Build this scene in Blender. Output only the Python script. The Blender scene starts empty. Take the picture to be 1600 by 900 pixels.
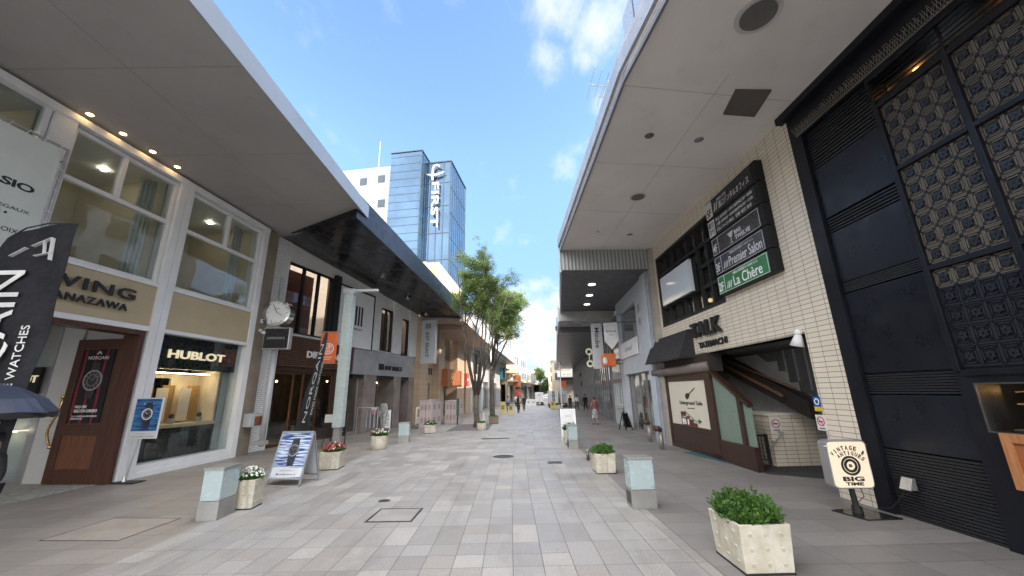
import bpy, bmesh, math, random
from mathutils import Vector, Matrix, Quaternion
random.seed(7)
S = bpy.context.scene
COL = S.collection
K = 1.25          # every length below is in survey units; the whole scene is scaled to metres at the end

# ------------------------------------------------------------------ camera
cam_d = bpy.data.cameras.new('camera'); cam = bpy.data.objects.new('camera', cam_d); COL.objects.link(cam)
S.camera = cam
cam_d.sensor_width = 36; cam_d.lens = 36*600.94/1600; cam_d.clip_start = .05; cam_d.clip_end = 3000
_M = ((0.99979862, -0.01755499, 0.00972366), (-0.00482007, 0.26028404, 0.96552006), (-0.01948061, -0.96537249, 0.26014701))
cam.matrix_world = Matrix(((_M[0][0], -_M[0][1], -_M[0][2], 0), (_M[1][0], -_M[1][1], -_M[1][2], 0), (_M[2][0], -_M[2][1], -_M[2][2], 1.6*K), (0, 0, 0, 1)))

# ------------------------------------------------------------------ sky, sun, exposure
SUN_EL = math.radians(31); SUN_AZ = math.radians(108)     # azimuth measured clockwise from +Y
SKY_STRENGTH = 0.15; FILL_BANK = (11.2, 10.9, 10.6, 1); SUN_STRENGTH = 2.5; EXPOSURE = 1.9
W = bpy.data.worlds.new('World'); S.world = W; W.use_nodes = True
nt = W.node_tree; nt.nodes.clear()
wo = nt.nodes.new('ShaderNodeOutputWorld'); bg = nt.nodes.new('ShaderNodeBackground')
sky = nt.nodes.new('ShaderNodeTexSky'); sky.sky_type = 'NISHITA'; sky.sun_disc = False
sky.sun_elevation = SUN_EL; sky.sun_rotation = SUN_AZ; sky.air_density = 1.0; sky.dust_density = .6; sky.ozone_density = 1.6
tc = nt.nodes.new('ShaderNodeTexCoord')
def wmath(op, a, b=None, c=None, clamp=False):
    n = nt.nodes.new('ShaderNodeMath'); n.operation = op; n.use_clamp = clamp
    for i, v in enumerate((a, b, c)):
        if v is None: continue
        if isinstance(v, (int, float)): n.inputs[i].default_value = v
        else: nt.links.new(v, n.inputs[i])
    return n.outputs[0]
sep = nt.nodes.new('ShaderNodeSeparateXYZ'); nt.links.new(tc.outputs['Generated'], sep.inputs[0])
zc = wmath('ADD', wmath('MAXIMUM', sep.outputs[2], 0.0), .12)
cmb = nt.nodes.new('ShaderNodeCombineXYZ')
nt.links.new(wmath('DIVIDE', sep.outputs[0], zc), cmb.inputs[0]); nt.links.new(wmath('DIVIDE', sep.outputs[1], zc), cmb.inputs[1])
mp = nt.nodes.new('ShaderNodeMapping'); nt.links.new(cmb.outputs[0], mp.inputs[0]); mp.inputs['Rotation'].default_value = (0, 0, .5); mp.inputs['Scale'].default_value = (1.6, .8, 1)
nz = nt.nodes.new('ShaderNodeTexNoise'); nt.links.new(mp.outputs[0], nz.inputs['Vector']); nz.inputs['Scale'].default_value = 2.6; nz.inputs['Detail'].default_value = 9; nz.inputs['Roughness'].default_value = .62
nz2 = nt.nodes.new('ShaderNodeTexNoise'); nt.links.new(tc.outputs['Generated'], nz2.inputs['Vector']); nz2.inputs['Scale'].default_value = 7; nz2.inputs['Detail'].default_value = 8; nz2.inputs['Roughness'].default_value = .6
blobs = [((.112, .622, .775), .085, 1.0), ((.096, .692, .716), .06, .8), ((.209, .640, .736), .08, 1.1), ((.186, .684, .706), .05, .8), ((.148, .836, .529), .05, .9), ((.19, .80, .56), .05, .8), ((-.073, .847, .526), .035, .45),
         ((.076, .962, .263), .05, 1.0), ((.04, .968, .245), .05, .8), ((.11, .972, .2), .09, .9), ((-.413, .69, .595), .04, .35), ((-.09, .61, .785), .05, .4), ((.3, .60, .74), .12, 1.0),
         ((.10, .985, .13), .13, 1.25), ((.06, .975, .2), .09, 1.15), ((.14, .985, .06), .12, 1.1), ((.03, .97, .24), .06, 1.1), ((-.06, .985, .16), .10, .8), ((.22, .74, .63), .05, .7), ((.5, -.6, .6), .5, .8), ((-.6, -.5, .6), .45, .8), ((.6, .75, .25), .3, .8), ((-.7, .65, .25), .25, .7)]
tot = None
for (c, r, a) in blobs:
    v = Vector(c).normalized()
    vd = nt.nodes.new('ShaderNodeVectorMath'); vd.operation = 'DISTANCE'; nt.links.new(tc.outputs['Generated'], vd.inputs[0]); vd.inputs[1].default_value = v
    m = nt.nodes.new('ShaderNodeMapRange'); m.interpolation_type = 'SMOOTHSTEP'; nt.links.new(vd.outputs['Value'], m.inputs['Value'])
    m.inputs['From Min'].default_value = r*1.5; m.inputs['From Max'].default_value = 0; m.inputs['To Min'].default_value = 0; m.inputs['To Max'].default_value = a
    tot = m.outputs[0] if tot is None else wmath('MAXIMUM', tot, m.outputs[0])
nn_ = wmath('ADD', wmath('MULTIPLY', nz.outputs['Fac'], .55), wmath('MULTIPLY', nz2.outputs['Fac'], .45))
dens = wmath('ADD', wmath('MULTIPLY', tot, .62), wmath('MULTIPLY', wmath('SUBTRACT', nn_, .5), 2.6))
mr = nt.nodes.new('ShaderNodeMapRange'); mr.interpolation_type = 'SMOOTHSTEP'; nt.links.new(dens, mr.inputs['Value'])
mr.inputs['From Min'].default_value = .13; mr.inputs['From Max'].default_value = .85; mr.inputs['To Max'].default_value = .88
mixc = nt.nodes.new('ShaderNodeMix'); mixc.data_type = 'RGBA'; nt.links.new(mr.outputs[0], mixc.inputs['Factor'])
tint = nt.nodes.new('ShaderNodeMix'); tint.data_type = 'RGBA'; tint.blend_type = 'MULTIPLY'; tint.inputs['Factor'].default_value = 1
nt.links.new(sky.outputs[0], tint.inputs['A']); HORIZ = 1
nt.links.new(tint.outputs['Result'], mixc.inputs['A']); mixc.inputs['B'].default_value = (2.2, 2.24, 2.32, 1)
gz = nt.nodes.new('ShaderNodeMapRange'); gz.interpolation_type = 'SMOOTHSTEP'; nt.links.new(sep.outputs[2], gz.inputs['Value']); gz.inputs['From Min'].default_value = 0; gz.inputs['From Max'].default_value = .6; gz.inputs['To Min'].default_value = 0; gz.inputs['To Max'].default_value = 1
gm = nt.nodes.new('ShaderNodeMix'); gm.data_type = 'RGBA'; nt.links.new(gz.outputs[0], gm.inputs['Factor']); gm.inputs['A'].default_value = (.29, .33, .43, 1); gm.inputs['B'].default_value = (.79, .855, .92, 1); nt.links.new(gm.outputs['Result'], tint.inputs['B'])
# unseen fill light added for the street: cloud bank overhead and behind the viewer
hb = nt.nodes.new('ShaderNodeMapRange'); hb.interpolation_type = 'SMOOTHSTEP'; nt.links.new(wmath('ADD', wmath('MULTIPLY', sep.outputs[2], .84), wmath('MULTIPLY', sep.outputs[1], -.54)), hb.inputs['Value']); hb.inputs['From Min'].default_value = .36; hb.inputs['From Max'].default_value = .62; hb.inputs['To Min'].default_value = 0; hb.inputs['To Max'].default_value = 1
fill_bank = wmath('MULTIPLY', hb.outputs[0], wmath('ADD', wmath('MULTIPLY', nn_, .9), .4), None, True)
mix2 = nt.nodes.new('ShaderNodeMix'); mix2.data_type = 'RGBA'; nt.links.new(fill_bank, mix2.inputs['Factor']); nt.links.new(mixc.outputs['Result'], mix2.inputs['A']); mix2.inputs['B'].default_value = FILL_BANK
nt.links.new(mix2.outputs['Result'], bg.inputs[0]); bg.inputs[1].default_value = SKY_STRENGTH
nt.links.new(bg.outputs[0], wo.inputs[0])
sun_d = bpy.data.lights.new('sun', 'SUN'); sun_d.energy = SUN_STRENGTH; sun_d.angle = math.radians(.5); sun_d.color = (1, .9, .76)
sun = bpy.data.objects.new('sun', sun_d); COL.objects.link(sun)
_sd = Vector((math.sin(SUN_AZ)*math.cos(SUN_EL), math.cos(SUN_AZ)*math.cos(SUN_EL), math.sin(SUN_EL)))
sun.rotation_euler = _sd.to_track_quat('Z', 'Y').to_euler(); sun.location = (30, -20, 60)
S.view_settings.view_transform = 'Standard'; S.view_settings.look = 'None'; S.view_settings.gamma = 1
S.view_settings.exposure = EXPOSURE; S.view_settings.use_curve_mapping = False

# ------------------------------------------------------------------ materials
class NT:
    def __init__(s, name):
        s.m = bpy.data.materials.new(name); s.m.use_nodes = True; s.t = s.m.node_tree
        s.b = s.t.nodes['Principled BSDF']; s.out = s.t.nodes['Material Output']
    def n(s, typ, **kw):
        x = s.t.nodes.new(typ)
        for k, v in kw.items(): setattr(x, k, v)
        return x
    def L(s, a, b): s.t.links.new(a, b)
    def inp(s, sock, v):
        if isinstance(v, bpy.types.NodeSocket): s.L(v, sock)
        else: sock.default_value = v
    def ma(s, op, a, b=None, c=None, clamp=False):
        x = s.n('ShaderNodeMath', operation=op, use_clamp=clamp)
        for i, v in enumerate((a, b, c)):
            if v is not None: s.inp(x.inputs[i], v)
        return x.outputs[0]
    def mix(s, f, a, b, bt='MIX'):
        x = s.n('ShaderNodeMix', data_type='RGBA', blend_type=bt)
        s.inp(x.inputs['Factor'], f); s.inp(x.inputs['A'], c4(a)); s.inp(x.inputs['B'], c4(b)); return x.outputs['Result']
    def coord(s, kind='Object', scale=(1, 1, 1)):
        t = s.n('ShaderNodeTexCoord'); mp = s.n('ShaderNodeMapping'); s.L(t.outputs[kind], mp.inputs[0])
        k = 1/K if kind == 'Object' else 1
        mp.inputs['Scale'].default_value = (scale[0]*k, scale[1]*k, scale[2]*k); return mp.outputs[0]
    def noise(s, vec, scale, detail=4, rough=.6, out='Fac'):
        x = s.n('ShaderNodeTexNoise'); s.L(vec, x.inputs['Vector']); x.inputs['Scale'].default_value = scale; x.inputs['Detail'].default_value = detail; x.inputs['Roughness'].default_value = rough
        return x.outputs[out]
    def rng(s, v, a, b, c, d, smooth=True):
        x = s.n('ShaderNodeMapRange'); x.interpolation_type = 'SMOOTHSTEP' if smooth else 'LINEAR'
        s.inp(x.inputs['Value'], v); x.inputs['From Min'].default_value = a; x.inputs['From Max'].default_value = b; x.inputs['To Min'].default_value = c; x.inputs['To Max'].default_value = d
        return x.outputs[0]
    def bump(s, h, strength=.3, dist=.01):
        x = s.n('ShaderNodeBump'); s.L(h, x.inputs['Height']); x.inputs['Strength'].default_value = strength; x.inputs['Distance'].default_value = dist
        s.L(x.outputs[0], s.b.inputs['Normal'])
def c4(v):
    if isinstance(v, (tuple, list)) and len(v) == 3: return (*v, 1)
    return v
def mul(c, f): return tuple(min(1, x*f) for x in c)
def mat(name, col, rough=.6, metal=0, var=.12, scale=2.5, bump=.0, bscale=60, streak=0, spec=.5, emit=None, es=1, coat=0):
    m = NT(name); m.b.inputs['Roughness'].default_value = rough; m.b.inputs['Metallic'].default_value = metal
    m.b.inputs['Specular IOR Level'].default_value = spec; m.b.inputs['Coat Weight'].default_value = coat
    v = m.coord(); nz = m.noise(v, scale, 6)
    base = m.mix(m.rng(nz, .3, .7, 0, 1), mul(col, 1-var), mul(col, 1+var))
    if streak:
        v2 = m.coord(scale=(6, 6, .5)); n2 = m.noise(v2, 3, 5)
        base = m.mix(m.rng(n2, .5, .8, 0, streak), base, mul(col, .45))
    m.L(base, m.b.inputs['Base Color'])
    nr = m.noise(v, scale*5, 3)
    m.L(m.rng(nr, .3, .7, max(0, rough-.08), min(1, rough+.08)), m.b.inputs['Roughness'])
    if bump: m.bump(m.noise(v, bscale, 4), bump, .004)
    if emit: m.b.inputs['Emission Color'].default_value = c4(emit); m.b.inputs['Emission Strength'].default_value = es
    return m.m
def brickmat(name, col, mortar, bw, bh, mw=.006, offset=0., rough=.45, var=.12, bump=.5, diag=True, col2=None, dirt=.15):
    m = NT(name); t = m.n('ShaderNodeTexCoord'); sp = m.n('ShaderNodeSeparateXYZ'); m.L(t.outputs['Object'], sp.inputs[0])
    cb = m.n('ShaderNodeCombineXYZ'); m.L(m.ma('MULTIPLY', m.ma('ADD', sp.outputs[0], sp.outputs[1]), 1/K), cb.inputs[0]); m.L(m.ma('MULTIPLY', sp.outputs[2], 1/K), cb.inputs[1])
    b = m.n('ShaderNodeTexBrick'); m.L(cb.outputs[0], b.inputs['Vector']); b.offset = offset; b.squash = 1
    b.inputs['Scale'].default_value = 1; b.inputs['Brick Width'].default_value = bw; b.inputs['Row Height'].default_value = bh
    b.inputs['Mortar Size'].default_value = mw; b.inputs['Mortar Smooth'].default_value = .15; b.inputs['Bias'].default_value = 0
    b.inputs['Color1'].default_value = c4(mul(col, 1-var)); b.inputs['Color2'].default_value = c4(col2 or mul(col, 1+var)); b.inputs['Mortar'].default_value = c4(mortar)
    nz = m.noise(m.coord(scale=(1, 1, .35)), 2.2, 6)
    m.L(m.mix(m.rng(nz, .45, .75, 0, dirt*2), b.outputs['Color'], mul(col, .55)), m.b.inputs['Base Color'])
    m.b.inputs['Roughness'].default_value = rough
    m.bump(m.ma('SUBTRACT', m.ma('MULTIPLY', m.noise(m.coord(), 40, 3), .15), b.outputs['Fac']), bump, .004)
    return m.m
def woodmat(name, c1, c2, rough=.45, scale=1, along='z', plank=0):
    m = NT(name); sc = {'z': (9, 9, .7), 'x': (.7, 9, 9), 'y': (9, .7, 9)}[along]
    v = m.coord(scale=tuple(x*scale for x in sc)); nz = m.noise(v, 4, 7, .65)
    c = m.mix(m.rng(nz, .3, .7, 0, 1), c1, c2); m.L(c, m.b.inputs['Base Color'])
    m.b.inputs['Roughness'].default_value = rough; m.bump(nz, .15, .003); return m.m
def glassmat(name, tint=(.86, .9, .9), refl=1.0, rough=.01, base=.035):
    m = NT(name); m.t.nodes.remove(m.b)
    lw = m.n('ShaderNodeLayerWeight'); lw.inputs[0].default_value = .5
    tr = m.n('ShaderNodeBsdfTransparent'); tr.inputs[0].default_value = c4(tint)
    gl = m.n('ShaderNodeBsdfGlossy'); gl.inputs['Roughness'].default_value = rough; gl.inputs[0].default_value = (.95, .97, 1, 1)
    v = m.coord(); bp = m.n('ShaderNodeBump'); m.L(m.noise(v, .9, 2), bp.inputs['Height']); bp.inputs['Strength'].default_value = .06; bp.inputs['Distance'].default_value = .1; m.L(bp.outputs[0], gl.inputs['Normal'])
    f = m.ma('ADD', m.ma('MULTIPLY', m.ma('POWER', lw.outputs['Facing'], 4.0), refl*.8), base, clamp=True)
    ms = m.n('ShaderNodeMixShader'); m.L(f, ms.inputs[0]); m.L(tr.outputs[0], ms.inputs[1]); m.L(gl.outputs[0], ms.inputs[2]); m.L(ms.outputs[0], m.out.inputs[0])
    return m.m

# ------------------------------------------------------------------ mesh builder
class B:
    def __init__(s): s.v = []; s.f = []; s.uv = None
    def add(s, vs, fs, M=None):
        o = len(s.v); s.v += [tuple(M @ Vector(p)) if M is not None else tuple(p) for p in vs]; s.f += [tuple(i+o for i in f) for f in fs]; return s
    def box(s, x0, x1, y0, y1, z0, z1, M=None):
        x0, x1 = min(x0, x1), max(x0, x1); y0, y1 = min(y0, y1), max(y0, y1); z0, z1 = min(z0, z1), max(z0, z1)
        return s.add([(x0, y0, z0), (x1, y0, z0), (x1, y1, z0), (x0, y1, z0), (x0, y0, z1), (x1, y0, z1), (x1, y1, z1), (x0, y1, z1)],
                     [(0, 3, 2, 1), (4, 5, 6, 7), (0, 1, 5, 4), (1, 2, 6, 5), (2, 3, 7, 6), (3, 0, 4, 7)], M)
    def bar(s, p, q, w, h=None):           # square bar from p to q
        p, q = Vector(p), Vector(q); d = (q-p); L = d.length
        if L < 1e-6: return s
        R = d.to_track_quat('X', 'Z').to_matrix().to_4x4(); R.translation = p; h = h or w
        return s.box(0, L, -w/2, w/2, -h/2, h/2, R)
    def frus(s, p, q, r0, r1, n=12, cap=True):
        p, q = Vector(p), Vector(q); d = q-p
        R = d.to_track_quat('Z', 'Y').to_matrix()
        vs = []
        for c, r in ((p, r0), (q, r1)):
            for i in range(n):
                a = 2*math.pi*i/n; vs.append(tuple(c + R @ Vector((r*math.cos(a), r*math.sin(a), 0))))
        fs = [(i, (i+1) % n, n+(i+1) % n, n+i) for i in range(n)]
        if cap: fs += [tuple(reversed(range(n))), tuple(range(n, 2*n))]
        return s.add(vs, fs)
    def tube(s, pts, r, n=8):
        pts = [Vector(p) for p in pts]; rr = r if isinstance(r, (list, tuple)) else [r]*len(pts)
        vs = []; fs = []; up = Vector((0, 0, 1))
        X = None
        for i, p in enumerate(pts):
            d = (pts[min(i+1, len(pts)-1)]-pts[max(i-1, 0)]).normalized()
            if X is None: X = d.orthogonal().normalized()
            X = (X - d*X.dot(d)).normalized(); Y = d.cross(X)
            for k in range(n):
                a = 2*math.pi*k/n; vs.append(tuple(p+(X*math.cos(a)+Y*math.sin(a))*rr[i]))
        for i in range(len(pts)-1):
            for k in range(n): fs.append((i*n+k, i*n+(k+1) % n, (i+1)*n+(k+1) % n, (i+1)*n+k))
        fs += [tuple(reversed(range(n))), tuple(range((len(pts)-1)*n, len(pts)*n))]
        return s.add(vs, fs)
    def ball(s, c, r, n=12, m=8):
        rx, ry, rz = r if isinstance(r, (tuple, list)) else (r, r, r)
        vs = [(c[0], c[1], c[2]-rz)]
        for j in range(1, m):
            t = -math.pi/2+math.pi*j/m
            for i in range(n):
                a = 2*math.pi*i/n; vs.append((c[0]+rx*math.cos(t)*math.cos(a), c[1]+ry*math.cos(t)*math.sin(a), c[2]+rz*math.sin(t)))
        vs.append((c[0], c[1], c[2]+rz)); fs = []
        for i in range(n): fs.append((0, 1+(i+1) % n, 1+i))
        for j in range(m-2):
            for i in range(n): a = 1+j*n+i; b = 1+j*n+(i+1) % n; fs.append((a, b, b+n, a+n))
        T = len(vs)-1
        for i in range(n): fs.append((T, 1+(m-2)*n+i, 1+(m-2)*n+(i+1) % n))
        return s.add(vs, fs)
    def prism(s, poly, z0, z1, M=None):     # poly: (x, y) or (x, y, dz) counter-clockwise from above
        n = len(poly); g = [(p[0], p[1], (p[2] if len(p) > 2 else 0)) for p in poly]
        vs = [(x, y, z+z0) for x, y, z in g]+[(x, y, z+z1) for x, y, z in g]
        fs = [tuple(reversed(range(n))), tuple(range(n, 2*n))]+[(i, (i+1) % n, n+(i+1) % n, n+i) for i in range(n)]
        return s.add(vs, fs, M)
    def xz(s, poly, y0, y1):                # outline drawn on the facade (x, z), thickness y0..y1, counter-clockwise as seen from the street
        n = len(poly); vs = [(x, y0, z) for x, z in poly]+[(x, y1, z) for x, z in poly]
        fs = [tuple(range(n)), tuple(reversed(range(n, 2*n)))]+[(i, n+i, n+(i+1) % n, (i+1) % n) for i in range(n)]
        return s.add(vs, fs)
    def wall(s, x0, x1, z0, z1, holes, y0, y1):
        xs = sorted({x0, x1, *[h[0] for h in holes], *[h[1] for h in holes]}); zs = sorted({z0, z1, *[h[2] for h in holes], *[h[3] for h in holes]})
        xs = [x for x in xs if x0 <= x <= x1]; zs = [z for z in zs if z0 <= z <= z1]
        hole = lambda i, j: any(h[0] <= (xs[i]+xs[i+1])/2 <= h[1] and h[2] <= (zs[j]+zs[j+1])/2 <= h[3] for h in holes)
        solid = lambda i, j: 0 <= i < len(xs)-1 and 0 <= j < len(zs)-1 and not hole(i, j)
        for i in range(len(xs)-1):
            for j in range(len(zs)-1):
                if not solid(i, j): continue
                a, b, c, d = xs[i], xs[i+1], zs[j], zs[j+1]
                vs = [(a, y0, c), (b, y0, c), (b, y0, d), (a, y0, d), (a, y1, c), (b, y1, c), (b, y1, d), (a, y1, d)]
                fs = [(0, 1, 2, 3), (5, 4, 7, 6)]
                if not solid(i-1, j): fs.append((4, 0, 3, 7))
                if not solid(i+1, j): fs.append((1, 5, 6, 2))
                if not solid(i, j-1): fs.append((4, 5, 1, 0))
                if not solid(i, j+1): fs.append((3, 2, 6, 7))
                s.add(vs, fs)
        return s
    def make(s, name, m, parent=None, loc=None, label=None, smooth=False, bevel=0, uv=None):
        me = bpy.data.meshes.new(name); me.from_pydata(s.v, [], s.f); me.update()
        o = bpy.data.objects.new(name, me); COL.objects.link(o)
        if isinstance(m, (list, tuple)):
            for q in m: me.materials.append(q)
        else: me.materials.append(m)
        if smooth:
            for p in me.polygons: p.use_smooth = True
        if parent is not None: o.parent = parent
        if loc: o.location = loc
        if label: o['label'] = label
        if bevel:
            md = o.modifiers.new('edge', 'BEVEL'); md.width = bevel*K; md.segments = 2; md.limit_method = 'ANGLE'; md.angle_limit = math.radians(40)
        return o
def tag(o, label, cat, group=None, kind=None):
    if label: o['label'] = label
    if cat: o['category'] = cat
    if group: o['group'] = group
    if kind: o['kind'] = kind
    return o
def thing(name, label, cat, loc=(0, 0, 0), rz=0, group=None):
    o = bpy.data.objects.new(name, None); COL.objects.link(o); o.empty_display_size = .2; o.location = loc; o.rotation_euler = (0, 0, rz)
    return tag(o, label, cat, group)
def dup(root, loc, rz=0, label=None, name=None):
    r = root.copy(); COL.objects.link(r); r.location = loc; r.rotation_euler = (0, 0, rz)
    if label: r['label'] = label
    for ch in list(root.children):
        c = ch.copy(); COL.objects.link(c); c.parent = r
        for g in list(ch.children):
            d = g.copy(); COL.objects.link(d); d.parent = c
    return r
def struct(name, b, m, **kw):
    o = b.make(name, m, **kw); o['kind'] = 'structure'; return o
class Frame:       # facade line; local x to the viewer's right, y into the building, z up
    def __init__(s, a, b, right):
        s.a = Vector((a[0], a[1], 0)); d = Vector((b[0]-a[0], b[1]-a[1], 0)).normalized()
        s.sg = -1 if right else 1; s.ex = d*s.sg; s.ey = Vector((-s.ex.y, s.ex.x, 0)); s.rz = math.atan2(s.ex.y, s.ex.x)
    def w(s, x, y=0, z=0): return tuple(s.a+s.ex*x+s.ey*y+Vector((0, 0, z)))
L1 = Frame((-7.93, 8.42), (-7.68, 11.46), False); L2 = Frame((-7.85, 12.2), (-5.25, 22.0), False); L3 = Frame((-5.05, 21.5), (-3.3, 33), False)
R1 = Frame((4.86, 5.0), (4.80, 12.8), True); R2 = Frame((4.62, 12), (5.14, 20), True); R3 = Frame((5.14, 20), (6.29, 31), True)
def onf(F, name, label, cat, x, y, z, group=None): return thing(name, label, cat, F.w(x, y, z), F.rz, group)

# ------------------------------------------------------------------ lettering
_tcache = {}
def glyphs(s, t, bold=0, ital=0, spacing=1):
    key = (s, t, bold, ital, spacing)
    if key in _tcache: return _tcache[key]
    cu = bpy.data.curves.new('t', 'FONT'); cu.body = s; cu.size = 1; cu.extrude = t/2; cu.offset = bold; cu.shear = ital; cu.resolution_u = 3; cu.space_character = spacing; cu.space_line = 1.05
    ob = bpy.data.objects.new('t', cu); tmp.objects.link(ob); bpy.context.view_layer.update()
    dg = bpy.context.evaluated_depsgraph_get(); me = bpy.data.meshes.new_from_object(ob.evaluated_get(dg))
    vs = [tuple(v.co) for v in me.vertices]; fs = [tuple(p.vertices) for p in me.polygons]
    bpy.data.objects.remove(ob); bpy.data.curves.remove(cu); bpy.data.meshes.remove(me)
    _tcache[key] = (vs, fs); return vs, fs
tmp = bpy.data.collections.new('tmp'); COL.children.link(tmp)
def letters(b, s, x0, x1, z0, z1, y=0, t=.01, rot=None, bold=0, ital=0, M=None, keep=False, spacing=1):
    """lettering on the facade plane, facing -y, fitted into x0..x1, z0..z1; y is its back, t its thickness"""
    vs, fs = glyphs(s, 1.0, bold, ital, spacing)
    if not vs: return b
    if rot == 'cw': q = [(v[1], -v[0], v[2]) for v in vs]
    elif rot == 'ccw': q = [(-v[1], v[0], v[2]) for v in vs]
    else: q = vs
    a0 = min(v[0] for v in q); a1 = max(v[0] for v in q); b0 = min(v[1] for v in q); b1 = max(v[1] for v in q)
    sx = (x1-x0)/(a1-a0); sz = (z1-z0)/(b1-b0)
    if keep:
        k = min(sx, sz); cx = (x0+x1)/2; cz = (z0+z1)/2; x0 = cx-k*(a1-a0)/2; z0 = cz-k*(b1-b0)/2; sx = sz = k
    out = [(x0+(v[0]-a0)*sx, y-(v[2]+.5)*t, z0+(v[1]-b0)*sz) for v in q]
    return b.add(out, fs, M)
def ring(b, cx, cz, r0, r1, y0, y1, n=28):
    vs = []; fs = []
    for i in range(n):
        a = 2*math.pi*i/n
        for r in (r0, r1):
            for y in (y0, y1): vs.append((cx+r*math.cos(a), y, cz+r*math.sin(a)))
    for i in range(n):
        p = i*4; q = ((i+1) % n)*4
        fs += [(p+0, p+2, q+2, q+0), (p+2, p+3, q+3, q+2), (p+3, p+1, q+1, q+3), (p+1, p+0, q+0, q+1)]
    return b.add(vs, fs)
def disc(b, cx, cz, r, y0, y1, n=28):
    return b.xz([(cx+r*math.cos(2*math.pi*i/n), cz+r*math.sin(2*math.pi*i/n)) for i in range(n)], y0, y1)

# ------------------------------------------------------------------ palette
white = mat('white_paint', (.66, .67, .68), .42, var=.05, bump=.05)
cream = mat('cream_wall', (.62, .58, .50), .6, var=.08)
greywall = mat('grey_wall', (.34, .34, .34), .55)
lightgrey = mat('light_grey_panel', (.47, .49, .51), .4, var=.06, streak=.06)
black = mat('black_paint', (.014, .016, .022), .38, var=.2, bump=.05)
blackmat = mat('matt_black', (.012, .012, .013), .7)
dark = mat('dark_interior', (.03, .028, .026), .7)
steel = mat('brushed_steel', (.50, .51, .52), .36, .8, var=.06, scale=1.2)
chrome = mat('chrome', (.75, .75, .75), .12, 1)
brass = mat('brass', (.75, .5, .22), .22, 1)
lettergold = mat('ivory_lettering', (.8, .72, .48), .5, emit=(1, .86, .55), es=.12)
ink = mat('black_ink', (.015, .015, .017), .5)
whiteink = mat('white_lettering', (.8, .8, .8), .5)
glass = glassmat('shop_glass')
glass_dark = glassmat('tinted_glass', (.6, .64, .64), 1.2, .01, .05)
lamp_warm = mat('lamp_warm', (1, .8, .5), .5, emit=(1, .62, .25), es=9)
lamp_soft = mat('lamp_soft', (1, .9, .7), .5, emit=(1, .8, .55), es=2.2)
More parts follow.
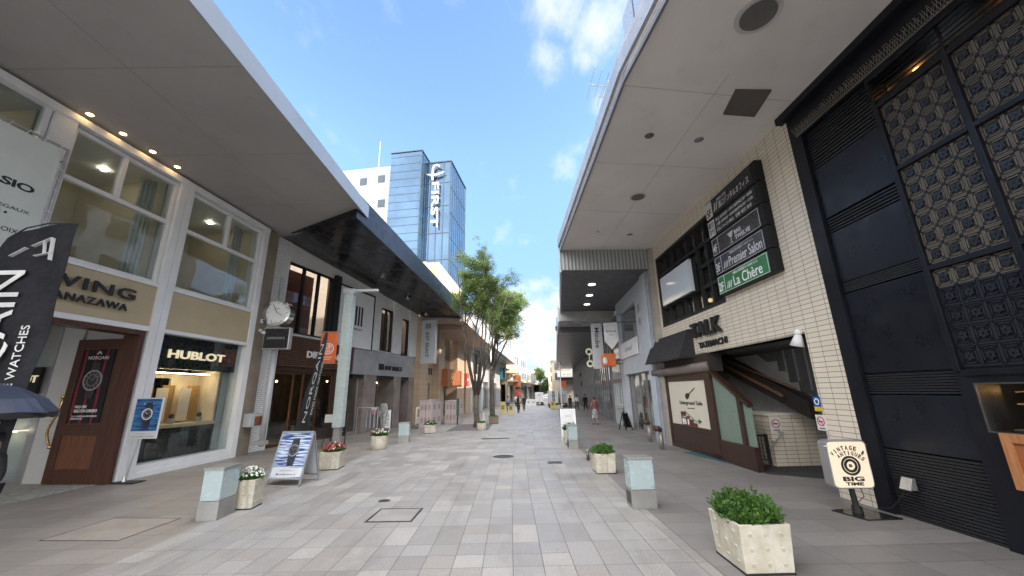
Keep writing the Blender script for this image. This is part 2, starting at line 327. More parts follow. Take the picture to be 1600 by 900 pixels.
# ================================================================== GROUND
def strip(path, uvs=True):
    """sheet made of cross-sections [(left xy), (right xy)], with along/across coordinates in metres-like units"""
    return path
def paver_mat():
    m = NT('street_pavers'); at = m.n('ShaderNodeUVMap'); sp = m.n('ShaderNodeSeparateXYZ'); m.L(at.outputs[0], sp.inputs[0])
    u, v = sp.outputs[0], sp.outputs[1]; ma = m.ma
    def wn(*a):
        x = m.n('ShaderNodeTexWhiteNoise', noise_dimensions='3D'); c = m.n('ShaderNodeCombineXYZ')
        for i, q in enumerate(a): m.inp(c.inputs[i], q)
        m.L(c.outputs[0], x.inputs[0]); return x.outputs['Value'], x.outputs['Color']
    band = ma('FLOOR', ma('DIVIDE', v, 1.2)); br, _ = wn(band, 3.7, 0.0)
    big = ma('GREATER_THAN', br, .72)                      # bands of double-width slabs
    cw = ma('ADD', .29, ma('MULTIPLY', big, .29))
    col = ma('FLOOR', ma('DIVIDE', u, cw)); fu = ma('MULTIPLY', ma('SUBTRACT', ma('DIVIDE', u, cw), col), cw)
    cr, _ = wn(col, band, 1.3)
    long_ = ma('GREATER_THAN', cr, .45)
    rl = ma('ADD', .3, ma('MULTIPLY', ma('MULTIPLY', long_, ma('SUBTRACT', 1.0, big)), .3)); rl = ma('ADD', rl, ma('MULTIPLY', big, .1))
    row = ma('FLOOR', ma('DIVIDE', v, rl)); fv = ma('MULTIPLY', ma('SUBTRACT', ma('DIVIDE', v, rl), row), rl)
    du = ma('MINIMUM', fu, ma('SUBTRACT', cw, fu)); dv = ma('MINIMUM', fv, ma('SUBTRACT', rl, fv)); dd = ma('MINIMUM', du, dv)
    joint = m.rng(dd, .0015, .006, 1, 0)
    rv, rc = wn(col, row, rl)
    ramp = m.n('ShaderNodeValToRGB'); m.L(rv, ramp.inputs[0]); e = ramp.color_ramp.elements; ramp.color_ramp.interpolation = 'CONSTANT'
    cols = [(0, (.285, .270, .262)), (.16, (.32, .305, .295)), (.34, (.36, .35, .342)), (.5, (.30, .289, .288)), (.64, (.335, .327, .325)), (.8, (.395, .382, .365)), (.92, (.315, .295, .278))]
    e[0].position, e[0].color = 0, c4(cols[0][1]); e[1].position, e[1].color = cols[1][0], c4(cols[1][1])
    for p, c in cols[2:]:
        q = e.new(p); q.color = c4(c)
    crd = m.coord(); n1 = m.noise(crd, 55, 5, .8); n2 = m.noise(crd, .7, 6); n3 = m.noise(crd, 7, 5)
    c = ramp.outputs[0]
    c = m.mix(.1, c, (.32, .30, .285))
    n4 = m.noise(m.coord(scale=(1.3, .35, 1)), 1.1, 7, .7); c = m.mix(m.rng(n4, .48, .68, 0, .5), c, (.17, .155, .14))
    c = m.mix(m.rng(n1, .4, .62, 0, .5), c, (.15, .145, .14)); c = m.mix(m.rng(n2, .45, .75, 0, .35), c, (.19, .175, .16)); c = m.mix(m.rng(n3, .55, .8, 0, .25), c, (.5, .49, .47))
    spot = m.n('ShaderNodeTexVoronoi'); m.L(crd, spot.inputs['Vector']); spot.inputs['Scale'].default_value = 2.4; spot.inputs['Randomness'].default_value = 1
    c = m.mix(m.rng(spot.outputs['Distance'], .02, .045, .6, 0), c, (.08, .075, .07))
    c = m.mix(m.ma('MULTIPLY', joint, .75), c, (.085, .078, .072)); m.L(c, m.b.inputs['Base Color'])
    m.L(m.rng(ma('ADD', ma('MULTIPLY', n2, .5), ma('MULTIPLY', rv, .5)), .3, .7, .42, .62), m.b.inputs['Roughness'])
    m.bump(ma('SUBTRACT', ma('ADD', ma('MULTIPLY', n1, .12), ma('MULTIPLY', rv, .1)), joint), .45, .004)
    return m.m
def walk_mat(name, base, tile=.6, lo=.8, hi=1.15):
    m = NT(name); at = m.n('ShaderNodeUVMap'); sp = m.n('ShaderNodeSeparateXYZ'); m.L(at.outputs[0], sp.inputs[0]); ma = m.ma
    u = ma('DIVIDE', sp.outputs[0], tile); v = ma('DIVIDE', sp.outputs[1], tile*.66)
    cu = ma('FLOOR', u); cv = ma('FLOOR', v); fu = ma('FRACT', u); fv = ma('FRACT', v)
    du = ma('MULTIPLY', ma('MINIMUM', fu, ma('SUBTRACT', 1., fu)), tile); dv = ma('MULTIPLY', ma('MINIMUM', fv, ma('SUBTRACT', 1., fv)), tile*.66)
    j = m.rng(ma('MINIMUM', du, dv), .0015, .006, 1, 0)
    w = m.n('ShaderNodeTexWhiteNoise', noise_dimensions='3D'); c = m.n('ShaderNodeCombineXYZ'); m.L(cu, c.inputs[0]); m.L(cv, c.inputs[1]); m.L(c.outputs[0], w.inputs[0])
    crd = m.coord(); n1 = m.noise(crd, 55, 5, .8); n2 = m.noise(crd, .55, 6); n3 = m.noise(crd, 3.5, 6)
    col = m.mix(w.outputs['Value'], mul(base, lo-.08), mul(base, hi+.1))
    col = m.mix(m.rng(n1, .35, .65, 0, .4), col, mul(base, .55)); col = m.mix(m.rng(n2, .4, .7, 0, .5), col, mul(base, .7)); col = m.mix(m.rng(n3, .55, .8, 0, .3), col, mul(base, 1.6))
    sp2 = m.n('ShaderNodeTexVoronoi'); m.L(crd, sp2.inputs['Vector']); sp2.inputs['Scale'].default_value = 1.7
    col = m.mix(m.rng(sp2.outputs['Distance'], .015, .03, .5, 0), col, mul(base, .35))
    col = m.mix(ma('MULTIPLY', j, .8), col, mul(base, .25)); m.L(col, m.b.inputs['Base Color'])
    m.L(m.rng(n2, .3, .7, .42, .6), m.b.inputs['Roughness']); m.bump(ma('SUBTRACT', ma('MULTIPLY', n1, .25), j), .35, .003)
    return m.m
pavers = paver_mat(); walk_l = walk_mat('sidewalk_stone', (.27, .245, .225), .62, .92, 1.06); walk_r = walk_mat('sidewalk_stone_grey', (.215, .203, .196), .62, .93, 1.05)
asphalt = mat('asphalt', (.06, .06, .062), .8, bump=.3)
struct('ground', B().add([(-600, -300, -.03), (600, -300, -.03), (600, 900, -.03), (-600, 900, -.03)], [(0, 1, 2, 3)]), asphalt)
def sheet(name, secs, m, z=0., kindname='structure', uoff=0):
    b = B(); me_uv = []
    v = 0
    for i, (l, r) in enumerate(secs): b.v += [(l[0], l[1], z), (r[0], r[1], z)]
    for i in range(len(secs)-1): b.f.append((2*i, 2*i+1, 2*i+3, 2*i+2))
    o = b.make(name, m); o['kind'] = kindname
    uv = o.data.uv_layers.new(name='UVMap')
    acc = [0]
    for i in range(1, len(secs)):
        a = (Vector(secs[i-1][0])+Vector(secs[i-1][1]))/2; c = (Vector(secs[i][0])+Vector(secs[i][1]))/2; acc.append(acc[-1]+(c-a).length)
    for p in o.data.polygons:
        for li in p.loop_indices:
            vi = o.data.loops[li].vertex_index; i, side = divmod(vi, 2)
            w = (Vector(secs[i][1])-Vector(secs[i][0])).length
            uv.data[li].uv = ((secs[i][0][0] if i == 0 else secs[0][0][0]) + side*w+uoff, acc[i]+secs[0][0][1])
    return o
# left kerb line, right kerb line (stone street between); the street bends gently to the right
KL = [(-4.1, -14), (-4.1, 0), (-4.1, 7), (-4.0, 12), (-3.75, 17), (-3.1, 24), (-2.2, 32), (-1.1, 42), (.6, 56), (3.2, 76), (8, 110)]
KR = [(1.85, -14), (1.85, 0), (1.85, 7), (1.95, 12), (2.2, 17), (2.9, 24), (3.8, 32), (4.9, 42), (6.6, 56), (9.2, 76), (14, 110)]
sheet('street_paving', list(zip(KL, KR)), pavers, 0.0)
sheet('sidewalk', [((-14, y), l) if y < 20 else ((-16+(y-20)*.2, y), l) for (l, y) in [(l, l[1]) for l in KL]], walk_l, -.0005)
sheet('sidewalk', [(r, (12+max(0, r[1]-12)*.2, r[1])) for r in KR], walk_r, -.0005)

# ================================================================== LEFT: WATCH SHOP BUILDING
F = L1
bld = onf(F, 'shop_building', 'white-framed watch shop building with tan sign bands and a wide grey canopy', 'building', 0, 0, 0)
tan = mat('tan_sign_band', (.46, .375, .24), .45, var=.04)
framewhite = mat('window_frame_white', (.74, .75, .76), .38, var=.04)
stone = mat('brown_stone', (.24, .195, .15), .5, var=.2, scale=1.5, bump=.1)
brownwood = woodmat('red_brown_wood', (.045, .016, .010), (.10, .038, .022), .35); panelwood = woodmat('door_panel_wood', (.10, .035, .018), (.19, .07, .035), .4)
room = mat('beige_room', (.62, .56, .44), .8, var=.06)
def soffitmat(name, col):
    m = NT(name); v = m.coord(); n1 = m.noise(v, .5, 5); n2 = m.noise(v, 2.4, 7, .7); n3 = m.noise(m.coord(scale=(.4, 3, 1)), 1.6, 6, .7)
    c = m.mix(m.rng(n1, .3, .7, 0, 1), mul(col, .93), mul(col, 1.06)); c = m.mix(m.rng(n2, .52, .74, 0, .3), c, mul(col, .7)); c = m.mix(m.rng(n3, .6, .75, 0, .18), c, (col[0]*.75, col[1]*.66, col[2]*.55))
    m.L(c, m.b.inputs['Base Color']); m.b.inputs['Roughness'].default_value = .6; m.bump(n2, .06, .01); return m.m
ceil_grey = soffitmat('canopy_soffit_grey', (.34, .33, .325))
fascia = mat('canopy_fascia_metal', (.33, .355, .38), .38, .2, var=.05, scale=1)
b = B()
b.wall(-14, 3.6, 0, 6.85, [(-2.18, 0, 4.1, 6.62), (.37, 2.87, 4.1, 6.62), (-3.3, -2.5, 4.1, 6.9), (-2.2, -.04, 0, 3.02), (.37, 2.87, .25, 3.05), (-14, -3.4, .3, 3.0), (-14, -3.4, 4.1, 6.8)], .1, .32)
b.box(-14, 3.6, .1, 6, 6.85, 9.0)
b.box(3.1, 3.6, .1, 5, 0, 6.85)
b.box(-14, 3.1, 5.8, 6, 0, 6.85); b.box(-14, 3.1, .32, 5.8, 3.35, 3.9); b.box(-14, 3.1, .32, 5.8, 6.7, 6.85)
b.make('wall', framewhite, bld)
B().box(-2.5, -2.18, -.06, .1, 0, 6.72).box(-.0, .17, -.06, .1, 0, 6.72).box(.18, .35, -.06, .1, 0, 6.72).box(2.89, 3.1, -.06, .1, 0, 6.72).box(-14, 3.1, -.08, .1, 6.66, 6.80).make('pilaster', framewhite, bld, bevel=.006)
B().box(3.105, 3.61, -.02, .1, 0, 6.8).make('stone_pier', stone, bld)
for a, c in ((-2.178, -.002), (.352, 2.888)): B().box(a, c, -.02, .098, 3.14, 4.02).make('sign_band', tan, bld)
for q in ((-2.178, -.002, -.05, .09, 3.03, 3.135), (-2.178, -.002, -.05, .09, 4.025, 4.1), (.352, 2.888, -.05, .09, 3.05, 3.135), (.352, 2.888, -.05, .09, 4.025, 4.1), (.352, 2.888, -.05, .09, 0, .12), (.352, 2.888, -.03, .09, .12, .25)): B().box(*q).make('trim_rail', framewhite, bld, bevel=.005)
def windowf(x0, x1, z0, z1, xm, zt, parent, y=.02, fr=framewhite, gl=glass, w=.07, extra=()):
    b = B(); b.wall(x0, x1, z0, z1, [(x0+w, x1-w, z0+w, zt-w*.6 if zt else z1-w)] + ([(x0+w, xm-w*.6, zt+w*.6, z1-w), (xm+w*.6, x1-w, zt+w*.6, z1-w)] if zt else []), y, y+.12)
    f = b.make('window', fr, parent, bevel=.004)
    B().box(x0+w*.5, x1-w*.5, y+.06, y+.068, z0+w*.5, z1-w*.5).make('pane', gl, f)
    return f
windowf(-2.17, -.01, 4.1, 6.62, -1.2, 5.6, bld); windowf(.37, 2.87, 4.1, 6.62, 1.62, 5.6, bld); windowf(-3.6, -2.52, 4.1, 6.86, None, None, bld); windowf(-8, -3.7, 4.1, 6.8, -5.8, 5.6, bld)
# rooms behind the panes
for a, c, z0, z1 in ((-2.5, -.02, 3.9, 6.7), (.02, 3.08, 3.9, 6.7), (-8, -2.52, 3.9, 6.7)):
    B().wall(a, c, z0, z1, [], 2.6, 2.7).box(a, a+.02, .33, 2.6, z0, z1).box(c-.02, c, .33, 2.6, z0, z1).box(a, c, .33, 2.6, z0, z0+.02).make('room', room, bld)
curt = mat('pale_curtain', (.6, .6, .55), .8)
for x in (-.42, 2.35):
    b = B()
    for k in range(7): b.frus((x+k*.05, .5+.03*(k % 2), 4.15), (x+k*.05, .5+.03*(k % 2), 6.6), .03, .03, 8)
    b.make('curtain', curt, bld, smooth=True)
for x in (-1.9, -.7, 1.0, 2.2, -3.2): B().frus((x, 1.2, 6.66), (x, 1.2, 6.69), .06, .06, 16).make('room_downlight', mat('room_downlight', (1, .9, .7), .5, emit=(1, .86, .62), es=11), bld)
# notch entrance: side wall carries jamb, open door leaf, white panel, show window (all face the camera side)
notch = mat('entrance_white', (.55, .55, .54), .5, var=.04)
b = B(); b.box(-.045, .0, .32, 5.8, 0, 3.35).box(.0, .02, .32, 2.0, 0, 3.35); b.box(-3.4, -.045, .32, 5.8, 3.18, 3.35); b.box(-3.4, -.0, 4.2, 4.4, 0, 3.18)
b.box(-.10, -.05, 1.35, 1.85, 0, 3.17); b.make('entrance_wall', notch, bld)
B().box(-2.2, -.05, -.04, .3, 2.93, 3.025).box(-.16, -.05, -.04, .34, 0, 2.93).make('door_frame', brownwood, bld, bevel=.005)
B().box(-.12, -.06, 1.85, 2.0, 0, 3.17).box(-.12, -.06, 2.0, 4.1, 2.7, 3.17).box(-.12, -.06, 2.0, 4.1, 0, .12).box(-.12, -.06, 2.9, 3.0, .12, 2.7).make('show_window_frame', steel, bld)
B().box(-.085, -.08, 2.0, 4.1, .12, 2.7).make('show_window_pane', glass, bld)
B().box(-.05, .9, 2.0, 4.1, 0, .1).box(.9, .95, 2.0, 4.1, 0, 3.0).make('showcase_back', mat('warm_showcase', (.12, .09, .06), .6), bld)
B().box(-.2, -.13, 2.0, 2.9, 1.75, 2.3).make('showcase_band', blackmat, bld)
def side(b, s, y0, y1, z0, z1, x, t=.01, **kw):   # lettering on a face that looks toward -x (facing the camera side); reads from large y to small y
    bb = B(); letters(bb, s, 0, 1, 0, 1, 0, 1, **kw)
    out = [(x + v[1]*t, y1 + (y0-y1)*v[0], z0+(z1-z0)*v[2]) for v in bb.v]
    b.add(out, bb.f); return b
side(B(), 'HUBLOT', 2.02, 2.9, 1.98, 2.13, -.2, .02, bold=.02).make('lettering', lettergold, bld)
B().box(-.3, -.15, 2.2, 2.45, 1.0, 1.02).make('shelf', lamp_soft, bld)
# open door leaf with its poster and curved brass handle
dl = B().wall(0, 1.12, .02, 2.86, [(.17, .95, .28, .92), (.17, .95, 1.13, 2.66)], 0, .06)
M_ = Matrix.Translation((-.17, 1.34, 0)) @ Matrix.Rotation(math.radians(-90), 4, 'Z')
leaf = B(); leaf.add(dl.v, dl.f, M_); leaf = leaf.make('door_leaf', brownwood, bld, bevel=.004)
pb = B().box(.17, .95, .02, .05, .28, .92).box(.17, .95, .025, .05, 1.13, 2.66)
q = B(); q.add(pb.v, pb.f, M_); q.make('door_panel', panelwood, leaf)
pb = B().box(.2, .92, .005, .022, 1.15, 2.64); q = B(); q.add(pb.v, pb.f, M_)
def postermat():
    m = NT('dark_red_lit_poster'); v = m.coord(); n = m.noise(v, 6, 3); sp = m.n('ShaderNodeSeparateXYZ'); m.L(v, sp.inputs[0])
    wv = m.n('ShaderNodeTexWave'); m.L(v, wv.inputs['Vector']); wv.inputs['Scale'].default_value = 1.3; wv.inputs['Distortion'].default_value = 1; wv.bands_direction = 'Y'
    m.L(m.mix(m.rng(wv.outputs['Fac'], .86, 1, 0, .8), (.008, .006, .008), (.35, .02, .06)), m.b.inputs['Base Color']); m.b.inputs['Roughness'].default_value = .25; return m.m
pst = q.make('poster', postermat(), leaf)
pb = B(); letters(pb, 'NORQAIN', .33, .79, 2.42, 2.5, .002, .004); letters(pb, '^', .5, .62, 2.54, 2.6, .002, .004)
letters(pb, 'WILD ONE\nSKELETON CHRONO', .3, .82, 1.36, 1.5, .002, .004, bold=.02); letters(pb, 'THE ULTIMATE HIGH PERFORMANCE\nSPORTS WATCH', .28, .84, 1.22, 1.3, .002, .004)
q = B(); q.add(pb.v, pb.f, M_); q.make('poster_lettering', whiteink, leaf)
pb = B(); disc(pb, .56, 2.0, .2, -.012, .002); pb.xz([(.46, 2.15), (.66, 2.15), (.64, 2.36), (.48, 2.36)], -.01, .002); pb.xz([(.48, 1.64), (.64, 1.64), (.66, 1.85), (.46, 1.85)], -.01, .002)
q = B(); q.add(pb.v, pb.f, M_); q.make('poster_watch', mat('watch_dark', (.07, .06, .065), .3, .5, var=.5, scale=25), leaf)
pb = B(); ring(pb, .56, 2.0, .185, .21, -.016, 0); ring(pb, .56, 2.0, .11, .118, -.016, 0); pb.bar((.56, -.016, 2.0), (.62, -.016, 2.09), .012, .006); pb.bar((.56, -.016, 2.0), (.48, -.016, 2.05), .012, .006)
for k in range(12):
    a = k*math.pi/6; pb.bar((.56+.14*math.cos(a), -.016, 2+.14*math.sin(a)), (.56+.17*math.cos(a), -.016, 2+.17*math.sin(a)), .012, .006)
q = B(); q.add(pb.v, pb.f, M_); q.make('poster_dial', steel, leaf)
pts = [(-.25-.07*math.sin(t*math.pi), 1.26+.06*math.sin(t*2*math.pi), .72+.95*t) for t in [i/14 for i in range(15)]]
B().tube(pts, .022, 8).ball((-.24, 1.26, 1.68), .04).ball((-.24, 1.26, .71), .04).make('handle', brass, leaf, smooth=True)
# lettering on the bands and the display glass
b = B(); letters(b, 'THE WING', -3.3, -.47, 3.60, 3.83, -.06, .03, bold=.012, spacing=1.1)
letters(b, 'KANAZAWA', -1.98, -.57, 3.36, 3.50, -.06, .03, bold=.015, spacing=1.15)
b.make('lettering', ink, bld)
# display window
B().box(.37, 2.87, .08, .088, .25, 3.05).make('display_pane', glass, bld)
cabin = mat('showcase_dark', (.02, .02, .022), .3)
b = B().box(.37, 2.87, .20, .24, 2.28, 3.05).box(.37, 2.87, 1.2, 1.25, .02, 1.0).box(.37, 2.87, .24, 1.6, 3.0, 3.05).box(.36, .4, .24, 1.6, 0, 3.05).box(.37, 2.87, 1.5, 1.55, 0, 3.0); b.make('showcase_surround', cabin, bld)
B().wall(.42, 2.5, 1.02, 2.2, [(.42, 1.0, 1.6, 2.1), (1.2, 1.7, 1.6, 2.1)], .9, .95).box(2.5, 2.55, .3, .95, 1.0, 2.3).make('showcase_lining', mat('cream_lining', (.5, .43, .33), .6), bld)
B().box(.4, 2.52, .22, .95, .93, 1.01).make('display_shelf', mat('pale_wood_shelf', (.5, .38, .24), .5), bld)
B().box(2.6, 2.84, .3, .34, .27, 3.0).make('side_blind', mat('grey_blind', (.3, .31, .31), .7), bld)
b = B()
for x0 in (.78, 1.35, 2.05):
    for k in range(6): b.box(x0+k*.055, x0+k*.055+.035, .7, .74, 1.05, 1.92)
b.make('gilded_slats', mat('gilt_slats', (.5, .3, .1), .35, .4), bld)
b = B()
for x0 in (.5, 1.12, 1.75): b.box(x0, x0+.3, .62, .64, 1.05, 1.85)
b.make('display_card', mat('cream_card', (.6, .52, .42), .6), bld)
b = B(); letters(b, 'HUBLOT', .66, 2.3, 2.52, 2.72, .075, .02, bold=.03); b.make('window_lettering', lettergold, bld)
B().box(.6, 2.4, .5, .56, 2.2, 2.215).make('showcase_lamp', mat('showcase_lamp', (1, .8, .55), .5, emit=(1, .72, .42), es=14), bld)
B().box(.4, 2.5, .3, .36, .2, .8).make('lower_panel', mat('dark_lower_panel', (.025, .024, .024), .3), bld)
# watches on stands in the display
for i, (x, lb) in enumerate(((.62, 'small watch stand at the left end of the lit display shelf'), (1.42, 'small watch stand in the middle of the lit display shelf'), (2.2, 'small watch stand at the right end of the lit display shelf'))):
    t = onf(F, 'watch_stand', lb, 'watch stand', x, .42, 1.012, 'watch stands on the display shelf')
    B().box(-.06, .06, -.05, .05, 0, .12).make('stand', steel, t, bevel=.004)
    b = B(); ring(b, 0, .17, .035, .055, -.02, .02, 16); b.make('strap', ink, t); b = B(); disc(b, 0, .17, .04, -.035, -.02, 16); b.make('dial', chrome, t)
# canopy over the sidewalk
cp = B().prism([(-4.31, -12), (-4.31, 10.87), (-7.72, 12.22), (-8.05, 12.3), (-9.6, -12)], 6.87, 7.2)
inv = Matrix.Rotation(-F.rz, 4, 'Z') @ Matrix.Translation((-F.a.x, -F.a.y, 0))
q = B(); q.add(cp.v, cp.f, inv); can = q.make('canopy', ceil_grey, bld)
e = B(); e.add(*(lambda z: (z.v, z.f))(B().prism([(-4.31, -12), (-4.27, -12), (-4.27, 10.89), (-7.7, 12.25), (-7.72, 12.22), (-4.31, 10.87)], 6.83, 7.24)), inv)
e.make('fascia', fascia, can)
b = B()
for y in (-2, .4, 2.8, 5.2, 7.6, 10): b.bar((-4.35, y, 6.869), (-8.2, y, 6.869), .01, .004)
b.bar((-6.2, -6, 6.869), (-6.2, 11.5, 6.869), .01, .004)
q = B(); q.add(b.v, b.f, inv); q.make('panel_joint', mat('left_soffit_joint', (.25, .24, .24), .7), can)
for (x, y) in ((-7.93, 6.27), (-7.85, 6.84), (-7.79, 7.45), (-7.75, 8.05)):
    q = B().frus((x, y, 6.862), (x, y, 6.87), .05, .05, 16); r_ = B(); r_.add(q.v, q.f, inv); r_.make('downlight', lamp_warm, can)
    q = B().frus((x, y, 6.865), (x, y, 6.871), .07, .07, 20); r_ = B(); r_.add(q.v, q.f, inv); r_.make('downlight_rim', framewhite, can)
# doormat in the notch
t = onf(F, 'door_mat', 'flat striped stone-coloured entrance mat at the wooden watch shop door', 'mat', -1.2, .5, 0)
B().box(-.95, 1.1, -.35, 1.4, .001, .012).make('mat', mat('pale_mat', (.3, .3, .28), .8, var=.3, scale=12), t)
# security camera and call box on the brown pier
t = onf(F, 'security_camera', 'small white security camera on the brown stone pier beside the clock', 'camera', 3.35, -.02, 3.55)
B().box(-.05, .05, -.06, 0, -.03, .05).make('mount', framewhite, t); B().frus((0, -.06, -.04), (0.02, -.2, -.08), .05, .055, 12).make('body', framewhite, t, smooth=True); B().ball((.02, -.2, -.08), .04).make('lens', ink, t)
t = onf(F, 'alarm_light', 'small blue-fronted alarm lamp above the security camera on the brown pier', 'alarm', 3.35, -.02, 3.85)
B().box(-.05, .05, -.05, 0, -.06, .06).make('box', framewhite, t, bevel=.01); B().ball((.02, -.06, .01), .032).make('lamp', mat('blue_lamp', (.03, .06, .3), .3), t)
t = onf(F, 'meter_box', 'grey and rust-brown utility box low on the brown pier', 'utility box', 3.45, -.02, .95)
B().box(-.22, .2, -.22, 0, -.18, .18).make('case', lightgrey, t, bevel=.006); B().box(-.05, .3, -.26, -.225, -.15, .1).make('rust_panel', mat('rust', (.2, .07, .035), .7), t)
# hanging banner
t = onf(F, 'brand_banner', 'white laced banner of watch brand names on a steel frame at the left edge', 'banner', -2.35, -.3, 0)
bm = mat('banner_vinyl', (.62, .66, .63), .5, var=.03)
B().box(-2.4, -.08, -.01, .01, 3.0, 5.86).make('sheet', bm, t)
b = B().tube([(-2.6, 0.02, 5.93), (0, .02, 5.93)], .022).tube([(0, .02, 5.93), (0, .02, 3.0)], .022)
for z in (3.4, 5.7): b.tube([(0, .02, z), (0, .3, z)], .015)
b.make('frame', steel, t)
b = B()
for k in range(14): z = 3.15+k*.2; b.bar((-.1, -.015, z), (.02, -.01, z-.05), .008)
for k in range(11): x = -.15-k*.22; b.bar((x, -.015, 5.84), (x+.05, -.01, 5.95), .008)
b.make('lacing', whiteink, t)
b = B(); letters(b, 'CASIO', -1.05, -.27, 4.90, 5.03, -.01, .004, bold=.03, spacing=.95); letters(b, 'GIRARD-PERREGAUX', -1.35, -.24, 4.545, 4.60, -.01, .004); letters(b, 'MAURICE LACROIX', -1.3, -.3, 4.18, 4.25, -.01, .004)
for k in range(4): disc(b, -.75+k*.08, 4.47, .02, -.014, -.01, 10)
b.make('lettering', ink, t)
# ================================================================== LEFT: MENSWEAR BUILDING
F = L2
def tolocal(F): return Matrix.Rotation(-F.rz, 4, 'Z') @ Matrix.Translation((-F.a.x, -F.a.y, 0))
def inL(F, b): q = B(); q.add(b.v, b.f, tolocal(F)); return q
wbrick = brickmat('white_brick', (.76, .76, .74), (.28, .28, .28), .21, .062, .006, .5, .5, .06)
greytile = mat('off_white_panel', (.62, .62, .60), .5, var=.05)
navy = mat('black_blue_metal', (.012, .014, .020), .24, .1, var=.05, scale=.5)
slatwood = mat('brown_slats', (.12, .055, .032), .5, var=.2, scale=6)
darkwood = woodmat('dark_brown_boards', (.035, .018, .012), (.07, .035, .022), .4)
bronze = mat('bronze_frame', (.10, .05, .03), .4, .3)
metalband = mat('dull_metal_band', (.36, .365, .375), .36, .3, var=.15, scale=1.2, streak=.1)
greystone = mat('grey_brown_column', (.21, .18, .165), .4, var=.25, scale=1.5)
bld = onf(F, 'shop_building', 'menswear shop building with white brick edge, dark upper windows and a wide black canopy', 'building', 0, 0, 0)
b = B(); b.box(-.6, .72, 0, 5, 0, 8); b.make('brick_wall', wbrick, bld)
b = B(); b.wall(.72, 10.3, 3.56, 8, [(.72, 3.0, 3.72, 6.2), (6.5, 7.52, 3.62, 5.7), (8.44, 9.16, 3.56, 5.5)], .05, .3); b.box(.72, 10.3, 4.6, 5, 0, 8); b.box(10.0, 10.3, .3, 5, 0, 8); b.make('wall', greytile, bld)
for x in (5.78, 7.56, 9.2): B().box(x, x+.62 if x < 6 else x+.8, -.05, .05, 3.57, 6.6).make('pilaster', greytile, bld, bevel=.006)
glass_dim = glassmat('bronze_tinted_glass', (.6, .55, .5), .45, .01, .03)
def dwin(x0, x1, z0, z1, n, y=.02, gl=glass_dim, fr=blackmat):
    w = .05; b = B(); hs = [(x0+w+(x1-x0-w)/n*i, x0+(x1-x0-w)/n*(i+1), z0+w, z1-w) for i in range(n)]
    b.wall(x0, x1, z0, z1, hs, y, y+.14); f = b.make('window', fr, bld); B().box(x0+.01, x1-.01, y+.09, y+.1, z0+.01, z1-.01).make('pane', gl, f)
    return f
dwin(.72, 3.0, 3.72, 6.2, 3); dwin(6.5, 7.52, 3.62, 5.7, 2); dwin(8.44, 9.16, 3.58, 5.5, 1)
redroom = mat('red_brown_room', (.14, .05, .03), .7)
B().box(.73, 3.0, 1.0, 1.05, 3.6, 6.3).make('room', redroom, bld); B().box(6.4, 9.3, 1.0, 1.05, 3.5, 5.8).make('room', mat('dim_room', (.09, .08, .075), .7), bld)
B().box(.73, 9.3, .3, 2.4, 3.58, 3.7).make('upper_floor', dark, bld)
# slatted wood band with lettering
B().box(.76, 4.62, .04, .1, 2.58, 3.64).make('band_backing', mat('slat_backing', (.05, .028, .02), .7), bld)
b = B()
for k in range(15): b.box(.76, 4.62, -.02, .04, 2.6+k*.07, 2.638+k*.07)
b.box(2.0, 2.02, -.01, .041, 2.58, 3.64); b.make('slat_band', slatwood, bld)
b = B(); letters(b, 'DIFFERENCE', 1.95, 4.1, 2.93, 3.17, -.03, .03, bold=.02); b.make('lettering', whiteink, bld)
# white poster panel with black stripes
B().box(3.04, 3.34, -.1, .05, 3.66, 6.35).box(3.34, 5.76, -.1, .05, 6.02, 6.08).box(5.70, 5.76, -.1, .05, 3.56, 6.02).make('poster_frame', blackmat, bld)
pp = B().box(3.35, 5.69, -.08, .05, 3.56, 6.01).make('poster_panel', mat('poster_white', (.68, .69, .70), .45, var=.03), bld)
b = B()
for k in range(5): b.box(4.0+k*.2, 4.1+k*.2, -.095, -.08, 4.5, 5.35)
letters(b, 'SUIT SELECT', 3.95, 4.95, 4.3, 4.38, -.08, .01); b.make('poster_lettering', ink, pp)
# metal band
B().prism([(4.62, -.02), (10.05, -.02), (10.05, .3), (4.62, .3)], 2.45, 3.54).make('metal_band', metalband, bld, bevel=.004)
b = B()
for k in range(4): b.box(6.5+k*.11, 6.56+k*.11, -.06, -.02, 2.72, 3.0)
letters(b, 'SUIT SELECT', 7.0, 8.6, 2.73, 2.93, -.02, .04, bold=.03); b.make('lettering', ink, bld)
# storefront
def storefront(x0, x1, z1, mull, parent, y=.25, fr=bronze, w=.05):
    b = B(); b.wall(x0, x1, 0.0, z1, [(a+w/2, c-w/2, .1, z1-.08) for a, c in zip([x0]+mull, mull+[x1])], y, y+.07)
    f = b.make('storefront_frame', fr, parent); B().box(x0+.02, x1-.02, y+.03, y+.038, .06, z1-.05).make('pane', glass, f); return f
storefront(.76, 3.7, 2.45, [1.75, 2.2, 2.95], bld, .2)
B().box(.72, 4.75, .1, .25, 2.45, 2.6).make('door_lintel', darkwood, bld)
b = B().box(3.7, 4.75, .2, .3, 0, 2.45)
for k in range(6): b.box(3.74+k*.17, 3.87+k*.17, .18, .2, 0, 2.44)
b.make('board_wall', darkwood, bld)
storefront(4.75, 5.5, 2.45, [], bld, .3, steel); storefront(6.42, 8.0, 2.45, [6.8, 7.55], bld, .9, steel); storefront(8.6, 9.46, 2.45, [], bld, .6, blackmat)
B().box(4.75, 10.0, .05, .3, 2.3, 2.45).make('soffit_strip', blackmat, bld)
for x0, x1 in ((5.5, 6.42), (7.98, 8.6), (9.46, 10.07)): B().box(x0, x1, 0, .9, 0, 2.45).make('column', greystone, bld, bevel=.01)
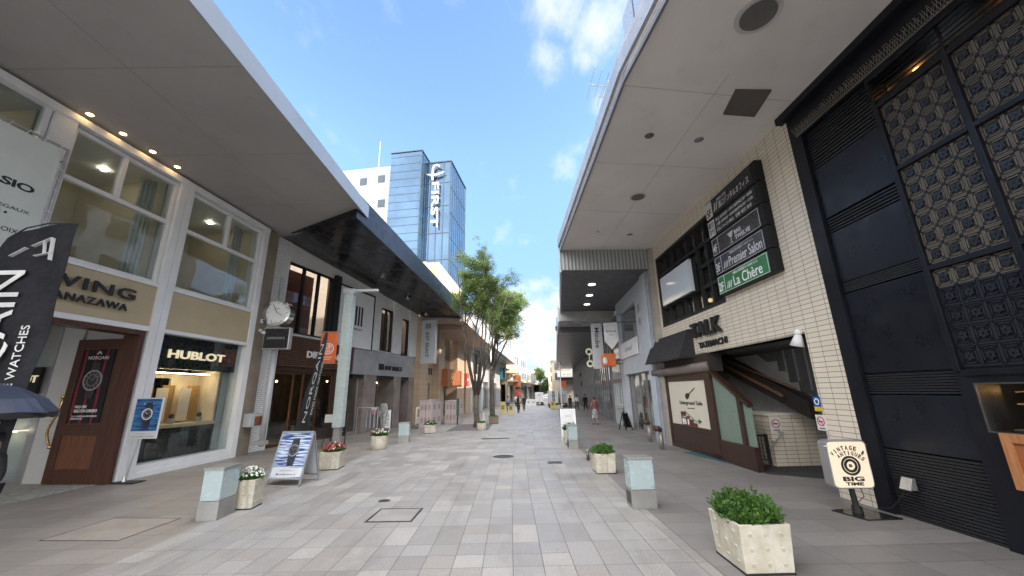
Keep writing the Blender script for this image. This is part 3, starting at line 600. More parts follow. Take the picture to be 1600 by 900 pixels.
B().box(.72, 10.0, 3.2, 3.3, 0, 2.6).box(.72, 10, .3, 3.2, 2.46, 2.56).make('shop_interior', mat('shop_interior', (.10, .065, .045), .7, var=.5, scale=1.5), bld)
inter = mat('shop_clothes', (.12, .11, .12), .8, var=.8, scale=4)
b = B()
for x in (1.2, 2.5, 5.0, 6.8, 7.3, 9.0):
    for k in range(5): b.box(x-.25+k*.09, x-.2+k*.09, 1.9, 2.3, .7, 1.45)
b.make('clothes_rail', inter, bld)
b = B()
for x, z in ((1.3, 2.1), (2.4, 2.15), (3.2, 2.0), (5.1, 2.2), (6.9, 2.25), (7.6, 2.2), (8.9, 2.2)): b.ball((x, 1.6, z), .035, 8, 6)
b.make('interior_lamps', lamp_warm, bld)
B().box(.95, 1.6, .9, 1.5, .8, .86).box(.98, 1.55, .95, 1.4, 1.25, 1.3).make('counter_lamp', mat('counter_glow', (.5, .25, .1), .5, emit=(1, .5, .18), es=1.2), bld)
# canopy (sloping a little with the street)
P = [(-4.42, 10.3, 6.62), (-2.79, 22.62, 5.9), (-5.15, 22.25, 5.95), (-7.83, 12.32, 6.9)]
can = inL(F, B().prism(P, .02, .45)).make('canopy', navy, bld)
inL(F, B().prism([(-4.42, 10.3, 6.62), (-4.38, 10.3, 6.62), (-2.74, 22.66, 5.9), (-5.1, 22.3, 5.95), (-5.15, 22.25, 5.95), (-2.79, 22.62, 5.9)], -.03, .75)).make('fascia', mat('dark_blue_fascia', (.018, .022, .03), .38, .2, var=.2, scale=.8, streak=.08), can)
for (x, y, z) in ((-5.62, 12.8, 6.65), (-5.32, 15.75, 6.42), (-5.05, 18.8, 6.25), (-4.78, 21.9, 6.0)):
    z = 6.69-(y-12.8)*.0805
    inL(F, B().frus((x, y, z-.02), (x, y, z+.06), .13, .13, 20)).make('downlight', chrome, can)
# narrow tiled pier and the hanging box sign at its far end
t = onf(F, 'narrow_pier', 'thin white-tiled pier under the vertical grey box sign', 'pillar', 10.42, -.1, 0)
B().box(-.13, .13, 0, .3, 0, 5.85).make('shaft', wbrick, t); B().box(-.04, .04, -.03, 0, 1.55, 1.75).make('meter', greywall, t)
t = onf(F, 'vertical_box_sign', 'tall grey vertical box sign with white lettering bands hung under the black canopy', 'sign', 10.2, -.05, 3.2)
B().box(-.12, .12, -1.1, -.2, 0, 2.45).make('case', lightgrey, t, bevel=.01)
b = B()
def onside(b, s, y0, y1, z0, z1, x, t=.01, **kw):   # face looking toward -x (to the camera); reads left (y0) to right (y1)
    bb = B(); letters(bb, s, 0, 1, 0, 1, 0, 1, **kw); b.add([(x+v[1]*t, y0+(y1-y0)*v[0], z0+(z1-z0)*v[2]) for v in bb.v], bb.f); return b
for k in range(4): b.box(-.13, -.12, -.80+k*.09, -.76+k*.09, 1.95, 2.25)
bb = B(); b.make('sign_emblem', ink, t); b = B(); letters(bb, 'SUIT SELECT', 0, 1, 0, 1, 0, 1, rot='cw', bold=.02)
b.add([(-.12+v[1]*.01, -.52-.18*v[0], .35+1.4*v[2]) for v in bb.v], [f for f in bb.f])
b.make('lettering', ink, t); B().box(-.04, .04, -.2, .1, .2, .28).box(-.04, .04, -.2, .1, 2.1, 2.18).make('bracket', blackmat, t)

# ================================================================== LEFT: TAN TILED BUILDING AND THE BLUE GLASS TOWER
F = L3
tantile = brickmat('tan_tile', (.42, .31, .21), (.2, .14, .1), .3, .3, .006, 0, .4, .07)
beigesof = mat('beige_soffit', (.32, .26, .22), .6, var=.06)
bld = onf(F, 'tiled_building', 'tan square-tiled building with beige canopy and an orange wooden shop sign', 'building', 0, 0, 0)
for q in ((.3, 1.7, 0, 3, 0, 5.9), (3.3, 4.4, -.1, .9, 0, 5.6), (7.4, 9.3, -.1, .8, 0, 5.4), (10.0, 12.4, -.05, 3, 0, 5.3), (.3, 12.4, 3, 8, 0, 5.8)): B().box(*q).make('pier', tantile, bld)
B().wall(1.7, 3.3, 0, 5.8, [(2.1, 2.75, 0, 2.2)], .25, .5).box(4.4, 7.4, .3, .5, 2.1, 3.1).box(9.3, 10.0, .5, .7, 2.8, 5.4).make('wall', tantile, bld)
B().box(2.1, 2.75, .4, .45, 0, 2.2).make('doorway', dark, bld)
for k in range(3): B().box(1.95+k*.4, 2.15+k*.4, .22, .25, 2.7, 3.1).make('small_window', dark, bld)
B().box(4.4, 7.4, .45, .5, 3.1, 5.6).make('window', glass_dark, bld); B().box(4.4, 7.4, 1.6, 1.7, 3.0, 5.7).make('room', mat('pale_room', (.25, .27, .27), .7, var=.4, scale=1), bld)
B().box(4.4, 7.4, .9, 1.0, 0, 2.1).make('shop_recess', mat('orange_recess', (.35, .10, .03), .6), bld); B().box(4.4, 7.4, .8, .86, .05, 2.0).make('recess_glass', glass_dark, bld)
B().box(9.3, 10.0, .6, .65, 0, 2.8).make('recess_door', dark, bld)
sg = B().box(3.9, 7.2, -.5, .28, 2.0, 3.1).make('wooden_sign_box', woodmat('orange_wood', (.16, .05, .02), (.42, .14, .045), .4), bld)
b = B(); ring(b, 4.85, 2.55, .26, .33, -.53, -.5, 24); disc(b, 4.85, 2.55, .12, -.53, -.5); b.make('emblem', mat('gold_emblem', (.6, .42, .16), .4), sg)
t = onf(F, 'red_shop_sign', 'small square red shop sign beyond the orange wooden sign', 'sign', 9.35, -.3, 2.1)
B().box(0, .7, 0, .25, 0, .95).make('case', mat('red_sign', (.45, .05, .05), .5), t); b = B(); letters(b, '和食', .1, .6, .3, .65, 0, .01, keep=True); b.make('lettering', whiteink, t)
can = inL(F, B().prism([(-2.66, 22.75, 5.72), (-1.55, 30.6, 5.2), (-3.6, 33.5, 5.1), (-5.2, 22.3, 5.72)], 0, .3)).make('canopy', beigesof, bld)
inL(F, B().prism([(-2.66, 22.75, 5.72), (-2.62, 22.75, 5.72), (-1.51, 30.6, 5.2), (-1.55, 30.6, 5.2)], -.02, .42)).make('fascia', cream, can)
pts = [(-4.1+1.25*math.cos(a), 24.2+.9*math.sin(a), 5.57) for a in [2*math.pi*i/28 for i in range(28)]]
inL(F, B().prism(pts, 0, .12)).make('oval_ceiling_drop', mat('brown_drop', (.14, .09, .07), .5), can)
# podium above the canopy
pod = brickmat('podium_tile', (.56, .44, .28), (.36, .27, .18), .9, .22, .01, .5, .5, .05)
PF = Frame((-4.85, 25.75), (-4.17, 34.08), False)
inL(F, (lambda q: (lambda r: (r.add(q.v, q.f, Matrix.Translation(PF.a) @ Matrix.Rotation(PF.rz, 4, 'Z')), r)[1])(B()))(B().box(0, 9, 0, 7, 6.0, 10.5).box(-1, 0, .6, 7, 6.0, 10.25))).make('podium', pod, bld)
# tower
TF = Frame((-4.81, 29.72), (-4.81+.1505*4.7, 29.72+.9886*4.7), False)
tw = onf(TF, 'office_tower', 'blue glass office tower with white side wing and a vertical white sign', 'building', 0, 0, 0)
blueglass = NT('blue_curtain_wall'); _v = blueglass.coord(); blueglass.L(blueglass.mix(blueglass.rng(blueglass.noise(_v, .25, 4), .35, .65, 0, 1), (.03, .075, .14), (.055, .125, .22)), blueglass.b.inputs['Base Color'])
blueglass.b.inputs['Roughness'].default_value = .06; blueglass.b.inputs['Metallic'].default_value = .45; blueglass.b.inputs['Specular IOR Level'].default_value = .8
_b = blueglass.n('ShaderNodeBump'); blueglass.L(blueglass.noise(_v, .5, 2), _b.inputs['Height']); _b.inputs['Strength'].default_value = .12; _b.inputs['Distance'].default_value = .2; blueglass.L(_b.outputs[0], blueglass.b.inputs['Normal']); blueglass = blueglass.m
mull = mat('dark_mullion', (.045, .07, .10), .4)
whitepanel = mat('white_wall_panel', (.46, .47, .49), .5, var=.03, scale=.5)
D = 4.75
B().box(0, D, 0, 7.5, 9, 21.2).make('glass_body', blueglass, tw)       # local x runs away from the camera, y to the left
B().box(-.9, 1.2, 2.35, 5.15, 9, 21.95).make('glass_bay', blueglass, tw)
B().box(-.1, 6, 5.2, 17, 5, 21.3).make('white_wing', whitepanel, tw)
b = B()
for i in range(9): x = .02+i*(D-.04)/8; b.box(x-.016, x+.016, -.03, 0, 9, 21.2)
for z in (12.15, 14.1, 16.4, 18.8): b.box(0, D, -.03, 0, z-.03, z+.03)
for y in (.02, .62, 1.22, 1.82, 2.3): b.box(-.05, 0, y-.03, y+.03, 9, 21.2)
for z in (12.15, 14.5, 17.0, 19.2): b.box(-.03, 0, 0, 2.35, z-.03, z+.03)
b.box(-.08, D+.08, -.08, 2.4, 21.2, 21.3)
for k in range(17): z = 10+k*.72; b.box(-.92, -.9, 2.35, 5.15, z-.016, z+.016)
for k in range(9): z = 10+k*1.44; b.box(-.9, 0, 2.32, 2.35, z-.03, z+.03)
b.box(-.94, -.9, 2.32, 2.38, 9, 21.95); b.box(-.5, -.44, 2.31, 2.35, 9, 21.95); b.box(-.98, 1.2, 2.27, 5.2, 21.95, 22.03); b.make('mullions', mull, tw)
b = B()
for k in range(11): y = 5.9+k*1.0; b.box(-.12, -.1, y-.01, y+.01, 5, 21.3)
for z in (10.5, 13.9, 17.3): b.box(-.12, -.1, 5.2, 17, z-.012, z+.012)
b.make('panel_joint', greywall, tw)
for y, z in ((6.35, 20.1), (8.05, 20.0), (6.2, 17.7), (8.0, 17.5), (10.5, 20.0), (6.3, 15.2)): B().box(-.14, -.1, y-.33, y+.33, z-.35, z+.35).make('window', mull, tw)
# vertical sign: emblem and rotated letters
b = B()
bb = B(); letters(bb, 'FIRST', 0, 1, 0, 1, 0, 1, rot='cw', bold=.012, ital=.0)
b.add([(-.25+v[1]*.12, 1.55-.6*v[0], 14.9+4.2*v[2]) for v in bb.v], bb.f)
arc = [(1.25-.0+.45*math.cos(a)*1, 20.2+.45*math.sin(a)) for a in [math.radians(t) for t in range(40, 200, 16)]]
b.tube([(-.3, 1.2-.35*math.cos(math.radians(t)), 20.35+.42*math.sin(math.radians(t))) for t in range(40, 181, 14)]+[(-.3, 1.55, 19.35)], .09, 8)
b.tube([(-.3, 2.05, 19.95), (-.3, 1.7, 19.82), (-.3, 1.2, 19.82), (-.3, .75, 19.95), (-.3, .5, 20.1)], [.05, .11, .12, .09, .03], 8)
b.make('sign_lettering', white, tw)
b = B()
for z in (15.2, 16.4, 17.6, 18.9, 19.8): b.bar((-.2, 1.3, z), (0, 1.3, z), .05)
b.make('sign_bracket', mull, tw)
t = thing('lightning_rod', 'thin lightning rod on the roof of the white tower wing', 'lightning rod', (-11.7, 31.2, 21.3)); B().frus((0, 0, 0), (0, 0, 3.1), .04, .015, 6).make('rod', white, t); B().frus((0, 0, 0), (0, 0, .3), .15, .08, 8).make('foot', greywall, t)

# ================================================================== LEFT: FAR BUILDINGS
def winrow(parent, xs, zs, w, h, m=dark, y=-.02):
    for z in zs:
        for x in xs:
            f = B().box(x-.04, x+w+.04, y-.02, y+.0, z-.04, z+h+.04).make('window', lightgrey, parent); B().box(x, x+w, y-.03, y-.018, z, z+h).make('pane', m, f)
winglass = mat('far_window_glass', (.05, .06, .07), .1, var=.3)
slatsof = NT('slatted_metal_soffit'); _v = slatsof.coord(); _w = slatsof.n('ShaderNodeTexWave', bands_direction='Y'); slatsof.L(_v, _w.inputs['Vector']); _w.inputs['Scale'].default_value = .55
slatsof.L(slatsof.mix(slatsof.rng(_w.outputs['Fac'], .2, .5, 0, 1), (.09, .09, .09), (.30, .31, .32)), slatsof.b.inputs['Base Color']); slatsof.b.inputs['Roughness'].default_value = .4; slatsof.b.inputs['Metallic'].default_value = .3; slatsof = slatsof.m
G = Frame((-3.3, 33), (-.5, 58), False)
bld = onf(G, 'grey_shop_building', 'grey shop building with a striped metal canopy behind the street trees', 'building', 0, 0, 0)
B().wall(0, 18, 0, 9.0, [(1, 4, 0, 2.6), (5.5, 9, 0, 2.6), (11, 15, 0, 2.6), (1, 7, 3.2, 5.0), (9.5, 14, 3.2, 5.0)], 0, .3).box(0, 18, 2.5, 9, 0, 9.0).make('wall', greywall, bld)
B().box(.1, 17.9, .2, .22, .1, 5.0).make('pane', glass_dark, bld); B().box(.1, 17.9, 1.5, 1.6, 0, 5.2).make('interior', dark, bld)
for q in ((4.2, 4.9, -.15, 0, 0, 5.2), (9.1, 10.0, -.15, 0, 0, 5.2), (-.2, .3, -.1, 0, 0, 5.2)): B().box(*q).make('pier', lightgrey, bld)
can = inL(G, B().prism([(-1.5, 31.2, 5.35), (.85, 51.0, 5.0), (-1.1, 51.5, 5.0), (-3.4, 33.2, 5.3)], 0, .25)).make('canopy', slatsof, bld)
inL(G, B().prism([(-1.5, 31.2, 5.35), (-1.46, 31.2, 5.35), (.9, 51.05, 5.0), (.85, 51.0, 5.0)], -.05, .6)).make('fascia', lightgrey, can)
winrow(bld, (9.5, 12.2, 15), (6.1,), 1.6, 1.5, winglass)
t = onf(G, 'corner_block', 'pale upper storey block with white louvred balcony above the striped canopy', 'building', 6.5, .25, 5.6)
B().box(0, 5, -1.4, 6, 0, 3.0).make('wall', mat('corner_white', (.44, .45, .46), .6, var=.08, streak=.1), t); B().box(5.0, 9, -1.0, 6, 0, 3.9).make('upper_wall', mat('corner_cream', (.42, .39, .33), .6, var=.1), t); winrow(t, (.6, 2.8), (.8,), 1.2, 1.5, winglass, -1.42); B().box(5.4, 8.4, -1.06, -1.0, .5, 2.2).make('louvre', white, t)
t = onf(G, 'cream_house', 'cream upper storeys with sunlit front beyond the striped canopy', 'building', 16.2, .1, 0)
B().box(2, 9, -.9, 6, 4.6, 9.6).box(2, 9, .3, 6, 0, 4.6).make('wall', mat('sunlit_cream', (.42, .38, .31), .6, var=.1, streak=.1), t); winrow(t, (2.8, 5.0, 7.2), (5.4, 7.6), 1.1, 1.2, winglass, -.92); B().box(1.9, 9.1, -1.0, 0, 9.6, 9.8).make('cornice', cream, t)
pts = [(5.5+3.6*math.cos(a), -.5-1.6*abs(math.sin(a))) for a in [math.pi+math.pi*i/14 for i in range(15)]]
B().prism(pts+[(9, .2), (2, .2)], 4.0, 4.5).make('curved_canopy', mat('tan_canopy', (.5, .34, .2), .5), t)
t2 = onf(G, 'teal_shop_sign', 'teal framed projecting sign past the second tree', 'sign', 15.5, -.4, 3.1); B().box(0, .1, -.7, .0, 0, 1.4).make('case', mat('teal', (.03, .25, .3), .5), t2); B().box(-.01, 0, -.6, -.35, .1, 1.3).make('dark_panel', ink, t2)
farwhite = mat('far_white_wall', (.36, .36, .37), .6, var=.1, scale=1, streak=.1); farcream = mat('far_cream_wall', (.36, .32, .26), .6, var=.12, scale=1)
H = Frame((1.0, 62), (7.5, 100), False)
names = ['narrow cream building with rounded tan balconies far down the left side', 'pale grey flat-roofed building far down the left side', 'white building with orange shopfront posters at the far left bend', 'low beige building at the far end of the left side']
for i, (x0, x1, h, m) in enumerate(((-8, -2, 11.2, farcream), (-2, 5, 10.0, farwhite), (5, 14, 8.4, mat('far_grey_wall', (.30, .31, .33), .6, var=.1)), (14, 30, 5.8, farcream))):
    t = onf(H, 'street_house', names[i], 'building', x0, 0, 0, 'far houses on the left side')
    w = x1-x0-.1
    B().wall(0, w, 0, h, [(.5, w-.5, .1, 2.5)], 0, .3).box(0, w, .3, 7, 2.6, h).box(0, w, 1.2, 7, 0, 2.6).make('wall', m, t)
    winrow(t, [1+k*2.2 for k in range(int((w-1)/2.2))], (3.6, 5.8) if h > 7.5 else (3.6,), 1.2, 1.1, winglass)
    B().box(0, w, -1.4, 0, 2.9, 3.1).make('canopy', mat('warm_canopy', (.5, .38, .26), .6) if i != 2 else farwhite, t)
    B().box(.4, w-.4, .31, .33, 0, 2.5).make('shopfront', winglass, t)
t = onf(H, 'orange_poster', 'orange and red shop posters in the sun far down the left side', 'poster', -6.8, -.9, .9); B().box(0, .1, -.8, .3, 1.3, 2.9).make('panel', mat('orange_poster', (.42, .14, .05), .5, var=.5, scale=2), t); B().box(0, .1, -.8, .3, 0, 1.0).make('red_panel', mat('red_poster', (.38, .1, .08), .5, var=.6, scale=3), t)
# ================================================================== RIGHT: CREAM TILED BUILDING
F = R1
tile = brickmat('cream_long_tile', (.68, .61, .50), (.11, .09, .07), .245, .078, .0042, 0, .38, .04, bump=.6, dirt=.08)
plum = soffitmat('beige_grey_soffit', (.68, .645, .62))
bld = onf(F, 'tiled_building', 'cream long-tile building with upstairs lattice window, stair recess and a wide beige canopy', 'building', 0, 0, 0)
H = [(-6.75, -3.35, 3.48, 5.6), (-7.0, -1.26, 0, 2.42)]
b = B(); b.wall(-7.3, -.67, 0, 6.12, H, 0, .28); b.box(-7.3, -.67, .28, 6, 6.12, 11.5); b.box(-7.3, -.67, 5.5, 6, 0, 6.12)
b.box(-1.26, -1.24, .28, 3.4, 0, 2.42); b.make('wall', tile, bld)
B().box(-7.0, -1.26, .0, 3.5, 2.42, 2.46).make('recess_ceiling', mat('recess_ceiling', (.13, .125, .12), .7), bld)
recw = mat('recess_white_wall', (.62, .60, .57), .65, var=.06)
B().box(-7.3, -1.24, 3.3, 3.5, -.5, 2.42).make('recess_back_wall', recw, bld)
B().box(-1.24, -1.0, .28, 3.4, 0, 2.42).make('recess_side_wall', tile, bld)
# lattice window
b = B(); gx = [-6.75+i*.4857 for i in range(8)]; gz = [3.48+i*.53 for i in range(5)]
for x in gx[1:-1]: b.box(x-.035, x+.035, .03, .12, 3.48, 5.6)
for z in gz[1:-1]: b.box(-6.75, -3.35, .035, .11, z-.04, z+.04)
b.wall(-6.8, -3.3, 3.43, 5.65, [(-6.72, -3.38, 3.51, 5.57)], -.02, .14); lw = b.make('lattice_window', blackmat, bld)
B().box(-6.75, -3.35, .13, .14, 3.48, 5.6).make('pane', glassmat('lattice_glass', (.6, .64, .64), 1.6, .02, .16), lw); B().box(-7.2, -3.0, 1.4, 1.5, 3.4, 5.8).make('room', mat('lounge_room', (.22, .19, .16), .7, var=.6, scale=2), bld)
b = B()
for x, z in ((-6.2, 3.8), (-5.4, 3.95), (-4.6, 3.75), (-3.9, 4.3)): b.ball((x, .8, z), .06, 8, 6)
b.make('room_lamp', mat('dim_lamp', (.8, .6, .35), .5, emit=(1, .6, .3), es=1.2), bld)
# recess: wooden panel wall with board, green glass panels
walnut = woodmat('walnut_panel', (.022, .011, .008), (.052, .025, .017), .4)
b = B(); b.wall(-7.0, -4.35, .0, 1.98, [(-6.9, -4.62, .62, 1.80)], -.08, .04); b.box(-4.35, -3.05, -.08, .04, 0, .45); b.xz([(-3.42, .45), (-3.3, .45), (-3.3, 1.40), (-3.42, 1.47)], -.08, .04); b.xz([(-4.35, 2.0), (-4.35, 1.92), (-3.05, 1.2), (-3.05, 1.28)], -.08, .04); b.box(-7.0, -4.3, -.1, -.08, 0, .12).box(-6.9, -4.62, -.1, -.08, .52, .56).box(-7.0, -6.9, -.1, -.08, 0, 1.98).box(-4.62, -4.34, -.1, -.08, 0, 1.98); b.make('wood_partition', walnut, bld)
B().xz([(-4.35, .45), (-3.42, .45), (-3.42, 1.42), (-4.35, 1.94)], -.02, .0).xz([(-3.3, .45), (-3.05, .45), (-3.05, 1.22), (-3.3, 1.36)], -.02, .0).make('green_panel', mat('frosted_green', (.17, .23, .19), .35, var=.04), bld)
B().box(-7.05, -4.4, -.06, .3, 1.98, 2.42).make('partition_header', mat('dark_header', (.03, .022, .018), .6), bld)
brd = B().box(-6.88, -4.64, -.05, -.01, .63, 1.79).make('notice_board', mat('cream_board', (.62, .58, .48), .5, var=.02), bld)
b = B(); letters(b, 'Underground Table', -6.25, -4.95, 1.14, 1.27, -.05, .006, ital=.3, bold=.012); letters(b, 'Bistoroom Kitchen', -5.8, -5.4, 1.07, 1.095, -.05, .006)
b.make('board_lettering', ink, brd); b = B(); b.xz([(-5.85, 1.36), (-5.78, 1.30), (-5.68, 1.33), (-5.58, 1.42), (-5.62, 1.47), (-5.75, 1.47), (-5.85, 1.42)], -.056, -.05); b.bar((-5.62, -.055, 1.44), (-5.25, -.055, 1.6), .03, .008); b.make('fork_emblem', ink, brd)
B().xz([(-6.25, .64), (-5.35, .64), (-5.35, .72), (-5.55, .72), (-5.55, .80), (-5.75, .80), (-5.75, .88), (-5.95, .88), (-5.95, .98), (-6.25, .98)], -.058, -.05).make('stair_symbol', mat('maroon', (.10, .025, .02), .5), brd)
b = B(); letters(b, 'B1', -6.18, -5.8, .66, .8, -.058, .006, bold=.03); letters(b, 'この下', -6.15, -5.9, .83, .87, -.058, .006); b.make('floor_lettering', whiteink, brd)
b = B(); b.bar((-5.98, -.056, 1.0), (-5.45, -.056, .78), .03, .01); b.bar((-5.45, -.056, .78), (-5.15, -.056, .78), .03, .01); b.xz([(-5.25, .72), (-5.1, .78), (-5.25, .84)], -.062, -.05); b.make('arrow', mat('green_arrow', (.01, .15, .06), .5), brd)
# sloping dark timber stair soffit, boards behind it
def prism_y(b, poly, y0, y1): return b.xz(poly, y0, y1)
b = B(); b.xz([(-6.5, 2.42), (-2.62, .98), (-2.62, 1.30), (-5.3, 2.42)], .85, 1.0); b.make('stair_stringer', mat('black_stringer', (.018, .013, .011), .55), bld)
b = B()
for k in range(3):
    o = k*.13; b.add([(-6.2+o*.2, 1.0+o, 2.42), (-2.62, 1.0+o, 1.16-o*.0), (-2.62, 1.1+o, 1.16), (-6.2+o*.2, 1.1+o, 2.42), (-6.2+o*.2, 1.0+o, 2.45), (-2.62, 1.0+o, 1.19), (-2.62, 1.1+o, 1.19), (-6.2+o*.2, 1.1+o, 2.45)], [(0, 3, 2, 1), (4, 5, 6, 7), (0, 1, 5, 4), (1, 2, 6, 5), (2, 3, 7, 6), (3, 0, 4, 7)])
b.make('stair_boards', woodmat('stained_boards', (.03, .014, .009), (.22, .10, .05), .4, 1, 'x'), bld)
b = B(); b.bar((-5.6, .8, 2.30), (-3.2, .8, 1.40), .05); b.bar((-5.2, .78, 2.32), (-2.8, .78, 1.55), .035); b.make('stair_trim', woodmat('tan_trim', (.07, .035, .02), (.16, .085, .045), .4, 1, 'x'), bld)
b = B()
for i in range(5): b.box(-3.9+i*.30, -1.26, 2.2, 3.3, 2.42-.0-(i+1)*.20, 2.42-i*.20)
b = B(); b.xz([(-5.1, 2.42), (-4.74, 2.2), (-4.37, 2.2), (-4.37, 1.95), (-4.08, 1.95), (-4.08, 1.68), (-3.8, 1.68), (-3.8, 1.42), (-3.5, 1.42), (-3.5, 1.15), (-1.3, 1.15), (-1.3, 2.42)], 1.62, 1.72); b.make('upper_steps', mat('concrete_steps', (.2, .195, .19), .7), bld)
B().box(-7.0, -1.26, 1.72, 1.8, .9, 2.42).make('inner_white_wall', mat('inner_white_wall', (.75, .73, .70), .65), bld)
b = B()
for i in range(4): b.box(-4.1+i*.33, -4.07+i*.33, 1.59, 1.62, 1.9-i*.2, 2.42)
b.make('step_rail', lightgrey, bld)
# half-height tiled wall round the stair, gate, handrail, duct, mats
t = thing('half_wall', 'chest-high cream tiled wall round the basement stair with no-smoking sign', 'wall', (5.45, 8.55, 0)); B().box(0, .5, 0, 2.4, 0, 1.0).box(.5, 1.9, 0, .2, 0, 1.0).make('wall', tile, t); B().box(-.03, .53, -.03, 2.4, 1.0, 1.04).box(.53, 1.9, -.03, .23, 1.0, 1.04).make('coping', cream, t)
t = thing('handrail', 'short sloping metal handrail at the basement stair', 'handrail', (5.42, 8.5, 0)); B().tube([(-.14, -.1, .38), (.2, -.1, .68)], .018).tube([(.2, -.1, .68), (.2, .02, .68)], .012).tube([(0, -.1, .5), (0.03, .05, .5)], .012).make('rail', steel, t); B().frus((.2, .03, .68), (.2, .05, .68), .03, .03, 10).make('fixing', steel, t)
t = thing('stair_gate', 'low black metal gate in front of the basement stair', 'gate', (5.0, 8.7, 0)); b = B(); b.tube([(0, 0, 0), (0, 0, .6), (.44, 0, .6), (.44, 0, 0)], .035, 6); b.bar((0, 0, .12), (.44, 0, .12), .02); b.make('frame', blackmat, t)
b = B()
for k in range(6): b.bar((.06+k*.065, 0, .12), (.06+k*.065, 0, .6), .01)
b.make('bars', blackmat, t); B().box(-.05, .06, -.06, -.02, .48, .6).make('latch_box', white, t)
struct('stair_well', B().box(4.9, 5.43, 8.9, 11.5, .0, .008), blackmat)
t = onf(F, 'ventilation_duct', 'fat grey-brown pipe above the wooden partition beside the black awning', 'duct', -7.6, -.15, 2.08); B().tube([(0, 0, 0), (1.0, 0, 0), (3.2, 0.1, 0.02)], .12, 14).make('pipe', mat('duct_grey', (.14, .115, .105), .5), t, smooth=True); B().ball((0, 0, 0), .125).make('end_cap', mat('duct_cap', (.16, .13, .12), .5), t, smooth=True)
t = thing('entrance_mat', 'dark grey rubber mat at the mouth of the stair recess', 'mat', (5.6, 8.0, 0)); B().prism([(-.85, .75), (-.75, -.1), (.2, -.75), (.95, -.75), (.9, .55), (-.2, .75)], .002, .012).make('mat', mat('dark_mat', (.035, .035, .037), .8, bump=.2), t)
t = thing('entrance_mat', 'teal mat with white lettering along the wooden partition', 'mat', (4.6, 9.6, 0)); B().prism([(-.15, 1.1), (-.02, .2), (.15, -.75), (.55, -1.0), (.2, 1.05)], .003, .014).make('mat', mat('teal_mat', (.02, .10, .12), .7), t)
b = B(); letters(b, 'Underground', 0, 1.4, 0, .12, 0, .004, ital=.3, bold=.02); q = B(); q.add(b.v, b.f, Matrix.Translation((.16, .9, .014)) @ Matrix.Rotation(math.radians(-82), 4, 'Z') @ Matrix.Rotation(math.radians(-90), 4, 'X')); q.make('lettering', whiteink, t)
# awning
t = onf(F, 'awning', 'black sloping fabric awning at the far end of the cream tiled wall', 'awning', -6.5, 0, 2.36)
B().add([(-1.05, 0, 0), (-1.05, -.45, 0), (1.45, -.45, 0), (1.45, 0, 0), (-1.05, 0, .74), (-1.05, -.12, .74), (1.45, -.12, .74), (1.45, 0, .74)], [(0, 3, 2, 1), (4, 5, 6, 7), (0, 1, 5, 4), (1, 2, 6, 5), (2, 3, 7, 6), (3, 0, 4, 7)]).make('canvas', mat('black_canvas', (.02, .02, .022), .75, bump=.1), t); B().box(-1.05, 1.45, -.45, -.42, -.02, .02).make('front_bar', blackmat, t)
# TALK letters, fascia letters
t = onf(F, 'wall_lettering', 'chunky black three-dimensional letters with smaller line below on the cream tiles', 'sign', -4.25, 0, 0)
b = B(); letters(b, 'TALK', -.72, .68, 2.83, 3.2, -.02, .08, bold=.03, spacing=1.15); b.make('large_letters', blackmat, t); b = B(); letters(b, 'TATEMACHI', -.5, .78, 2.55, 2.70, -.01, .03, bold=.012); b.make('small_letters', blackmat, t)
# blank white billboard
t = onf(F, 'billboard', 'blank glossy white billboard in front of the lattice window', 'billboard', -5.32, -.12, 4.4); B().box(-.93, .93, -.06, .02, -.42, .42).make('panel', mat('glossy_white', (.55, .60, .64), .08, var=.02, spec=.8), t); B().box(-.95, .95, .02, .12, -.44, .44).make('box', blackmat, t)
for x in (-.8, .8): B().box(x, x+.04, .12, .2, -.3, .3).make('bracket', blackmat, t)
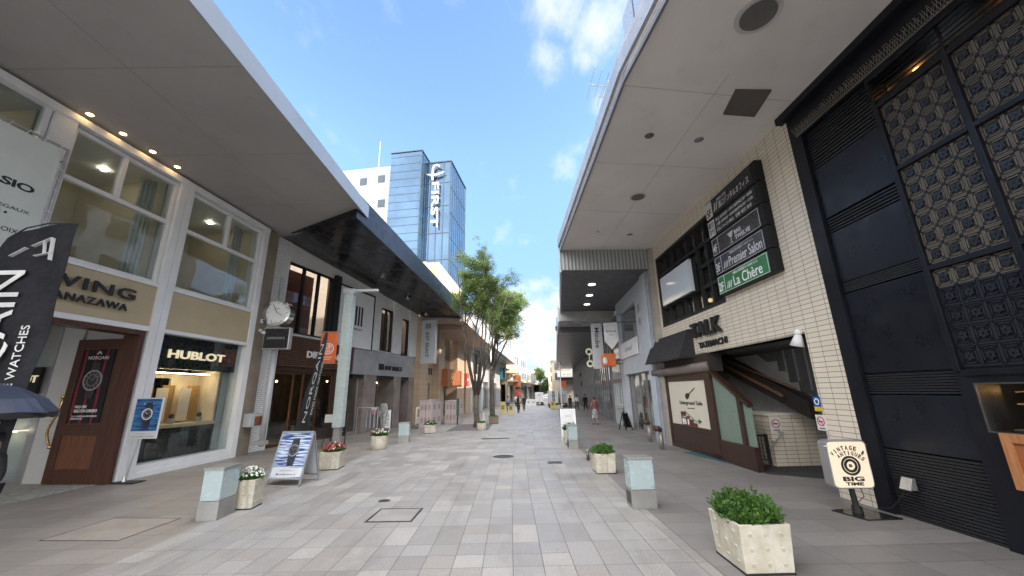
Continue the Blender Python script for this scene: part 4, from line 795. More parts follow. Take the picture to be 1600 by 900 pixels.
# stack of five floor signs
casem = mat('sign_case_black', (.008, .008, .009), .55, spec=.3); blk = mat('sign_black', (.012, .012, .014), .3); nav = mat('sign_navy', (.018, .022, .045), .3); grn = mat('sign_green', (.012, .16, .05), .35); gry = mat('sign_charcoal', (.028, .027, .028), .3)
sil = mat('sign_silver_text', (.55, .56, .58), .4)
rows = [('5F', blk, 'topmost floor sign, black with a white 5F plate and silver Japanese lettering'), ('', blk, 'second floor sign from the top, black with opening hours in small print'), ('4F', gry, 'middle floor sign, charcoal with a cocktail glass and bar name'), ('3F', nav, 'navy floor sign marked 3F, just above the green one'), ('2F', grn, 'green floor sign marked 2F at the bottom of the stack')]
Z0 = 5.76; hh = .444
for i, (fl, m_, lb) in enumerate(rows):
    z1 = Z0-i*hh; z0 = z1-hh+.015
    t = onf(F, 'floor_sign', lb, 'sign', -2.33, .09, z0, 'floor signs stacked on the cream tiled wall'); h = z1-z0
    B().box(-.93, .93, -.24, .02, 0, h).make('case', casem, t, bevel=.004); B().box(-.9, .80, -.245, -.24, .02, h-.02).make('face', m_, t)
    b = B(); w = B()
    if i < 2:
        pl = B().box(-.92, -.66, -.25, -.246, .03, h-.03).make('floor_plate', mat('plate_white', (.6, .6, .58), .5), t)
    if i == 0:
        b = B(); letters(b, '5F', -.88, -.7, .06, .24, -.25, .004, bold=.02); b.make('floor_number', ink, pl)
        letters(w, '医療法人社団', -.42, -.08, .28, .34, -.246, .004); letters(w, '溝口デンタルオフィス', -.4, .7, .09, .25, -.246, .004)
        for k in range(2): w.xz([(-.6+k*.08, .1), (-.56+k*.08, .1), (-.5+k*.08, .28), (-.53+k*.08, .28)], -.25, -.246)
    elif i == 1:
        b = B(); letters(b, '総合\n受付', -.9, -.68, .06, .38, -.25, .004); b.make('floor_number', ink, pl)
        letters(w, '平日 AM9:00〜PM1:00/PM2:30〜8:00', -.6, .72, .29, .37, -.246, .004); letters(w, '土曜 AM9:00〜PM1:00/PM2:00〜5:00', -.6, .72, .18, .26, -.246, .004); letters(w, '代表. 076-221-0852   日曜･祝日 休診', -.6, .66, .06, .14, -.246, .004)
    else:
        letters(w, fl, -.87, -.7, .08, .27, -.246, .004, bold=.01); w.box(-.65, -.64, -.25, -.246, .03, h-.03)
        for (x0, x1, z0_, z1_) in ((-.88, .78, .03, .038), (-.88, .78, h-.038, h-.03), (-.88, -.872, .03, h-.03), (.772, .78, .03, h-.03)): w.box(x0, x1, -.25, -.246, z0_, z1_)
        if i == 2:
            letters(w, 'BAR', -.02, .22, .2, .29, -.246, .004, bold=.02); letters(w, 'TWELVE', -.02, .48, .08, .17, -.246, .004, bold=.02)
            w.xz([(-.27, .3), (-.18, .2), (-.12, .2), (-.06, .32)], -.25, -.246); w.box(-.16, -.145, -.25, -.246, .09, .2); w.box(-.2, -.1, -.25, -.246, .07, .085)
        else:
            letters(w, '医療法人社団 溝口デンタルオフィス', -.3, .5, .31, .37, -.246, .004)
            for k in range(3): w.xz([(-.58+k*.06, .08), (-.55+k*.06, .08), (-.5+k*.06, .22), (-.52+k*.06, .22)], -.25, -.246)
            letters(w, 'Premier Salon' if i == 3 else 'La Chère', -.36 if i == 3 else -.32, .72 if i == 3 else .6, .07, .28, -.246, .004, bold=.005)
    w.make('lettering', sil if i != 4 else whiteink, t)
# lamps, notices on the near pier
t = onf(F, 'wall_lamp', 'white bell-shaped lamp under the lintel of the tiled recess', 'lamp', -1.38, -.04, 2.2); B().frus((-.03, -.02, .04), (0.02, 0, .22), .105, .05, 16).make('shade', white, t, smooth=True); B().ball((.02, 0, .26), .06).make('mount', white, t)
redring = mat('red_ring', (.5, .03, .04), .5); paper = mat('notice_paper', (.62, .62, .61), .6, var=.02)
def nosmoke(t, s=1.0):
    B().box(-.13*s, .13*s, -.008, 0, -.16*s, .16*s).make('sheet', paper, t); b = B(); ring(b, 0, .02, .08*s, .1*s, -.012, -.008); b.bar((-.06*s, -.01, .09*s), (.06*s, -.01, -.05*s), .018, .004); b.make('prohibition_ring', redring, t)
    B().box(-.06*s, .05*s, -.011, -.008, .01*s, .035*s).box(-.08*s, .08*s, -.011, -.008, -.13*s, -.11*s).make('cigarette', ink, t)
t = onf(F, 'notice', 'no-smoking notice on the near tiled pier below the blue camera notice', 'notice', -1.31, -.002, 1.04); nosmoke(t, .72)
t = thing('notice', 'no-smoking notice on the half-height tiled wall', 'notice', (5.58, 8.548, .82)); nosmoke(t, .9)
t = onf(F, 'notice', 'blue and yellow notice on the near tiled pier above the no-smoking one', 'notice', -1.31, -.002, 1.3); B().box(-.075, .07, -.008, 0, -.02, .13).make('blue_sheet', mat('notice_blue', (.01, .08, .28), .4), t); B().box(-.075, .07, -.008, 0, -.09, -.022).make('yellow_sheet', mat('notice_yellow', (.55, .4, .03), .5), t); b = B(); ring(b, 0, .055, .035, .05, -.012, -.008); b.make('eye_symbol', whiteink, t)
# canopy
RI = lambda F_, q: inL(F_, q)
can = inL(F, B().prism([(2.65, -12), (2.05, 2.6), (1.78, 4.77), (1.73, 12.05), (4.86, 12.84), (5.3, 12.8), (5.3, -12)], 6.12, 6.42)).make('canopy', plum, bld)
trim = inL(F, B().prism([(2.65, -12), (2.05, 2.6), (1.78, 4.77), (1.73, 12.05), (1.77, 12.05), (1.82, 4.77), (2.09, 2.6), (2.69, -12)], 6.06, 6.2)).make('edge_trim', mat('trim_grey', (.20, .20, .205), .4, .3), can)
inL(F, B().prism([(2.60, -12), (2.0, 2.6), (1.73, 4.77), (1.68, 12.1), (1.73, 12.1), (1.78, 4.77), (2.05, 2.6), (2.65, -12)], 6.24, 6.5)).make('edge_band', mat('band_grey', (.36, .37, .38), .35, .3), can)
inL(F, B().prism([(2.62, -12), (2.02, 2.6), (1.75, 4.77), (1.70, 12.07), (4.86, 12.86), (5.3, 12.8), (5.3, -12)], 6.42, 6.6)).make('top_deck', greywall, can)
for (x, y, r) in ((3.2, 3.76, .27), (3.19, 8.43, .2)):
    g = inL(F, B().frus((x, y, 6.105), (x, y, 6.12), r, r, 32)).make('speaker_ring', mat('ring_cream', (.5, .48, .46), .5), can); inL(F, B().frus((x, y, 6.095), (x, y, 6.105), r*.78, r*.78, 32)).make('speaker_grille', mat('grille', (.13, .13, .125), .6, bump=.5, bscale=200), g)
for (x, y) in ((2.65, 6.11), (3.64, 6.25), (2.7, 10.5), (3.7, 10.78)): inL(F, B().frus((x, y, 6.108), (x, y, 6.12), .085, .085, 20)).make('downlight', chrome, can)
inL(F, B().prism([(3.62, 5.0), (4.2, 5.02), (4.3, 5.62), (3.72, 5.55)], 6.09, 6.119)).make('access_hatch', mat('hatch', (.10, .09, .085), .6), can)
jn = mat('soffit_joint', (.38, .355, .34), .7)
b = B()
for (p, q) in (((1.85, 4.9), (4.8, 5.3)), ((1.85, 6.95), (4.8, 7.3)), ((1.85, 9.1), (4.8, 9.5)), ((3.35, 4.7), (3.1, 12.3)), ((1.95, 3.0), (4.8, 3.3))): b.bar((p[0], p[1], 6.119), (q[0], q[1], 6.119), .008, .004)
inL(F, b).make('panel_joint', jn, can)
# building over the canopy: only its blue-grey end shows
t = thing('upper_building', 'blue-grey panelled upper building above the right canopy', 'building', (3.5, -8, 6.6)); B().prism([(0, -6), (2, -6), (8, -6), (8, 16.88), (.0, 16.88)], 0, 5.55).make('wall', mat('bluegrey_panel', (.33, .37, .42), .3, .1, var=.05), t)
b = B()
for k in range(17): b.box(-.02, 0, k*1.0, k*1.0+.03, 0, 5.5)
b.make('panel_joint', mull, t)
winm = mat('upper_dark_window', (.06, .07, .08), .15)
for k in range(6):
    for z in (1.2, 3.6): f = B().box(-.04, -.0, k*2.6+.5, k*2.6+2.0, z-.08, z+1.4).make('window', lightgrey, t); B().box(-.06, -.03, k*2.6+.6, k*2.6+1.9, z, z+1.3).make('pane', winm, f)
B().box(3, 9, 0, 22, 0, 7.2).box(5, 12, 0, 24, 7.2, 11).make('rear_sun_block', greywall, t)  # unseen taller block added to keep sun off the left canopy fascia
t = thing('tv_antenna', 'spindly television antenna above the edge of the right canopy', 'antenna', (2.5, 7.6, 6.55)); b = B(); b.frus((0, 0, 0), (0, 0, 2.2), .025, .02, 6); b.make('mast', steel, t)
b = B(); b.bar((-.5, 0, 2.1), (.5, .15, 2.1), .02)
for k in range(6): x = -.45+k*.18; b.bar((x, -.5+.05*k, 2.1), (x, .5-.05*k, 2.1), .012)
b.bar((-.3, 0, 1.75), (.3, .1, 1.75), .015)
for k in range(4): x = -.25+k*.15; b.bar((x, -.3, 1.75), (x, .3, 1.75), .01)
b.make('rods', steel, t)

lampsteel = mat('dark_steel_edge', (.10, .10, .10), .4, .6)
# ================================================================== RIGHT: BLACK BUILDING
tagw = [o for o in S.objects if o.get('label', '').startswith('cream long-tile')][0]
for k in range(3):
    for z in (7.3, 9.5): f = B().box(-6.7+k*2.1, -5.3+k*2.1, .2, .28, z, z+1.5).make('upper_window', lightgrey, tagw); B().box(-6.62+k*2.1, -5.38+k*2.1, .17, .2, z+.08, z+1.42).make('pane', glass_dark, f)
bld = onf(F, 'black_building', 'black panelled building with a patterned metal screen and a small lit display window', 'building', 0, 0, 0)
bluk = mat('near_black_panel', (.007, .008, .012), .42, var=.35, scale=.9, spec=.3); bluk2 = mat('near_black_gloss', (.009, .011, .017), .34, var=.3, scale=.7, spec=.32)
b = B(); b.wall(-.665, 9, 0, 6.5, [(-.43, .72, 0.0, 5.57), (.8, 3.2, 1.72, 5.1), (.74, 9, 5.18, 5.5), (.88, 1.65, 1.12, 1.58)], 0, .25); b.box(-.66, 9, .25, 6, 5.6, 6.5).box(-.66, 9, 5, 6, 0, 6.5).box(-.66, .75, .25, 5, 0, 5.6); b.make('wall', bluk, bld)
B().box(-.75, 9, -.12, 0, 6.0, 6.12).make('eaves_trim', bluk, bld)
for z0, z1 in ((4.07, 4.9), (3.05, 3.82), (1.75, 2.88), (.8, 1.46)): B().box(-.42, .71, .05, .25, z0, z1).make('flat_panel', bluk2, bld, bevel=.006)
lvm = mat('louvre_black', (.016, .017, .02), .5, spec=.35)
def lou(z0, z1, st, w=.55):
    b = B(); z = z0
    while z < z1: b.box(-.42, .71, .06, .25, z, min(z+st*w, z1)); z += st
    b.make('louvre', lvm, bld)
lou(4.92, 5.56, .055); lou(3.84, 4.05, .045); lou(2.9, 3.04, .03, .7); lou(1.48, 1.74, .032, .7); lou(0, .79, .036, .75)
B().box(-.45, .74, .14, .26, 0, 5.58).make('louvre_backing', blackmat, bld)
b = B()
for x in (.74, 1.56, 2.36, 3.16): b.box(x, x+.06, -.03, .1, 1.72, 5.2)
for z in (5.1, 4.18, 2.88, 1.70): b.box(.8, 3.2, -.025, .1, z-.03, z+.03)
b.make('screen_frame', bluk, bld, bevel=.004)
scr = B(); cw = .19
def motif(b, o, cx, cz, w, h, lit):
    for k, r in ((0, .455), (1, .34)):
        x0, x1, z0, z1 = cx-w*r, cx+w*r, cz-h*r, cz+h*r; c = w*(.07 if k == 0 else .12); T = o if lit else b
        for a, d in (((x0+c, z0), (x1-c, z0)), ((x0+c, z1), (x1-c, z1)), ((x0, z0+c), (x0, z1-c)), ((x1, z0+c), (x1, z1-c))): T.bar((a[0], .018, a[1]), (d[0], .018, d[1]), .0062, .014)
    if lit: o.xz([(cx+w*.14*math.cos(k*math.pi/4), cz+h*.14*math.sin(k*math.pi/4)) for k in range(8)], .02, .03)
    for k in range(6):
        a = k*math.pi/3+.5; ca, sa = math.cos(a), math.sin(a); r1, r2 = w*.15, w*.29
        b.xz([(cx+.006*ca, cz+.006*sa), (cx+r1*ca+.020*sa, cz+r1*sa-.020*ca), (cx+r2*ca, cz+r2*sa), (cx+r1*ca-.020*sa, cz+r1*sa+.020*ca)], .010, .019)
    b.bar((cx-w*.5, .02, cz-h*.5), (cx-w*.5, .02, cz+h*.5), .008, .012); b.bar((cx-w*.5, .02, cz-h*.5), (cx+w*.5, .02, cz-h*.5), .008, .012)
och = B()
zrow = [4.22+.0 + (i+.5)*.215 for i in range(4)]+[2.92+(i+.5)*.2075 for i in range(6)]+[2.74]+[1.76+(i+.5)*.22 for i in range(4)]
for bay in (.8, 1.62, 2.42, 3.22):
    for i in range(4):
        for z in zrow: motif(scr, och, bay+(i+.5)*.187, z, .187, .207, z > 2.7)
scr.make('patterned_screen', mat('screen_iron', (.02, .024, .032), .4, .3), bld)
B().box(.78, 4.0, .03, .05, 2.62, 5.14).make('screen_backing', mat('dark_bronze_backing', (.035, .032, .03), .6, var=.2), bld)
och.make('ochre_tracery', mat('ochre_tracery', (.095, .082, .066), .6, var=.18, scale=3), bld)
B().box(.78, 4.0, .026, .05, 1.70, 2.62).make('screen_lower_backing', bluk, bld)
B().box(.75, 8, 1.6, 1.7, 5.1, 5.6).box(.75, 8, .25, 1.6, 5.12, 5.16).box(.75, 8, .25, 1.6, 5.55, 5.59).make('loft_room', mat('loft_brown', (.09, .07, .055), .7, var=.4, scale=2), bld)
b = B()
for z in (5.22, 5.28, 5.34, 5.40, 5.46): b.box(.74, 8, .05, .07, z, z+.012)
for x in (1.55, 2.6): b.box(x, x+.02, .045, .075, 5.18, 5.5)
b.make('loft_bars', bluk, bld)
B().box(.74, 8, .12, .128, 5.18, 5.5).make('loft_pane', glass, bld); B().box(.74, 8, .0, .02, 5.5, 5.512).make('loft_edge', steel, bld)
for x in (.95, 1.95, 2.9): B().frus((x, .5, 5.50), (x, .5, 5.54), .05, .05, 14).make('loft_lamp', mat('orange_lamp', (1, .5, .1), .5, emit=(1, .42, .08), es=5), bld)
for x, z in ((1.32, 5.36), (1.1, 5.30)): B().box(x, x+.2, .6, .62, z-.08, z+.05).make('loft_window', mat('bright_gap', (.7, .75, .8), .5, emit=(.8, .9, 1), es=.5), bld)
b = B()
random.seed(3)
for i in range(110):
    x = -.5+i*.035
    for s in (-1, 1): b.bar((x, -.02, 5.60), (x+s*random.uniform(.01, .04)+.02, -.06+s*.03, 5.72+random.uniform(-.01, .01)), .004)
b.box(-.5, 3.3, -.03, -.01, 5.59, 5.6)
t = onf(F, 'bird_spikes', 'row of thin bird spikes along the black ledge above the louvres', 'bird spikes', 0, 0, 0); b.make('spikes', mat('spike_metal', (.3, .27, .24), .4, .6), t)
B().wall(.865, 1.665, 1.105, 1.595, [(.88, 1.65, 1.12, 1.58)], -.01, .05).make('display_frame', lampsteel, bld)
B().box(.88, 1.65, .03, .036, 1.12, 1.58).make('display_pane', glass, bld); B().box(.86, 1.7, .9, .95, 1.0, 1.7).make('display_back', mat('sepia_shelf', (.22, .14, .08), .6, var=.5, scale=5), bld); B().box(.86, 1.7, .25, .9, 1.05, 1.13).make('display_floor', mat('display_floor', (.2, .15, .1), .5), bld)
for x, z in ((1.05, 1.52), (1.28, 1.54), (1.34, 1.5), (1.5, 1.53)): B().ball((x, .4, z), .016, 8, 6).make('display_bulb', mat('display_bulb', (1, .7, .3), .5, emit=(1, .5, .15), es=40), bld)
t = onf(F, 'glassware', 'cluster of glass decanter and goblets inside the small lit black-building window', 'glassware', 1.25, .35, 1.13)
gl = mat('clear_glass', (.55, .62, .62), .08, var=.1, spec=.9)
b = B(); b.frus((-.12, 0, 0), (-.12, 0, .12), .03, .05, 12); b.frus((.02, 0, 0), (.02, 0, .1), .045, .03, 12); b.frus((.02, 0, .1), (.02, 0, .2), .02, .015, 12); b.frus((.15, .05, 0), (.15, .05, .14), .04, .05, 12); b.make('goblet', gl, t, smooth=True); b = B(); b.tube([(-.05, 0, .05), (-.07, 0, .2), (0, 0, .3), (.07, 0, .2), (.07, 0, .05)], .01); b.make('handle', gl, t, smooth=True)
t = onf(F, 'menu_stand', 'orange-brown wooden frame leaning under the small display window at the right edge', 'menu board', 1.15, -.12, 0)
ow = woodmat('orange_pine', (.30, .12, .045), (.46, .2, .08), .45)
B().wall(-.1, .75, .62, 1.12, [(-.02, .67, .7, 1.04)], -.02, .03).make('frame', ow, t); B().box(-.02, .67, .0, .01, .7, 1.04).make('board', mat('deep_orange', (.28, .09, .03), .6), t); B().box(.0, .04, 0, .05, 0, .62).box(.6, .64, 0, .05, 0, .62).make('leg', ow, t)
t = onf(F, 'flood_lamp', 'small silver box lamp fixed low on the ribbed black wall', 'lamp', -.12, 0, .36); B().add([(-.07, 0, 0), (.07, 0, 0), (.07, 0, .13), (-.07, 0, .13), (-.07, -.09, 0), (.07, -.09, 0), (.07, -.03, .13), (-.07, -.03, .13)], [(0, 3, 2, 1)[::-1], (4, 5, 6, 7), (0, 4, 7, 3), (1, 2, 6, 5), (3, 7, 6, 2), (0, 1, 5, 4)]).make('hood', steel, t); B().tube([(-.05, -.02, 0), (-.12, -.03, -.1), (-.3, -.03, -.28), (-.5, -.05, -.34)], .006, 6).make('cable', ink, t)

# ================================================================== RIGHT: WHITE SHOPFRONT AND BEYOND
F = R2
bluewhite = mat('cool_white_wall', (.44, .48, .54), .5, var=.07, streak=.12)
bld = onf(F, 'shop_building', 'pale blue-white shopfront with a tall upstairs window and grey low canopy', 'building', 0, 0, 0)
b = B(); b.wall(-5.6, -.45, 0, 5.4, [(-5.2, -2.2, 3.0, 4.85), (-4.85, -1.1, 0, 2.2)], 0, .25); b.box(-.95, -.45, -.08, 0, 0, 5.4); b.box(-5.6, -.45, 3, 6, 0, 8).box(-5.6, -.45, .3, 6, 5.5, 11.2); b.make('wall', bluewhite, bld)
for k in range(2):
    for z in (7.2, 9.3): f = B().box(-5.2+k*2.3, -3.6+k*2.3, .25, .3, z, z+1.3).make('upper_window', lightgrey, bld); B().box(-5.1+k*2.3, -3.7+k*2.3, .22, .25, z+.1, z+1.2).make('pane', winglass, f)
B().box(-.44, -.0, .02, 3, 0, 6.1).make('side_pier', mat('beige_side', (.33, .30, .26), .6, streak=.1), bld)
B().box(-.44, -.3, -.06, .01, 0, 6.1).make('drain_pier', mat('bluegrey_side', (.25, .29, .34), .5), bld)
B().box(-5.2, -2.2, .12, .13, 3.0, 4.85).make('upper_pane', glass_dark, bld); B().box(-5.5, -1, 1.6, 1.7, 2.5, 5.3).make('room', mat('grey_room', (.12, .125, .13), .7, var=.4, scale=1.5), bld)
B().box(-4.95, -2.25, -.06, .0, 2.86, 3.5).make('sign_panel', white, bld, bevel=.01); b = B(); letters(b, 'Carmel', -4.2, -3.0, 3.1, 3.3, -.06, .01, ital=.35); b.make('sign_lettering', greywall, bld)
b = B(); letters(b, '美容', -1.9, -1.5, 4.3, 4.6, 0, .02); letters(b, '室', -1.9, -1.5, 3.85, 4.1, 0, .02, keep=True); b.make('wall_lettering', greywall, bld)
tn = mat('taupe_frame', (.22, .19, .17), .5)
def sf(F_, x0, x1, z1, mulls, parent, y=.15, fr=tn, w=.07, zt=None):
    b = B(); hs = []
    for a, c in zip([x0]+mulls, mulls+[x1]): hs.append((a+w/2, c-w/2, .08, (zt or z1)-w/2)); 
    if zt:
        for a, c in zip([x0]+mulls, mulls+[x1]): hs.append((a+w/2, c-w/2, zt+w/2, z1-w/2))
    b.wall(x0, x1, 0, z1, hs, y, y+.08); f = b.make('shopfront', fr, parent); B().box(x0+.03, x1-.03, y+.03, y+.038, .05, z1-.03).make('pane', glass, f)
sf(F, -4.85, -1.1, 2.2, [-4.2, -3.2, -2.3], bld); B().box(-4.9, -.6, 1.5, 1.6, 0, 2.3).make('shop_interior', mat('pale_interior', (.30, .27, .23), .7, var=.5, scale=2), bld)
B().box(-4.85, -1.1, .25, 1.5, .0, .01).box(-2.2, -1.2, .5, .9, 0, .9).box(-4.1, -3.4, .6, 1.0, .3, 1.5).make('shop_display', mat('display_cloth', (.4, .38, .36), .8, var=.5, scale=5), bld)
dg = mat('charcoal_soffit', (.075, .078, .088), .5, var=.06, scale=.8)
can = inL(F, B().prism([(1.76, 12.12), (2.62, 18.85), (5.36, 19.05), (4.72, 12.12)], 5.42, 5.55)).make('canopy', dg, bld)
corr = NT('corrugated_grey'); _v = corr.coord(); _w = corr.n('ShaderNodeTexWave', bands_direction='X'); corr.L(_v, _w.inputs['Vector']); _w.inputs['Scale'].default_value = 2.6; corr.L(corr.mix(corr.rng(_w.outputs['Fac'], .5, .95, 0, 1), (.33, .34, .33), (.16, .165, .16)), corr.b.inputs['Base Color']); corr.b.inputs['Roughness'].default_value = .5; corr.bump(_w.outputs['Fac'], .6, .02); corr = corr.m
cb = B().prism([(1.74, 12.05), (1.76, 12.12), (4.66, 12.14), (4.66, 12.1)], 5.43, 6.3)
o = cb.make('canopy_end_band', corr, None); tag(o, 'light grey corrugated band closing the gap above the lower charcoal canopy', 'cladding')
inL(F, B().prism([(1.70, 12.06), (1.76, 12.06), (2.62, 18.85), (2.56, 18.85)], 5.36, 6.25)).make('canopy_edge', lightgrey, can)
for (x, y) in ((3.13, 13.85), (3.38, 15.55), (3.61, 17.28)): inL(F, B().frus((x, y, 5.40), (x, y, 5.42), .14, .14, 20)).make('downlight', mat('lit_can', (.8, .8, .78), .3, emit=(1, .98, .95), es=.7), can)
# second: shop with grid window
bld2 = onf(F, 'shop_building', 'narrow brown-grey shop with gridded door between the pale shopfront and the glass store', 'building', 0, 0, 0)
B().wall(-8.3, -5.62, 0, 5.0, [(-8.0, -5.9, 0, 1.9), (-8.0, -5.9, 2.1, 2.7), (-8.0, -5.9, 3.0, 4.8)], .05, .3).box(-8.3, -5.62, 2.5, 5, 0, 7).make('wall', mat('taupe_wall', (.17, .155, .145), .6, var=.2), bld2)
b = B()
for x in (-8.0, -7.5, -7.0, -6.45, -5.95): b.box(x-.02, x+.05, .08, .16, 0, 2.7)
for z in (.05, .9, 1.85, 2.1, 2.4, 2.68): b.box(-8.0, -5.9, .085, .155, z-.03, z+.03)
b.make('grid_frame', lightgrey, bld2); B().box(-8.0, -5.9, .12, .126, .05, 2.7).make('pane', glass, bld2); B().box(-8.2, -5.7, 1.2, 1.3, 0, 2.9).make('interior', mat('bright_interior', (.45, .42, .36), .7, var=.4, scale=4), bld2); B().box(-8.0, -5.9, .15, .16, 3.0, 4.8).make('upper_pane', winglass, bld2)
can = inL(F, B().prism([(2.5, 18.87), (2.86, 21.4), (5.5, 21.7), (5.3, 18.9)], 4.95, 5.6)).make('canopy', mat('pale_tile_soffit', (.36, .36, .35), .5), bld2)
b = B()
for (x, y) in ((3.0, 19.3), (3.7, 19.35), (3.1, 20.0), (3.5, 20.05), (3.0, 20.9), (4.3, 19.5)): b.box(x, x+.32, y, y+.1, 4.94, 4.951)
inL(F, b).make('slot_vent', ink, can); inL(F, B().box(2.6, 5.3, 21.38, 21.45, 4.85, 5.1)).make('red_edge', mat('dull_red', (.12, .03, .03), .5), can)
inL(F, B().prism([(2.44, 18.87), (2.5, 18.87), (2.86, 21.4), (2.80, 21.4)], 4.9, 5.75)).make('canopy_edge', lightgrey, can)
# glass department store with striped soffit
F3 = Frame((5.3, 20.6), (9.1, 58), True)
bld3 = onf(F3, 'glass_store', 'long dark glass store front with a striped grey metal soffit on the right', 'building', 0, 0, 0)
B().box(-37, 0, .5, 6, 0, 8).box(-37, 0, 0, .5, 4.66, 8).make('wall', mat('store_wall', (.12, .12, .125), .5), bld3)
b = B()
for k in range(42): b.box(-k*.88-.05, -k*.88+.02, .06, .3, 0, 4.64)
b.make('fins', mat('store_fins', (.16, .16, .165), .35, .3), bld3)
B().box(-37, 0, .1, .11, .05, 4.64).make('glazing', glass_dark, bld3)
sim = NT('painted_reflections'); _v = sim.coord(scale=(1, 1, .12)); sim.L(sim.mix(sim.rng(sim.noise(_v, 2.2, 3), .42, .6, 0, 1), (.03, .03, .03), (.36, .36, .30)), sim.b.inputs['Base Color']); sim.b.inputs['Roughness'].default_value = .5  # upright light and dark streaks painted in place of glass reflections
B().box(-37, 0, .4, .5, 0, 4.64).make('painted_reflections', sim.m, bld3)
B().box(-1.5, 7, 1.6, 7, 8, 11.3).make('roof_sun_block', greywall, bld3)  # unseen block added to hold sun off the tan tiled front opposite
st = NT('striped_metal_soffit'); _v = st.coord(); _w = st.n('ShaderNodeTexWave', bands_direction='X'); st.L(_v, _w.inputs['Vector']); _w.inputs['Scale'].default_value = .28; st.L(st.mix(st.rng(_w.outputs['Fac'], .3, .7, 0, 1), (.10, .105, .115), (.22, .23, .245)), st.b.inputs['Base Color']); st.b.inputs['Roughness'].default_value = .3; st.b.inputs['Metallic'].default_value = .5; st = st.m
can = inL(F3, B().prism([(2.72, 20.9), (6.95, 58), (9.3, 58), (5.3, 20.9)], 4.65, 5.3)).make('canopy', st, bld3)
inL(F3, B().prism([(2.66, 21.2), (2.72, 21.2), (6.95, 58), (6.89, 58)], 4.6, 5.6)).make('canopy_edge', mat('bluegrey_edge', (.25, .27, .3), .4), can)
# ================================================================== STREET FURNITURE
frost = mat('frosted_lamp_glass', (.37, .455, .47), .22, var=.04, spec=.6)
lampbase = mat('lamp_base_steel', (.29, .29, .28), .42, .4, var=.12)
def bollard(label, x, y, rz, w=.35, d=.30, h=.66):
    t = thing('bollard_light', label, 'bollard light', (x, y, 0), math.radians(rz), 'bollard lights along the street')
    B().box(-w/2, w/2, -d/2, d/2, .0, .235).make('base', lampbase, t, bevel=.004)
    g = B().box(-w/2+.008, w/2-.008, -d/2+.008, d/2-.008, .24, h-.03).make('glass_body', frost, t, bevel=.004)
    b = B()
    for sx in (-1, 1):
        for z in (.28, h-.07):
            for sy in (-1, 1): b.frus((sx*(w/2-.035), sy*(d/2-.008), z), (sx*(w/2-.035), sy*(d/2), z), .012, .012, 8); b.frus((sx*(w/2-.008), sy*(d/2-.035), z), (sx*w/2, sy*(d/2-.035), z), .012, .012, 8)
    b.make('screws', steel, g)
    B().box(-w/2-.004, w/2+.004, -d/2-.004, d/2+.004, h-.03, h).make('cap', lampbase, t, bevel=.004)
    b = B()
    for k in range(9): b.box(-w/2-.003, -w/2, -d/2+.04, d/2-.04, .05+k*.018, .058+k*.018)
    b.make('vent', ink, t)
    return t
bollard('frosted glass bollard light beside the white-flowered planter at the left', -4.13, 6.02, 3, .27, .40)
bollard('frosted glass bollard light beyond the round planter, before the menswear shop', -3.63, 13.95, 6, .36, .34)
bollard('frosted glass bollard light nearest on the right, in front of the tiled building', 1.84, 6.05, 0, .35, .28)
bollard('frosted glass bollard light farther on the right, in front of a leafy planter', 1.77, 11.85, 2, .26, .38, .64)

concrete = NT('planter_concrete'); _v = concrete.coord(); _s = concrete.coord(scale=(7, 7, .8))
_c = concrete.mix(concrete.rng(concrete.noise(_v, 5, 6), .35, .65, 0, 1), (.47, .43, .34), (.60, .57, .49)); _c = concrete.mix(concrete.rng(concrete.noise(_s, 2.5, 6), .52, .72, 0, .55), _c, (.25, .22, .17))
concrete.L(_c, concrete.b.inputs['Base Color']); concrete.b.inputs['Roughness'].default_value = .85; concrete.bump(concrete.noise(_v, 60, 5), .5, .004); concrete = concrete.m
soil = mat('soil', (.03, .02, .014), .95, bump=.6, bscale=80)
def leafmat(name, c1, c2, ns=3):
    m = NT(name); v = m.coord(); m.L(m.mix(m.rng(m.noise(v, ns, 4), .35, .65, 0, 1), c1, c2), m.b.inputs['Base Color']); m.b.inputs['Roughness'].default_value = .5
    tl = m.n('ShaderNodeBsdfTranslucent'); tl.inputs[0].default_value = c4(mul(c2, 1.6)); ms = m.n('ShaderNodeMixShader'); ms.inputs[0].default_value = .4
    m.L(m.b.outputs[0], ms.inputs[1]); m.L(tl.outputs[0], ms.inputs[2]); m.L(ms.outputs[0], m.out.inputs[0]); return m.m
leaf_pl = leafmat('planter_leaf', (.03, .08, .015), (.09, .19, .035), 9)
leaf_dk = leafmat('dark_leaf', (.015, .04, .012), (.04, .09, .022), 9)
def leaf(b, c, n, L, w, up):
    c = Vector(c); n = Vector(n).normalized(); s = n.cross(up).normalized()*w/2; t = s.cross(n).normalized()*L*.12
    b.add([tuple(c), tuple(c+n*L*.45+s+t), tuple(c+n*L), tuple(c+n*L*.45-s+t)], [(0, 1, 2, 3)])
def rdir(r): 
    while True:
        v = Vector((r.uniform(-1, 1), r.uniform(-1, 1), r.uniform(-1, 1)))
        if .01 < v.length < 1: return v.normalized()
